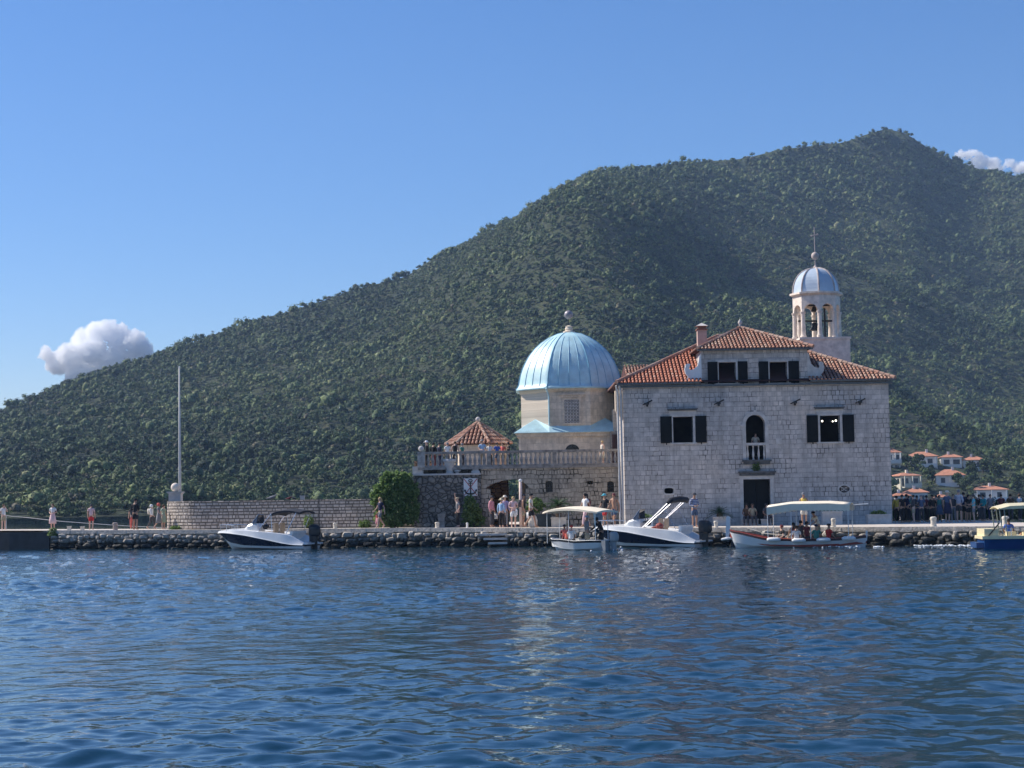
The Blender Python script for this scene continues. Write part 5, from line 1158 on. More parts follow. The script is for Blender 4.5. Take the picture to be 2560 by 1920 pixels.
for (px, yt, back, lab, tk, tcl, bk_, bcl, hd, sk_) in crowd:
    dd_ = 100.3+(back-1)*.95; on_quay(px, yt, 1317, dd_-P_on_quay(px, 0).y if False else crowd_back(px, dd_), R(rp.uniform(-180, 180)), rp.choice(['stand', 'hands', 'stand', 'face']), lab, (tk, tcl), (bk_, bcl), (hd,), (), sk_, 'crowd in the shade beside the church')
hx_ = P(2395, 1290, 109).x
HEDGE = (hx_, 109.0, qz(hx_))
# people on the terrace
ZF = TO_.z+zfl+.02
def on_terrace(px, yt, d, rz, kind, label, *a, **k):
    x = P(px, 1140, d).x; zt = P(px, yt, d).z; h = min(1.88, max(1.45, zt-ZF)); return person((x, d, ZF), h, rz, kind, label, *a, **k)
on_terrace(1067, 1103, 105.9, R(-100), 'stand', 'person in a white sun hat and black coat at the corner of the terrace', ('longsleeve', 'black'), ('trousers', 'black'), (('sunhat', 'white'),))
on_terrace(1084, 1106, 106.3, R(150), 'hands', 'person all in black, first right of the white sun hat', ('longsleeve', 'black'), ('trousers', 'maroon'), (HK,), (), 1)
on_terrace(1098, 1107, 106.5, R(120), 'hands', 'person in dark navy between the black coats and the white t-shirt', ('longsleeve', 'navy'), ('trousers', 'navy'), (('cap', 'dgrey'),), (), 1)
on_terrace(1119, 1106, 105.8, R(-160), 'stand', 'grey-haired person in a white t-shirt behind the balustrade', ('tee', 'white'), ('trousers', 'grey'), (('hair', 'grey'),))
on_terrace(1138, 1103, 106.1, R(170), 'stand', 'person in a black waistcoat leaning near the stone urn', ('tank', 'black'), ('trousers', 'black'), (HB_,))
on_terrace(1156, 1108, 106.4, R(60), 'hands', 'person in a dark teal top in front of the pavilion', ('tee', 'green'), ('trousers', 'dgrey'), (('hair', 'grey'),))
on_terrace(1206, 1100, 105.9, R(10), 'hands', 'tall person in a light blue shirt and sun hat before the pavilion', ('tee', 'sky'), ('trousers', 'khaki'), (('sunhat', 'grey'),))
on_terrace(1224, 1113, 106.2, R(0), 'stand', 'short person in a white t-shirt right of the light blue shirt', ('tee', 'white'), ('trousers', 'black'), (HB_,))
on_terrace(1243, 1107, 105.9, R(20), 'stand', 'person in a bright blue shirt on the terrace', ('tee', 'blue'), ('shorts', 'denim'), (HK,), (), 1)
on_terrace(1257, 1114, 106.4, R(-20), 'hands', 'person in a coral top between the bright blue shirt and the black top', ('tee', 'coral'), ('shorts', 'khaki'), (HB_,))
on_terrace(1271, 1105, 106.1, R(-70), 'face', 'person in a black top nearest the domed chapel', ('tee', 'black'), ('trousers', 'dgrey'), (HK,), (), 1)
on_terrace(1506, 1104, 105.9, R(-60), 'stand', 'blond person in beige alone at the right end of the terrace', ('tank', 'cream'), ('skirt', 'cream'), (('hair', 'blond'),))
p = P(1889, 1108, DF+.9); person((p.x, DF+.9, p.z-1.02), 1.62, R(5), 'hands', 'person in a white top and dark waistcoat standing in the arched church window', ('tee', 'cream'), ('trousers', 'dgrey'), (('hair', 'brown'),))

# ---------------------------------------------------------------- boats
def sm(n, a, b): return [a+(b-a)*i/(n-1) for i in range(n)]
def interp(tab, x): return float(np.interp(x, [t[0] for t in tab], [t[1] for t in tab]))
def hull_parts(root, L, tabs, levels, mats, names, n=26, stern=True):
    """hull lofted from level curves; tabs[level] = (halfwidth table, height table) against s in 0..1 from bow"""
    S_ = sm(n, 0, 1)
    for li in range(len(levels)-1):
        mb = MB()
        for sgn in (1, -1):
            rings = []
            for s in S_:
                row = []
                for q in range(5):
                    t = q/4; a, b_ = levels[li], levels[li+1]
                    xa, wa, za = interp(tabs[a][2], s), interp(tabs[a][0], s), interp(tabs[a][1], s); xb, wb, zb_ = interp(tabs[b_][2], s), interp(tabs[b_][0], s), interp(tabs[b_][1], s)
                    row.append((xa+(xb-xa)*t, sgn*(wa+(wb-wa)*t), za+(zb_-za)*t))
                rings.append(row if sgn > 0 else row[::-1])
            mb.loft(rings, closed=False, caps=False)
        if stern and names[li]:
            a, b_ = levels[li], levels[li+1]; xa, wa, za = interp(tabs[a][2], 1), interp(tabs[a][0], 1), interp(tabs[a][1], 1); xb, wb, zb_ = interp(tabs[b_][2], 1), interp(tabs[b_][0], 1), interp(tabs[b_][1], 1)
            mb.add([(xa, wa, za), (xa, -wa, za), (xb, -wb, zb_), (xb, wb, zb_)], [(0, 1, 2, 3)])
        mb.build(names[li], mats[li], root, True)
def outboard(root, x, y, z, sc=1.0, m=None, tilt=0.0):
    e = MB()
    def T(px_, py_, pz_): c_, s_ = math.cos(tilt), math.sin(tilt); return (x+(px_*c_-pz_*s_)*sc, y+py_*sc, z+(px_*s_+pz_*c_)*sc)
    e.loft([[T(.04+.34*f_*math.cos(q*math.pi/6)+(.05 if math.cos(q*math.pi/6) > 0 else 0)+sh_, .20*w_*math.sin(q*math.pi/6), pz_) for q in range(12)] for pz_, w_, f_, sh_ in ((.16, .6, .6, 0), (.24, .95, .9, 0), (.36, 1.0, 1.0, 0), (.56, 1.0, 1.0, .0), (.70, .92, .92, -.03), (.79, .7, .72, -.06), (.82, .3, .35, -.08))])
    o = e.build('outboard_motor', m or M_BLACK, root)
    e = MB(); e.loft([[T(px_*f_+o_, py_, pz_) for px_, py_ in ((-.14, -.07), (.2, -.05), (.2, .05), (-.14, .07))] for pz_, f_, o_ in ((.2, 1.1, 0), (-.2, .9, .02), (-.55, .8, .05), (-.72, .9, .08))]); e.box(x-.22*sc, x-.05*sc, y-.1*sc, y+.1*sc, z-.12*sc, z+.22*sc); e.tube([T(-.15, 0, -.62), T(.28, 0, -.62)], [.05*sc, .06*sc], 8)
    e.build('outboard_leg', m or M_BLACK, o)
def speedboat(pb, ps, d, yaw, label, name, flip=False, bimini='up', L=None):
    "bow at -x (s=0); origin at the bow on the waterline"
    o = P(pb, 1370, d); e = empty('speedboat', (o.x, d, 0), yaw, label, 'speedboat', 'moored speedboats')
    L = L; k = L/6.0
    X = lambda dx: [(0, dx[0]*k), (.1, dx[1]*k), (.5, 3.0*k), (1, 6.0*k)]
    keel = ([(0, 0), (1, 0)], [(0, .35), (.08, .02), (.18, -.12), (1, -.18)], X((.62, .95)))
    chine = ([(0, .02), (.1, .25), (.3, .75), (.6, 1.0), (1, 1.0)], [(0, .5), (.12, .22), (.3, .10), (1, .02)], X((.50, .90)))
    low = ([(0, .03), (.1, .36), (.3, .86), (.6, 1.06), (1, 1.03)], [(0, .74), (.06, .60), (.15, .40), (.35, .24), (.7, .17), (1, .16)], X((.30, .78)))
    sheer = ([(0, .04), (.08, .45), (.25, .95), (.5, 1.15), (.8, 1.15), (1, 1.08)], [(0, .93), (.08, .965), (.2, .94), (.4, .80), (.6, .58), (.78, .36), (.9, .25), (1, .22)], X((.0, .60)))
    gun = ([(0, .02), (.08, .42), (.25, .90), (.5, 1.08), (.8, 1.08), (1, .95)], [(0, 1.03), (.08, 1.09), (.2, 1.12), (.4, 1.08), (.6, .98), (.75, .90), (.86, .80), (.93, .55), (1, .34)], X((.0, .60)))
    inn_ = ([(0, 0), (.08, .30), (.25, .74), (.5, .88), (.8, .88), (1, .7)], [(0, 1.05), (.08, 1.12), (.2, 1.16), (.4, 1.12), (.6, 1.01), (.75, .93), (.86, .82), (.93, .57), (1, .36)], X((.08, .66)))
    cl = ([(0, 0), (1, 0)], [(0, 1.06), (.1, 1.17), (.3, 1.22), (.36, 1.18), (.4, .55), (.86, .5), (.9, .45), (1, .36)], X((.08, .66)))
    tabs = dict(keel=keel, chine=chine, low=low, sheer=sheer, gun=gun, inn=inn_, cl=cl)
    hull_parts(e, L, tabs, ['keel', 'chine', 'low'], [M_GEL, M_GEL], ['hull_bottom', 'hull_chine'])
    hull_parts(e, L, tabs, ['low', 'sheer'], [M_NAVY], ['hull_side'])
    hull_parts(e, L, tabs, ['sheer', 'gun', 'inn', 'cl'], [M_GEL]*3, ['topside', 'side_deck', 'deck'])
    # rub rail, bow rail, console, screen, seats
    mb = MB()
    for sg_ in (1, -1): mb.tube([(interp(sheer[2], s)-.0, sg_*(interp(sheer[0], s)+.015), interp(sheer[1], s)) for s in sm(24, 0, 1)], .022, 6)
    mb.build('rub_rail', M_GEL, e)
    mb = MB()
    for sg_ in (1, -1):
        mb.tube([(.05*k, 0, 1.36*k)] + [(x_*k, sg_*y_, z_*k) for x_, y_, z_ in ((.35, .35, 1.38), (.9, .62, 1.38), (1.5, .80, 1.34))], .016, 6)
        for x_, y_ in ((.35, .35), (.9, .62), (1.5, .8)): mb.tube([(x_*k, sg_*y_, 1.06), (x_*k, sg_*y_, 1.37*k)], .013, 5)
    mb.build('bow_rail', M_STEEL, e)
    c0 = 2.15*k; mb = MB(); mb.loft([[(c0+dx, y_, z_) for y_, z_ in ((-w_, .55), (-w_, h_-.12), (-w_*.8, h_), (w_*.8, h_), (w_, h_-.12), (w_, .55))] for dx, w_, h_ in ((-.25, .42, 1.18), (.05, .5, 1.42), (.35, .5, 1.50), (.62, .45, 1.48), (.7, .42, 1.30))]); mb.build('console', M_GEL, e, False)
    mb = MB(); mb.add([(c0+.30, -.45, 1.48), (c0+.30, .45, 1.48), (c0+.66, .32, 1.98), (c0+.66, -.32, 1.98), (c0+.62, -.48, 1.49), (c0+.62, .48, 1.49), (c0+.32, -.45, 1.48), (c0+.32, .45, 1.48), (c0+.68, .32, 1.97), (c0+.68, -.32, 1.97)], [(0, 1, 2, 3), (9, 8, 7, 6), (0, 3, 4), (1, 5, 2)])
    mb.build('windscreen', mat('smoked_acrylic', (.05, .06, .08), .08, .1, 3, spec=.8), e)
    mb = MB(); mb.tube([(c0+.30, -.46, 1.49), (c0+.66, -.33, 1.99), (c0+.66, .33, 1.99), (c0+.30, .46, 1.49)], .014, 5); mb.build('windscreen_frame', M_STEEL, e)
    mb = MB(); 
    for i_ in range(14): aa = i_*6.283/14; mb.lathe([(.02, -.02), (.02, .02)], 5, (c0+.9, .2*math.cos(aa), 1.35+.2*math.sin(aa)))
    mb.tube([(c0+.9+.0, .2*math.cos(t*math.pi/8), 1.35+.2*math.sin(t*math.pi/8)) for t in range(17)], .018, 5); mb.tube([(c0+.6, 0, 1.3), (c0+.9, 0, 1.35)], .03, 6); mb.ball((c0+1.05, -.1, 1.28), .16, 8, 6); mb.ball((c0+.95, .2, 1.30), .14, 8, 6); mb.build('steering_wheel', M_BLACK, e)
    for sy_ in (-.38, .38):
        mb = MB(); mb.box(3.45*k, 3.95*k, sy_-.27, sy_+.27, .5, 1.02); mb.loft([[(3.9*k+dx, sy_+y_, z_) for y_, z_ in ((-.24, 1.0), (.24, 1.0), (.22, 1.5), (-.22, 1.5))] for dx in (.02, .12)]); mb.build('seat', M_TAN, e)
    mb = MB(); mb.box(4.6*k, 5.2*k, -.82, .82, .4, .86); mb.box(5.08*k, 5.25*k, -.82, .82, .86, 1.12 if bimini != 'up' else 1.02); mb.build('stern_bench', M_GEL, e)
    mb = MB(); mb.box(5.0*k, 6.25*k, -.95, .95, .26, .34); mb.build('swim_platform', M_GEL, e)
    if bimini == 'up':
        f1, f2 = 3.35*k, 5.35*k
        mb = MB()
        for sg_ in (1, -1):
            mb.tube([(3.05*k, sg_*1.0, .95), (3.95*k, sg_*.9, 2.05)], .022, 6); mb.tube([(4.95*k, sg_*1.0, .9), (5.55*k, sg_*.9, 2.1)], .022, 6); mb.tube([(3.95*k, sg_*.93, 2.05), (4.05*k, sg_*1.0, .95)], .014, 6)
        mb.build('bimini_frame', M_STEEL, e)
        mb = MB(); rings = []
        for i_ in range(11):
            t = i_/10; x_ = (3.9+1.85*t)*k; zt_ = 2.05+.14*math.sin(math.pi*t)+.04*t
            if i_ == 0: zt_ -= .08
            rings.append([(x_, -.92+1.84*j_/8, zt_+.10*math.sin(math.pi*j_/8)) for j_ in range(9)]+[(x_, .92-1.84*j_/8, zt_-.10+.08*math.sin(math.pi*j_/8)) for j_ in range(9)])
        mb.loft(rings); mb.build('bimini_canopy', M_NCANV, e)
    else:
        mb = MB()
        for sg_ in (1, -1):
            mb.tube([(3.2*k, sg_*1.0, 1.05), (4.7*k, sg_*.95, 2.42)], .022, 6); mb.tube([(3.3*k, sg_*.9, 1.08), (4.75*k, sg_*.85, 2.30)], .018, 6); mb.tube([(4.4*k, sg_*.95, 2.0), (5.0*k, sg_*1.0, .95)], .012, 6)
        mb.tube([(4.7*k, -.95, 2.42), (4.7*k, .95, 2.42)], .02, 6); mb.tube([(4.4*k, -.95, 2.05), (4.4*k, .95, 2.05)], .012, 6); mb.build('bimini_frame', M_STEEL, e)
        mb = MB(); mb.tube([(4.62*k, -1.05, 2.30), (4.72*k, -.9, 2.44), (4.85*k, 0, 2.50), (4.9*k, .9, 2.46), (4.85*k, 1.05, 2.36)], [.1, .15, .17, .15, .1], 10); mb.build('folded_bimini', M_NCANV, e)
    outboard(e, 6.15*k, 0, .52, 1.05)
    MB().tube([(.5*k, .3, 1.15), (.35*k, 1.4, 1.2), (.3*k, 2.6, qz(o.x))], .012, 5).build('mooring_line', M_WHITE, e)
    return e
spL = speedboat(546, 795, 104.6, R(-22), 'white and navy speedboat with raised navy bimini moored by the curved wall', 'a', L=6.2)
spR = speedboat(1484, 1745, 95.6, R(-27), 'white and navy speedboat with folded bimini moored before the church', 'b', bimini='down', L=6.2)
# red cushion on the right boat
ck = MB(); ck.ball((4.1, -.6, 1.1), .22, 10, 8, .8); ck.tube([(3.7, -.7, 1.0), (4.1, -.6, 1.12)], .06, 6); o = ck.build('red_fender', M_RED, True and None); o.matrix_world = Matrix.Translation(spR.location) @ Matrix.Rotation(R(-27), 4, 'Z'); tag(o, 'red rolled cushion lying on the deck of the speedboat before the church', 'cushion')

def wood_boat(o, yaw, L, label, cat, B=1.0, hs=(.95, .5, .62), hullm=None, band=M_RED, name='boat', red=True, group=None):
    e = empty(name, o, yaw, label, cat, group)
    bw, md_, sw = hs
    xk = [(0, .28), (.06, .34), (.5, L/2), (.94, L-.15), (1, L-.08)]; xs_ = [(0, 0), (.06, .12*L/6), (.5, L/2), (.94, L-.3), (1, L)]
    keel = ([(0, 0), (1, 0)], [(0, .02), (.1, -.25), (.9, -.25), (1, -.1)], xk)
    bil = ([(0, .02), (.12, .35*B), (.3, .70*B), (.55, .84*B), (.8, .66*B), (1, .05)], [(0, .35), (.2, .12), (.5, .05), (.8, .10), (1, .25)], [(a, b_*.5+c_*.5) for (a, b_), (_, c_) in zip(xk, xs_)])
    zt = [(0, bw), (.12, bw*.86), (.3, md_*1.16), (.55, md_), (.8, md_*1.02+.02), (1, sw)]
    hwt = [(0, .03), (.06, .30*B), (.15, .55*B), (.3, .85*B), (.55, 1.0*B), (.8, .82*B), (.93, .45*B), (1, .05)]
    she = (hwt, [(a, z_-.13) for a, z_ in zt], xs_); top_ = ([(a, w_+.01) for a, w_ in hwt], [(a, z_-.02) for a, z_ in zt], xs_); gw = ([(a, max(.01, w_-.06)) for a, w_ in hwt], zt, xs_); ins = ([(a, max(.0, w_-.12)) for a, w_ in hwt], [(a, z_-.40) for a, z_ in zt], xs_); fl_ = ([(0, 0), (1, 0)], [(0, bw-.5), (.5, .05), (1, sw-.5)], xs_)
    tabs = dict(keel=keel, bil=bil, she=she, top=top_, gw=gw, ins=ins, fl=fl_)
    hull_parts(e, L, tabs, ['keel', 'bil', 'she'], [hullm or M_GEL]*2, ['hull_bottom', 'hull'], stern=False)
    hull_parts(e, L, tabs, ['she', 'top', 'gw'], [mat('dark_gunwale', (.05, .02, .02), .5, .2, 5) if red else M_BLACK, M_WHITE if not red else band], ['rub_strake', 'gunwale'], stern=False)
    hull_parts(e, L, tabs, ['gw', 'ins', 'fl'], [band if red else M_GEL, M_GEL], ['inner_side', 'floor'], stern=False)
    for t_ in (.32, .5, .68, .84):
        x_ = interp(xs_, t_); w_ = interp(hwt, t_)-.1; z_ = interp(zt, t_)-.18; MB().box(x_-.14, x_+.14, -w_, w_, z_-.04, z_).build('thwart', M_CREAM if red else M_GEL, e)
    return e, zt, hwt, xs_
# tour boat with a long white canopy
o = P(1829, 1368, 89.3); wbL = (2153-1829)/math.cos(R(17))*89/F
tb, zt, hwt, xs_ = wood_boat(Vector((o.x, 89.9, 0)), R(-17), wbL, 'white wooden tour boat with red inside and long cream canopy before the church door', 'tour boat', 1.0, (.95, .44, .58), name='tour_boat')
mb = MB(); mb.prism([(-.22, .42), (-.13, .40), (.02, .80), (.04, 1.55), (-.08, 1.62), (-.16, 1.55)], -.03, .03); mb.build('rudder', M_WHITE, tb)
mb = MB(); mb.tube([(-.45, 0, .42), (-.12, 0, .48), (.15, 0, .50)], [.05, .08, .05], 8); mb.build('rudder_bracket', M_WHITE, tb); MB().tube([(L_v, 0, z_) for L_v, z_ in ((wbL-.03, .3), (wbL+.02, .80))], .05, 8).build('stem_post', M_WHITE, tb)
MB().tube([(.95, -.5, 1.0), (1.9, -.62, .72), (2.9, -.7, .62)], .02, 6).build('boat_hook', M_CANV, tb)
cx0, cx1 = 2.05, 6.15; zc = 2.02; mb = MB(); rings = []
for i_ in range(13):
    t = i_/12; x_ = cx0+(cx1-cx0)*t; lift = .16*min(1, t*3.5)*(1 if t < .75 else 1-(t-.75)*2.2)
    rings.append([(x_, -.98+1.96*j_/10, zc+lift+.12*math.sin(math.pi*j_/10)) for j_ in range(11)]+[(x_, .98-1.96*j_/10, zc+lift-.03+.12*math.sin(math.pi*j_/10)) for j_ in range(11)])
mb.loft(rings); can = mb.build('canopy', M_CANV, tb, True)
mb = MB()
def valance(x0, y0, x1, y1, z0_, z1_, n=16, dep=.34):
    for i_ in range(n):
        a, b_ = i_/n, (i_+1)/n; xa, ya, xb, yb = x0+(x1-x0)*a, y0+(y1-y0)*a, x0+(x1-x0)*b_, y0+(y1-y0)*b_; za, zb_ = z0_+(z1_-z0_)*a, z0_+(z1_-z0_)*b_; xm_, ym_ = (xa+xb)/2, (ya+yb)/2
        mb.add([(xa, ya, za), (xb, yb, zb_), (xb, yb, zb_-dep), (xm_, ym_, (za+zb_)/2-dep-.05), (xa, ya, za-dep), (xa+.012, ya+.012, za), (xb+.012, yb+.012, zb_), (xb+.012, yb+.012, zb_-dep), (xm_+.012, ym_+.012, (za+zb_)/2-dep-.05), (xa+.012, ya+.012, za-dep)], [(0, 1, 2, 3, 4), (9, 8, 7, 6, 5)])
valance(cx0, -1.0, cx0+1.2, -1.0, zc, zc+.16, 5); valance(cx0+1.2, -1.0, cx1, -1.0, zc+.16, zc+.1, 16, .30); valance(cx0, 1.0, cx0+1.2, 1.0, zc, zc+.16, 5); valance(cx0+1.2, 1.0, cx1, 1.0, zc+.16, zc+.1, 16, .30); valance(cx0, 1.0, cx0, -1.0, zc, zc, 8)
mb.build('valance', M_CANV, can)
mb = MB()
for x_ in (cx0+.03, cx0+1.2, 4.2, cx1-.1):
    for sg_ in (-1, 1): mb = MB(); mb.tube([(x_, sg_*.93, .35), (x_, sg_*.95, zc+.1)], .018, 6); mb.build('canopy_post', M_WHITE, tb)
MB().tube([(cx1-.1, 0, zc+.05), (cx1+.8, 0, zc+.1)], .02, 6).build('flag_pole', M_WHITE, tb)
fsx = ((.36, 'first'), (.53, 'second'), (.70, 'third'), (.87, 'last'))
for t_, nm in fsx:
    x_, w_, z_ = interp(xs_, t_), interp(hwt, t_), interp(zt, t_); f_ = MB(); f_.tube([(-.34, 0, 0), (-.22, 0, 0), (.22, 0, 0), (.34, 0, 0)], [.05, .11, .11, .05], 10)
    fo = f_.build('fender', M_WHITE, smooth=True); fo.matrix_world = Matrix.Translation(tb.location) @ Matrix.Rotation(R(-17), 4, 'Z') @ Matrix.Translation((x_, -w_-.10, z_-.07))
    tag(fo, {'first': 'white fender nearest the rudder of the tour boat', 'second': 'white fender under the white shirt passenger of the tour boat', 'third': 'white fender under the red shirt passenger of the tour boat', 'last': 'white fender nearest the stem post of the tour boat'}[nm], 'fender', 'white fenders on the tour boat')
def in_boat(b, x, y, z, h, rz, kind, *a, **k):
    M_ = Matrix.Translation(b.location) @ Matrix.Rotation(b.rotation_euler.z, 4, 'Z'); return person(M_ @ Vector((x, y, z)), h, rz, kind, *a, **k)
def bx(px, b, y=0): # local x in a boat for a photo column
    M_ = Matrix.Translation(b.location) @ Matrix.Rotation(b.rotation_euler.z, 4, 'Z'); lo, hi = -1, 9
    for _ in range(40):
        m_ = (lo+hi)/2; q = M_ @ Vector((m_, y, 1)); col = 1280+q.x/q.y*F
        if col+ (q.z-CH)*0 < px-4: lo = m_
        else: hi = m_
    return lo
in_boat(tb, bx(1948, tb), .25, -.12, 1.68, R(-70), 'sit', 'tour boat passenger in a black t-shirt with red hair', ('tee', 'black'), ('shorts', 'dgrey'), (('hair', 'maroon'),))
in_boat(tb, bx(1986, tb, -.3), -.3, -.14, 1.66, R(175), 'sit', 'tour boat passenger in a white t-shirt seen from behind', ('tee', 'white'), ('shorts', 'white'), (('hair', 'brown'),))
in_boat(tb, bx(1979, tb, .5), .5, .0, 1.66, R(200), 'sit', 'tour boat passenger with bare shoulders and long dark hair', ('tank', 'maroon'), ('shorts', 'dgrey'), (('longhair', 'black'),), (), 1)
in_boat(tb, bx(1997, tb, .55), .55, .05, 1.74, R(160), 'sit', 'tour boat passenger in a dark shirt behind the white t-shirt', ('tee', 'dgrey'), ('shorts', 'dgrey'), (HK,), (), 1)
in_boat(tb, bx(2012, tb, .6), .6, .02, 1.70, R(190), 'sit', 'tour boat passenger in a maroon top under the canopy', ('tee', 'maroon'), ('shorts', 'dgrey'), (HK,), (), 1)
in_boat(tb, bx(2040, tb, .4), .4, .22, 1.60, R(-60), 'lean', 'boatman in a cream t-shirt stooping under the canopy', ('tee', 'cream'), ('shorts', 'khaki'), (('cap', 'black'),), (), 1)
in_boat(tb, bx(2036, tb, -.3), -.3, -.14, 1.70, R(180), 'sit', 'tour boat passenger in a green t-shirt seen from behind', ('tee', 'green'), ('shorts', 'dgrey'), (('cap', 'navy'),), (), 1)
in_boat(tb, bx(2067, tb), -.05, -.12, 1.70, R(120), 'sit', 'tour boat passenger in a red shirt and black cap', ('tee', 'red'), ('shorts', 'dgrey'), (('cap', 'black'),), (), 1)
# small boat with flat canopy arriving at the quay
o = P(1474, 1374, 89.3)
sb_, zt2, hw2, xs2 = wood_boat(Vector((P(1381, 1374, 91.6).x, 91.6, 0)), R(-42), 3.9, 'small white motorboat with flat cream canopy arriving at the quay', 'motorboat', .85, (.66, .50, .52), name='motorboat', red=False)
mb = MB(); mb.loft([[(-.2+3.9*i_/10, -w_+2*w_*j_/8, 1.93+.20*math.sin(math.pi*i_/10)+.10*math.sin(math.pi*j_/8)) for j_ in range(9)]+[(-.2+3.9*i_/10, w_-2*w_*j_/8, 1.86+.16*math.sin(math.pi*i_/10)+.06*math.sin(math.pi*j_/8)) for j_ in range(9)] for i_, w_ in enumerate((.5, .8, .98, 1.0, 1.0, 1.0, 1.0, 1.0, .98, .95, .85))]); mb.build('canopy', M_CANV, sb_)
for x_, y_ in ((.1, -.5), (.1, .5), (1.8, -.8), (1.8, .8), (3.3, -.5), (3.3, .5)): MB().tube([(x_, y_, .35), (x_, y_, 1.98)], .018, 6).build('canopy_post', M_WHITE, sb_)
outboard(sb_, 4.05, 0, .32, .75, mat('grey_motor_paint', (.30, .33, .34), .4, .1, 4))
MB().box(3.6, 3.86, -.42, .42, .0, .50).build('transom', mat('grey_transom', (.22, .24, .26), .5, .1, 4), sb_)
in_boat(sb_, .75, .1, .08, 1.62, R(160), 'sit', 'motorboat passenger in a purple top and dark cap', ('tee', 'maroon'), ('shorts', 'dgrey'), (('cap', 'dgrey'),), (), 1)
in_boat(sb_, 1.15, -.15, .08, 1.66, R(150), 'sit', 'motorboat passenger in a coral red shirt and khaki cap', ('longsleeve', 'coral'), ('shorts', 'dgrey'), (('cap', 'khaki'),))
in_boat(sb_, 1.6, -.35, .06, 1.60, R(170), 'sit', 'motorboat passenger in a white t-shirt and red cap', ('tee', 'white'), ('shorts', 'dgrey'), (('cap', 'red'),))
in_boat(sb_, 2.5, -.2, .02, 1.72, R(110), 'hands', 'motorboat driver standing in a grey shirt and pale trousers', ('longsleeve', 'grey'), ('trousers', 'khaki'), (('cap', 'sky'),), (), 1)
in_boat(sb_, 3.0, .35, .02, 1.70, R(-60), 'lean', 'motorboat crew member in black leaning towards the quay', ('longsleeve', 'black'), ('trousers', 'black'), (HK,), (), 2)
# blue passenger boat entering at the right edge
o = P(2446, 1370, 82.0); bb = empty('passenger_boat', (o.x, 82.0, 0), R(-6), 'blue and cream passenger boat cut by the right edge of the view', 'passenger boat')
LB = 8.0
def bl_(x, w, z0_, z1_): return [(x, -w, z0_), (x, w, z0_), (x, w, z1_), (x, -w, z1_)]
mb = MB(); mb.loft([[(x_, -w_*.8, -.3), (x_, w_*.8, -.3), (x_, w_, .46), (x_, -w_, .46)] for x_, w_ in ((.12, 1.1), (.3, 1.15), (3, 1.25), (6, 1.15), (LB-.6, .6), (LB, .05))]); mb.build('hull', M_BLUE, bb)
mb = MB(); mb.box(-.22, .14, -.9, .9, .05, .30); mb.build('stern_step', M_BLUE, bb)
mb = MB(); mb.loft([[(x_, -w_, .462), (x_, w_, .462), (x_, w_, .60), (x_, -w_, .60)] for x_, w_ in ((.02, 1.15), (.3, 1.22), (3, 1.32), (6, 1.22), (LB-.5, .7), (LB+.1, .06))]); mb.build('gunwale', M_CREAM, bb)
mb = MB(); mb.box(.12, .75, -1.1, 1.1, .602, .92); mb.build('stern_locker', M_CREAM, bb); mb = MB(); mb.box(1.2, 1.6, -.8, -.2, .602, .78); mb.box(1.9, 2.5, -.9, -.4, .602, .76); mb.build('seat', M_CREAM, bb)
mb = MB(); rings = []
for i_ in range(11):
    t = i_/10; x_ = .75+5.6*t; rings.append([(x_, -1.12+2.24*j_/8, 1.94+.14*t+.12*math.sin(math.pi*j_/8)+(-.12 if i_ == 0 else 0)) for j_ in range(9)]+[(x_, 1.12-2.24*j_/8, 1.80+.14*t+.1*math.sin(math.pi*j_/8)+(.0 if i_ else .0)) for j_ in range(9)])
mb.loft(rings); mb.build('canopy', M_CREAM, bb)
for x_ in (.95, 1.15, 3.5, 6.0):
    for sg_ in (-1, 1): MB().tube([(x_, sg_*1.1, .6), (x_-.12 if x_ < 2 else x_, sg_*1.08, 1.86)], .025, 6).build('canopy_post', mat('pale_green_post', (.25, .30, .26), .5, .1, 4), bb)
for sg_ in (-1, 1): mb = MB(); mb.tube([(.75, sg_*1.15, .95), (2.0, sg_*1.2, .95), (6, sg_*1.15, 1.0)], .016, 6); [mb.tube([(x_, sg_*1.18, .6), (x_, sg_*1.18, .96)], .014, 5) for x_ in (1.3, 2.0, 3.2, 4.4)]; mb.build('handrail', M_STEEL, bb)
in_boat(bb, 1.35, -.3, .14, 1.66, R(170), 'sit', 'passenger in a blue shirt seated in the blue boat', ('tee', 'blue'), ('shorts', 'navy'), (HK,), (), 2)
MB().tube([(.3, -1.1, .6), (.8, -1.15, 1.2)], .03, 6).build('boat_ladder', M_BLACK, bb)
in_boat(bb, 2.35, .2, .14, 1.66, R(-100), 'sit', 'dark-haired passenger in maroon seated in the blue boat at the right edge', ('tee', 'maroon'), ('shorts', 'navy'), (HK,), (), 1)

# ---------------------------------------------------------------- quay furniture, plants, birds
def bollard(px, back, w, h, label, m=M_CANV, square=False, grp='bollards along the quay'):
    p = P_on_quay(px, back); mb = MB()
    if square: mb.box(-w/2, w/2, -w/2, w/2, 0, h*.86); mb.box(-w/2-.03, w/2+.03, -w/2-.03, w/2+.03, h*.86, h)
    else: mb.lathe([(w*.5, 0), (w*.5, h*.06), (w*.44, h*.12), (w*.42, h*.6), (w*.48, h*.72), (w*.5, h*.86), (w*.42, h*.96), (w*.2, h)], 14)
    o = mb.build('bollard', m, loc=p); tag(o, label, 'bollard', grp); return o
M_BOL = mat('pale_bollard_stone', (.66, .60, .50), .8, .12, 5)
bollard(173, .8, .22, .26, 'small pale square bollard, first left of the red shorts', M_BOL, True); bollard(206, .8, .22, .24, 'small pale square bollard nearest the person in red shorts', M_BOL, True)
bollard(288, .7, .34, .48, 'round-topped grey stone bollard left of the black hooded person', mat('grey_bollard', (.34, .28, .25), .85, .2, 6))
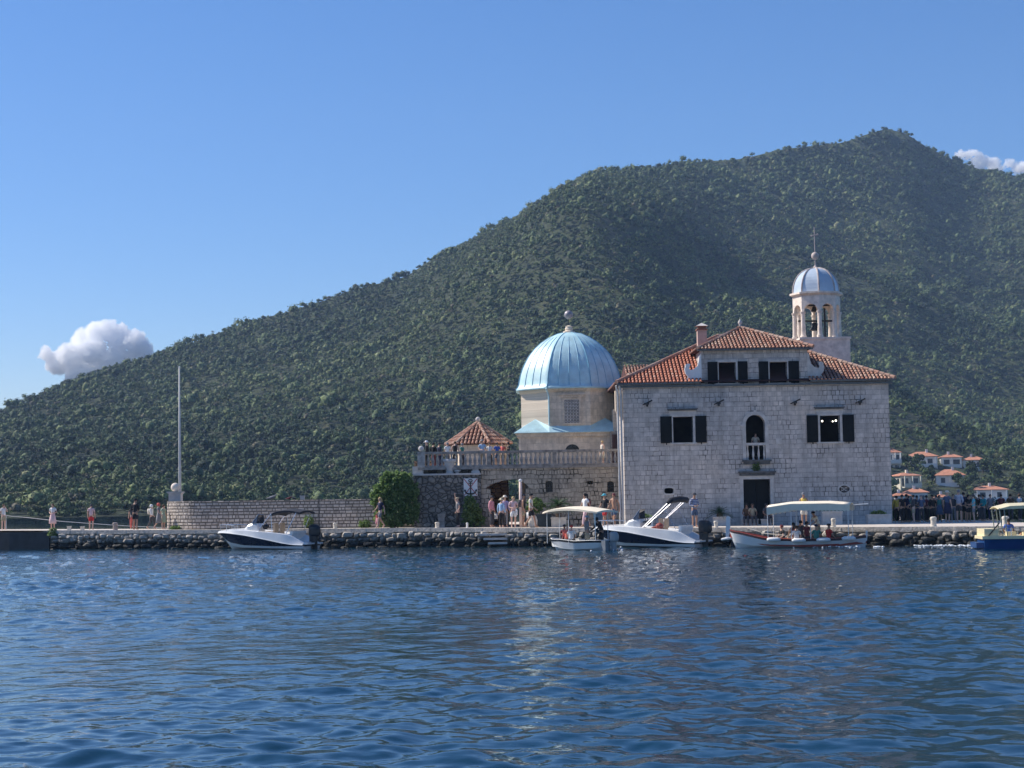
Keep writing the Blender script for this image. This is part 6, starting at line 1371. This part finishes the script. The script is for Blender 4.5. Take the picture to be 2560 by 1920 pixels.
bollard(838, .8, .27, .34, 'short white bollard right of the moored speedboat motor', M_BOL); bollard(1093, .9, .27, .34, 'short white bollard below the oleander bush', M_BOL)
bollard(1168, 1.6, .14, .30, 'thin white post bollard below the anchor sign', M_WHITE); bollard(1790, .6, .24, .36, 'short cream bollard in front of the potted cycad by the church', M_BOL)
bollard(2084, .6, .26, .46, 'tall cream bollard behind the canopy end of the tour boat', M_BOL); bollard(2334, .6, .33, .50, 'large cream bollard in front of the shaded crowd', M_BOL); bollard(2514, .6, .36, .50, 'large cream bollard behind the blue boat', M_BOL)
mb = MB(); mb.box(-.18, .18, -.15, .15, 0, .62); mb.box(-.22, .22, -.19, .19, .62, .80); tag(mb.build('stone_pedestal', M_RAIL, loc=P_on_quay(1104, 2.8)), 'weathered square stone pedestal left of the man raising his arm', 'pedestal')
# cable along the pier
cpt = [P(15, 1289, 118.5), P(60, 1293, 118.3), P(150, 1303, 117.5), P(230, 1309, 117), P(300, 1314, 116.5), P(360, 1317, 116), P(418, 1320, 115.4)]
tag(MB().tube(cpt, .022, 5).build('cable', M_PIPE), 'thin pale cable sloping down behind the people on the pier', 'cable')
tag(MB().tube([(cpt[0].x, cpt[0].y, qz(cpt[0].x)), (cpt[0].x, cpt[0].y, cpt[0].z+.05)], .04, 6).build('cable_post', M_PIPE), 'post holding the pale cable at the far left', 'post')
# oleander bush
def bush(name, loc, parts, n, size, label, cat, m=M_OLE, seed=1, flat=.2):
    rs = np.random.RandomState(seed); e = empty(name, loc, 0, label, cat); pts = []
    for (cx_, cy_, cz_, rx, ry, rz_, wt) in parts:
        k = int(n*wt); 
        for _ in range(k):
            d = rs.normal(size=3); d /= np.linalg.norm(d); r_ = rs.uniform(.45, 1.05)**.5; d *= r_*(1+.22*math.sin(d[0]*9+cx_)*math.sin(d[2]*8+cz_)); pts.append((cx_+d[0]*rx, cy_+d[1]*ry, max(.02, cz_+d[2]*rz_)))
    pts = np.array(pts); np.random.seed(seed); link('crown', leaves_mesh('crown', pts, rs.uniform(.7, 1.3, len(pts))*size, np.clip(rs.normal(.45, .28, len(pts)), 0, 1), flat, 2.0), m, e)
    mb = MB(); rr_ = random.Random(seed)
    for q in range(6):
        p_ = parts[q % len(parts)]; mb.tube([(rr_.uniform(-.2, .2), rr_.uniform(-.1, .1), 0), (p_[0]*.5, p_[1]*.5, p_[2]*.5), (p_[0], p_[1], p_[2])], [.06, .04, .015], 6)
    mb.build('trunk', M_BARK, e); return e
p = P_on_quay(985, 1.5); s_ = F/p.y
bush('oleander', p, [(-.1, 0, 2.1, 1.0, .65, .95, .22), (-.75, .1, 1.75, .62, .5, .62, .12), (.35, .1, 2.75, .75, .55, .55, .13), (.9, .1, 2.1, .6, .5, .6, .10), (.1, .0, .9, 1.15, .6, .85, .23), (.95, .1, 1.1, .55, .4, .95, .12), (-.3, 0, 2.9, .4, .4, .4, .05), (-.7, 0, .7, .5, .4, .6, .03)], 12000, .11, 'tall leafy oleander bush against the dark stone wall', 'bush', seed=3)
p = P_on_quay(1180, 3.6); bush('oleander', p, [(0, 0, .9, .55, .4, .65, .5), (.15, 0, .45, .65, .4, .42, .3), (-.1, 0, 1.5, .3, .3, .35, .2)], 2600, .10, 'small leafy bush climbing the wall under the anchor sign', 'bush', seed=5)
p = P_on_quay(912, 2.3); bush('weed_tuft', p, [(0, 0, .22, .35, .25, .25, 1)], 300, .09, 'low green weed at the right end of the curved wall', 'plant', seed=6)
p = P_on_quay(440, 2.0); bush('weed_tuft', p, [(0, 0, .10, .38, .2, .14, 1)], 260, .07, 'low green weed at the foot of the curved wall near the pillar', 'plant', seed=7)
p = P_on_quay(772, 2.2); bush('weed_tuft', p, [(0, 0, .35, .3, .2, .4, 1)], 260, .09, 'yellow green weed behind the moored speedboat', 'plant', seed=8)
p = P_on_quay(1340, 4.2); bush('young_palm', p, [(0, 0, 1.25, .5, .4, .42, 1)], 260, .16, 'pale young palm right of the passage arch', 'plant', seed=12)
p = P_on_quay(134, .1); bush('weed_tuft', p-Vector((0, .15, .45)), [(0, 0, .28, .32, .15, .34, 1)], 260, .08, 'green weed hanging on the pier corner', 'plant', seed=9)
bush('hedge', HEDGE, [(q*1.15, .1*(q % 2), .45+.08*(q % 3), .95, .5, .5+.08*((q*7) % 4), .1) for q in range(-4, 6)], 9000, .10, 'dark hedge behind the shaded crowd beside the church', 'hedge', M_PALM, seed=21)
def cycad(loc, cr_, trunk, fr_n, label, seed, up=.5):
    e = empty('cycad', loc, 0, label, 'palm'); rr_ = random.Random(seed); vs, fs_, tn_ = [], [], []
    for i_ in range(fr_n):
        az = rr_.uniform(0, 6.283); el = rr_.uniform(.05, 1.25); L_r = cr_*rr_.uniform(.85, 1.12); pr_ = None
        for q in range(11):
            t = q/10; r_ = L_r*(math.cos(el)*t+.10*t*t); z_ = trunk+L_r*(math.sin(el)*t*.75-(.55*t*t*math.cos(el)))
            p_ = Vector((r_*math.cos(az), r_*math.sin(az), z_)); 
            if pr_ is not None:
                side = Vector((-math.sin(az), math.cos(az), 0)); wl = .17*cr_*math.sin(math.pi*min(.97, t*.9+.1))**.6
                for sg_ in (-1, 1):
                    for h_ in (0, .5):
                        b0_ = pr_.lerp(p_, h_); b1_ = pr_.lerp(p_, h_+.28); tip = b0_+(p_-pr_)*.9+side*sg_*wl+Vector((0, 0, .05*cr_)); n0 = len(vs); vs += [b0_, b1_, tip]; fs_.append((n0, n0+1, n0+2)); tn_.append(min(1, max(0, rr_.gauss(.5, .25))))
            pr_ = p_
    me = bpy.data.meshes.new('crown'); me.from_pydata(vs, [], fs_); me.update(); settint(me, tn_); link('crown', me, M_PALM, e)
    MB().lathe([(.16, 0), (.19, trunk*.5), (.17, trunk), (.05, trunk+.08)], 10).build('trunk', M_BARK, e); return e
def planter(loc, w, dp, h, label, m=M_TRIM, lip=True):
    mb = MB(); mb.box(-w/2, w/2, -dp/2, dp/2, 0, h-.08); mb.box(-w/2-.03, w/2+.03, -dp/2-.03, dp/2+.03, h-.08, h); o = mb.build('planter', m, loc=loc); tag(o, label, 'planter', 'stone planters on the quay'); return o
p = P_on_quay(1397, 4.2); planter(p, .85, .7, .56, 'white box planter under the largest cycad', M_BOL); cycad(p+Vector((0, 0, .5)), 1.0, .72, 60, 'large cycad palm in a white planter before the terrace wall', 4)
p = P_on_quay(1800, 6.5); planter(p, .78, .6, .52, 'pale stone planter left of the church door'); cycad(p+Vector((0, 0, .46)), .82, .22, 50, 'dark green cycad in a stone planter left of the church door', 6)
p = P_on_quay(1611, 4.3); planter(p, .92, .6, .5, 'pale box planter behind the speedboat before the church', M_WHITE); bush('potted_plant', p+Vector((0, 0, .46)), [(0, 0, .12, .4, .25, .16, 1)], 200, .08, 'low plant in the pale box planter behind the speedboat', 'plant', seed=14)
p = P_on_quay(2197, 11.1); planter(p, 1.3, .6, .54, 'wide stone planter at the right end of the church'); bush('potted_plant', p+Vector((0, 0, .5)), [(0, 0, .10, .45, .25, .14, 1)], 220, .08, 'low plant in the wide planter at the right end of the church', 'plant', seed=15)
p = P_on_quay(2080, 9.2); planter(p, 1.1, .5, .75, 'stone planter half hidden behind the tour boat canopy'); bush('potted_plant', p+Vector((0, 0, .72)), [(0, 0, .14, .8, .25, .16, 1)], 300, .08, 'dark creeper in the planter behind the tour boat canopy', 'plant', seed=16)
p = P_on_quay(1360, 4.6); mb = MB(); mb.box(-.45, .45, -.15, .2, 0, .75); mb.box(-.38, .38, -.165, -.151, .08, .66); tag(mb.build('cabinet', mat('dark_slate_cabinet', (.05, .07, .08), .6, .2, 4), loc=p), 'dark low cabinet against the terrace wall', 'cabinet')
p = P_on_quay(1332, 2.6); tag(MB().lathe([(.16, 0), (.25, .1), (.28, .4), (.22, .62), (.12, .72), (.14, .78)], 14).build('stone_jar', M_BOL, loc=p), 'rounded cream stone jar beside the striding man', 'jar')
p = P_on_quay(1496, 3.2); mb = MB(); mb.lathe([(.22, 0), (.26, .7), (.28, .85), (.29, .87), (.25, .98), (.05, 1.02)], 12); tag(mb.build('waste_bin', mat('dark_blue_bin', (.03, .10, .18), .5, .1, 4), loc=p), 'dark blue waste bin left of the black t-shirt man', 'bin')
p = P(1303, 1316, 102.5); zt_p = P(1301.5, 1203, 102.5).z; ps_ = empty('post', (p.x, 102.5, qz(p.x)), 0, 'tall white and pink post standing before the passage arch', 'post')
MB().tube([(0, 0, 0), (0, 0, zt_p-qz(p.x))], [.11, .09], 10).build('pole', mat('pink_white_paint', (.68, .52, .46), .6, .15, 1.5), ps_, True); MB().ball((0, 0, zt_p-qz(p.x)+.03), .11, 8, 6).build('cap', M_WHITE, ps_)
# birds and a stone on the curved wall
def bird(px, py, d, col, label, rz=0, s=1.0):
    p = P(px, py, d); e = empty('bird', p, rz, label, 'bird', 'birds resting on the curved wall', sc=s); mb = MB()
    mb.loft([[(x_, r_*math.cos(t*math.pi/4), z_+r_*1.0*math.sin(t*math.pi/4)) for t in range(8)] for x_, r_, z_ in ((-.30, .01, .10), (-.18, .035, .11), (-.08, .07, .12), (.04, .08, .14), (.12, .055, .18), (.16, .035, .22), (.20, .038, .25), (.24, .03, .255), (.27, .01, .25))]); mb.build('body', col, e, True)
    mb = MB(); mb.tube([(0, .025, .08), (0, .025, 0)], .006, 4); mb.tube([(0, -.025, .08), (0, -.025, 0)], .006, 4); mb.build('leg', M_RED, e)
    MB().tube([(.26, 0, .25), (.31, 0, .245)], [.01, .003], 5).build('beak', M_BLACK, e)
bird(680, 1250.5, 108.4, CM['grey'], 'grey gull lying along the top of the curved wall', 0, 1.25); bird(722, 1250, 108.1, CM['maroon'], 'small brown bird on the curved wall', 0, .8); bird(734, 1250, 108.0, CM['dgrey'], 'small black bird right of the brown bird', R(170), .85)
p = P(755, 1250, 107.8); mb = MB(); mb.box(-.13, .13, -.12, .12, 0, .24); mb.box(-.16, .16, -.14, .14, .24, .3); tag(mb.build('stone_block', M_TRIM, loc=(p.x, p.y+.25, p.z-.03)), 'small square stone on top of the curved wall', 'block')
# boat mast pole near the moored speedboat
p = P(798, 1330, 103.6); tag(MB().tube([(p.x, p.y, .5), (p.x, p.y, P(798, 1245, 103.6).z)], .03, 6).build('mooring_pole', M_IRON), 'thin dark upright pole behind the speedboat motor', 'pole')

# ---------------------------------------------------------------- houses on the hillside
M_HW = mat('house_render', (.80, .76, .70), .9, .08, .6); M_HWY = mat('cream_house_render', (.68, .63, .50), .9, .08, .6); M_HR = mat('house_roof_tile', (.50, .22, .13), .9, .22, 1.2, bmp=.4); M_HG = mat('house_dark_window', (.03, .04, .05), .4, .3, 2)
def house(x0, x1, ytop, yeave, ybase, label, floors=2, wallm=M_HW, rz=0, dep=None, wing=None, balcony=True, seed=1):
    pc = (x0+x1)/2; g, D = hill_at(pc, min(ybase+4, 1268)); w_ = (x1-x0)/F*D*.92; ze = P(pc, yeave, D).z; zt_ = P(pc, ytop, D).z; zb = min(g.z-3, P(pc, ybase, D).z-1)
    o = Vector((P(pc, ybase, D).x, D-1, zb)); e = empty('house', o, rz, label, 'house', 'houses on the hillside'); dep = dep or w_*.8; H = ze-zb; rr_ = random.Random(seed)
    MB().box(-w_/2, w_/2, 0, dep, 0, H).build('wall', wallm, e)
    hr = max(.8, zt_-ze); k = MB(); ov = .5; q = min(w_, dep)*.42
    k.add([(-w_/2-ov, -ov, H+.01), (w_/2+ov, -ov, H+.01), (w_/2+ov, dep+ov, H+.01), (-w_/2-ov, dep+ov, H+.01), (-w_/2+q, dep/2, H+hr), (w_/2-q, dep/2, H+hr), (-w_/2-ov, -ov, H-.12), (w_/2+ov, -ov, H-.12), (w_/2+ov, dep+ov, H-.12), (-w_/2-ov, dep+ov, H-.12)],
          [(0, 1, 5, 4), (1, 2, 5), (2, 3, 4, 5), (3, 0, 4), (9, 8, 7, 6), (6, 7, 1, 0), (7, 8, 2, 1), (8, 9, 3, 2), (9, 6, 0, 3)]); rf = k.build('roof', M_HR, e)
    k = MB(); cx_ = rr_.uniform(-w_*.2, w_*.2); k.box(cx_-.3, cx_+.3, dep*.4, dep*.4+.6, H+hr*.5, H+hr+.7); k.build('chimney', wallm, rf)
    fh = 2.9; nx = max(2, int(w_/3.2))
    for f_ in range(floors):
        zf = H-fh*(f_+1)+.75
        if zf < .3: break
        for i_ in range(nx):
            x_ = -w_/2+w_*(i_+.5)/nx; ww_ = rr_.choice((.55, .7, .95)); k = MB(); k.box(x_-ww_, x_+ww_, -.03, .03, zf-(.5 if rr_.random() < .4 else 0), zf+1.45); k.build('window', M_HG, e)
        for i_ in range(2): k = MB(); y_ = dep*(i_+.5)/2; k.box(-w_/2-.03, -w_/2+.03, y_-.6, y_+.6, zf, zf+1.4); k.build('window', M_HG, e)
    if balcony:
        k = MB(); zf = H-fh; k.box(-w_/2+.3, w_/2-.3, -1.6, -.005, zf-.25, zf-.05); k.box(-w_/2+.3, w_/2-.3, -1.62, -1.5, zf-.05, zf+.85); 
        for x_ in (-w_/2+.5, 0, w_/2-.5): k.box(x_-.14, x_+.14, -1.58, -1.34, zf+.85, H-.13)
        k.build('balcony', wallm, e)
    if wing:
        a_, h_ = wing; k = MB(); k.box(a_, a_+w_*.42, -3.2, -.01 if False else -1.7, 0, h_); wg = k.build('porch', wallm, e); k = MB(); k.add([(a_-.4, -3.6, h_), (a_+w_*.42+.4, -3.6, h_), (a_+w_*.42+.4, -1.65, h_+.9), (a_-.4, -1.65, h_+.9), (a_-.4, -3.6, h_-.1), (a_+w_*.42+.4, -3.6, h_-.1)], [(0, 1, 2, 3), (5, 4, 0, 1)]); k.build('porch_roof', M_HR, wg)
    return e
house(2212, 2252, 1122, 1131, 1164, 'white three-storey house showing just right of the church corner', 3, M_HW, R(12), balcony=True, seed=1)
house(2266, 2344, 1129, 1141, 1160, 'largest upper house with a stepped terracotta roof', 2, M_HW, R(-6), seed=2)
house(2349, 2404, 1135, 1143, 1160, 'upper middle house with white balconies', 2, M_HW, R(-8), seed=3)
house(2403, 2462, 1141, 1150, 1168, 'upper right house nearest the bright green slope', 2, M_HW, R(-14), seed=4)
house(2244, 2303, 1182, 1189, 1222, 'cream white house with a tall blank left side wall', 2, M_HWY, R(18), seed=5)
house(2336, 2411, 1173, 1188, 1210, 'middle house with a double terracotta roof among dark trees', 2, M_HW, R(-10), seed=6)
house(2260, 2319, 1221, 1231, 1250, 'low house with a chimney just above the shaded crowd', 1, M_HW, R(-8), seed=7, balcony=False)
house(2233, 2276, 1233, 1239, 1255, 'small low roofed house touching the church corner', 1, M_HW, R(8), seed=8, balcony=False)
house(2338, 2366, 1236, 1243, 1260, 'tiny orange roofed house behind the cream sun hat', 1, M_HW, R(-8), seed=9, balcony=False)
house(2432, 2520, 1214, 1224, 1258, 'wide white house with arcades lowest on the right', 2, M_HW, R(-4), seed=10)
# trees among the houses
def htree(px, py, h, w_, seed, label):
    h *= .72; w_ *= .5; g, D = hill_at(px, py); rs = np.random.RandomState(seed); e = empty('tree', (g.x, g.y, g.z-.3), 0, label, 'tree', 'trees between the houses')
    n_ = 900; pts = []; cl = [(rs.normal(0, .32), rs.normal(0, .32), rs.uniform(.35, .85), rs.uniform(.35, .6)) for _ in range(7)]
    for q in range(n_):
        c_ = cl[q % 7]; d = rs.normal(size=3); d /= np.linalg.norm(d); d *= rs.uniform(.4, 1)**.5*c_[3]; pts.append(((c_[0]+d[0])*w_, (c_[1]+d[1])*w_, max(.1, (c_[2]+d[2]*.45))*h))
    np.random.seed(seed); link('crown', leaves_mesh('crown', np.array(pts), rs.uniform(.5, 1.1, n_)*.55, np.clip(rs.normal(.3, .2, n_), 0, .85), 0, 1.3), M_WOOD, e)
    MB().tube([(0, 0, 0), (.1, 0, h*.35), (0, .1, h*.6)], [.22, .15, .06], 6).build('trunk', M_BARK, e)
for i, (px, py, h, w_, lab) in enumerate(((2290, 1178, 7, 4.5, 'round dark tree below the largest upper house'), (2325, 1205, 7, 4.5, 'dark tree left of the middle house'), (2392, 1220, 7, 4.5, 'tree below the right end of the middle house'),
        (2276, 1222, 5, 3.8, 'dark shrub tree in front of the cream white house'), (2425, 1196, 7, 5, 'dark tree right of the middle house'), (2412, 1236, 7, 4, 'slim tree left of the wide arcaded house'), (2540, 1236, 8, 5, 'large tree right of the wide arcaded house'), (2480, 1200, 7, 5, 'tree above the wide arcaded house'), (2452, 1182, 6, 4, 'tree right below the upper right house'), (2262, 1168, 5, 3.5, 'tree left under the largest upper house'), )): htree(px, py, h, w_, 30+i, lab)

# ---------------------------------------------------------------- foam beside the moving boats
m, n, b = newmat('foam'); b.inputs['Base Color'].default_value = (.85, .88, .9, 1); b.inputs['Roughness'].default_value = .7; M_FOAM = m
def foam(x0, x1, py, w, label, n_=90, seed=1, d=None):
    rr_ = random.Random(seed); mb = MB()
    for i_ in range(n_):
        px = rr_.uniform(x0, x1); dd = CH*F/(py+rr_.gauss(0, w)-HZ(px)); p_ = P(px, py, dd); mb.ball((p_.x, dd, .03+rr_.uniform(-.02, .03)), rr_.uniform(.02, .06), 6, 4, .6)
    tag(mb.build('foam', M_FOAM), label, 'foam', kind='stuff')
foam(1978, 2150, 1367.5, .5, 'white foam along the side of the tour boat', 150, 1); foam(2282, 2436, 1365, .5, 'white wake behind the blue boat', 150, 2); foam(2184, 2210, 1368, .3, 'short streak of foam between the boats', 24, 3); foam(1455, 1560, 1373, 1.6, 'splashes at the motor of the small motorboat', 46, 4)

# ---------------------------------------------------------------- clouds (far behind the ridge) and the air
def cloud(name, blobs, D, label, dens, seed):
    rs = random.Random(seed); bm = bmesh.new()
    for (px, py, r) in blobs:
        c_ = P(px, py, D+rs.uniform(-r, r)*D/F*.6); rad = r*D/F
        bmesh.ops.create_icosphere(bm, subdivisions=3, radius=rad, matrix=Matrix.Translation(c_) @ Matrix.Diagonal((1, 1, .85, 1)))
    me = bpy.data.meshes.new(name); bm.to_mesh(me); bm.free(); o = link(name, me, None)
    rm = o.modifiers.new('r', 'REMESH'); rm.mode = 'VOXEL'; rm.voxel_size = D/F*2.0
    for i_, (sz, st_) in enumerate(((26, 17), (9, 9), (4, 4))):
        tx = bpy.data.textures.new('%s_%d' % (name, i_), 'CLOUDS'); tx.noise_scale = sz*D/F; tx.noise_depth = 3
        dm = o.modifiers.new('d', 'DISPLACE'); dm.texture = tx; dm.texture_coords = 'GLOBAL'; dm.strength = st_*D/F*1.6; dm.mid_level = .5
    m = bpy.data.materials.new(name+'_vapour'); m.use_nodes = True; n = m.node_tree; n.nodes.clear(); oo = n.nodes.new('ShaderNodeOutputMaterial'); v = n.nodes.new('ShaderNodeVolumePrincipled')
    v.inputs['Color'].default_value = (1, 1, 1, 1); v.inputs['Density'].default_value = dens; v.inputs['Anisotropy'].default_value = 0; n.links.new(v.outputs[0], oo.inputs['Volume'])
    me.materials.append(m); tag(o, label, 'cloud', kind='stuff')
cloud('cloud', [(150, 905, 38), (120, 890, 24), (185, 890, 42), (225, 880, 45), (210, 850, 32), (250, 840, 42), (290, 850, 45), (330, 860, 42), (355, 878, 30), (300, 890, 42), (255, 905, 40), (200, 925, 35), (180, 945, 22), (270, 815, 22), (300, 825, 20)], 3200, 'white cumulus cloud above the left shoulder of the hill', .12, 2)
cloud('cloud', [(2400, 385, 14), (2425, 388, 18), (2455, 400, 20), (2480, 412, 20), (2520, 412, 15), (2550, 420, 20), (2590, 430, 24), (2490, 430, 24), (2440, 415, 22)], 3400, 'thin white cloud behind the ridge at upper right', .10, 3)
hz_ = MB(); hz_.box(-1800, 1800, -40, 1900, -4, 420)
ho = hz_.build('haze', None); m = bpy.data.materials.new('air'); m.use_nodes = True; n = m.node_tree; n.nodes.clear(); oo = n.nodes.new('ShaderNodeOutputMaterial'); v = n.nodes.new('ShaderNodeVolumePrincipled')
v.inputs['Color'].default_value = (.50, .70, 1.0, 1); v.inputs['Density'].default_value = .00013; v.inputs['Anisotropy'].default_value = 0.0; n.links.new(v.outputs[0], oo.inputs['Volume']); ho.data.materials.append(m); tag(ho, kind='stuff')
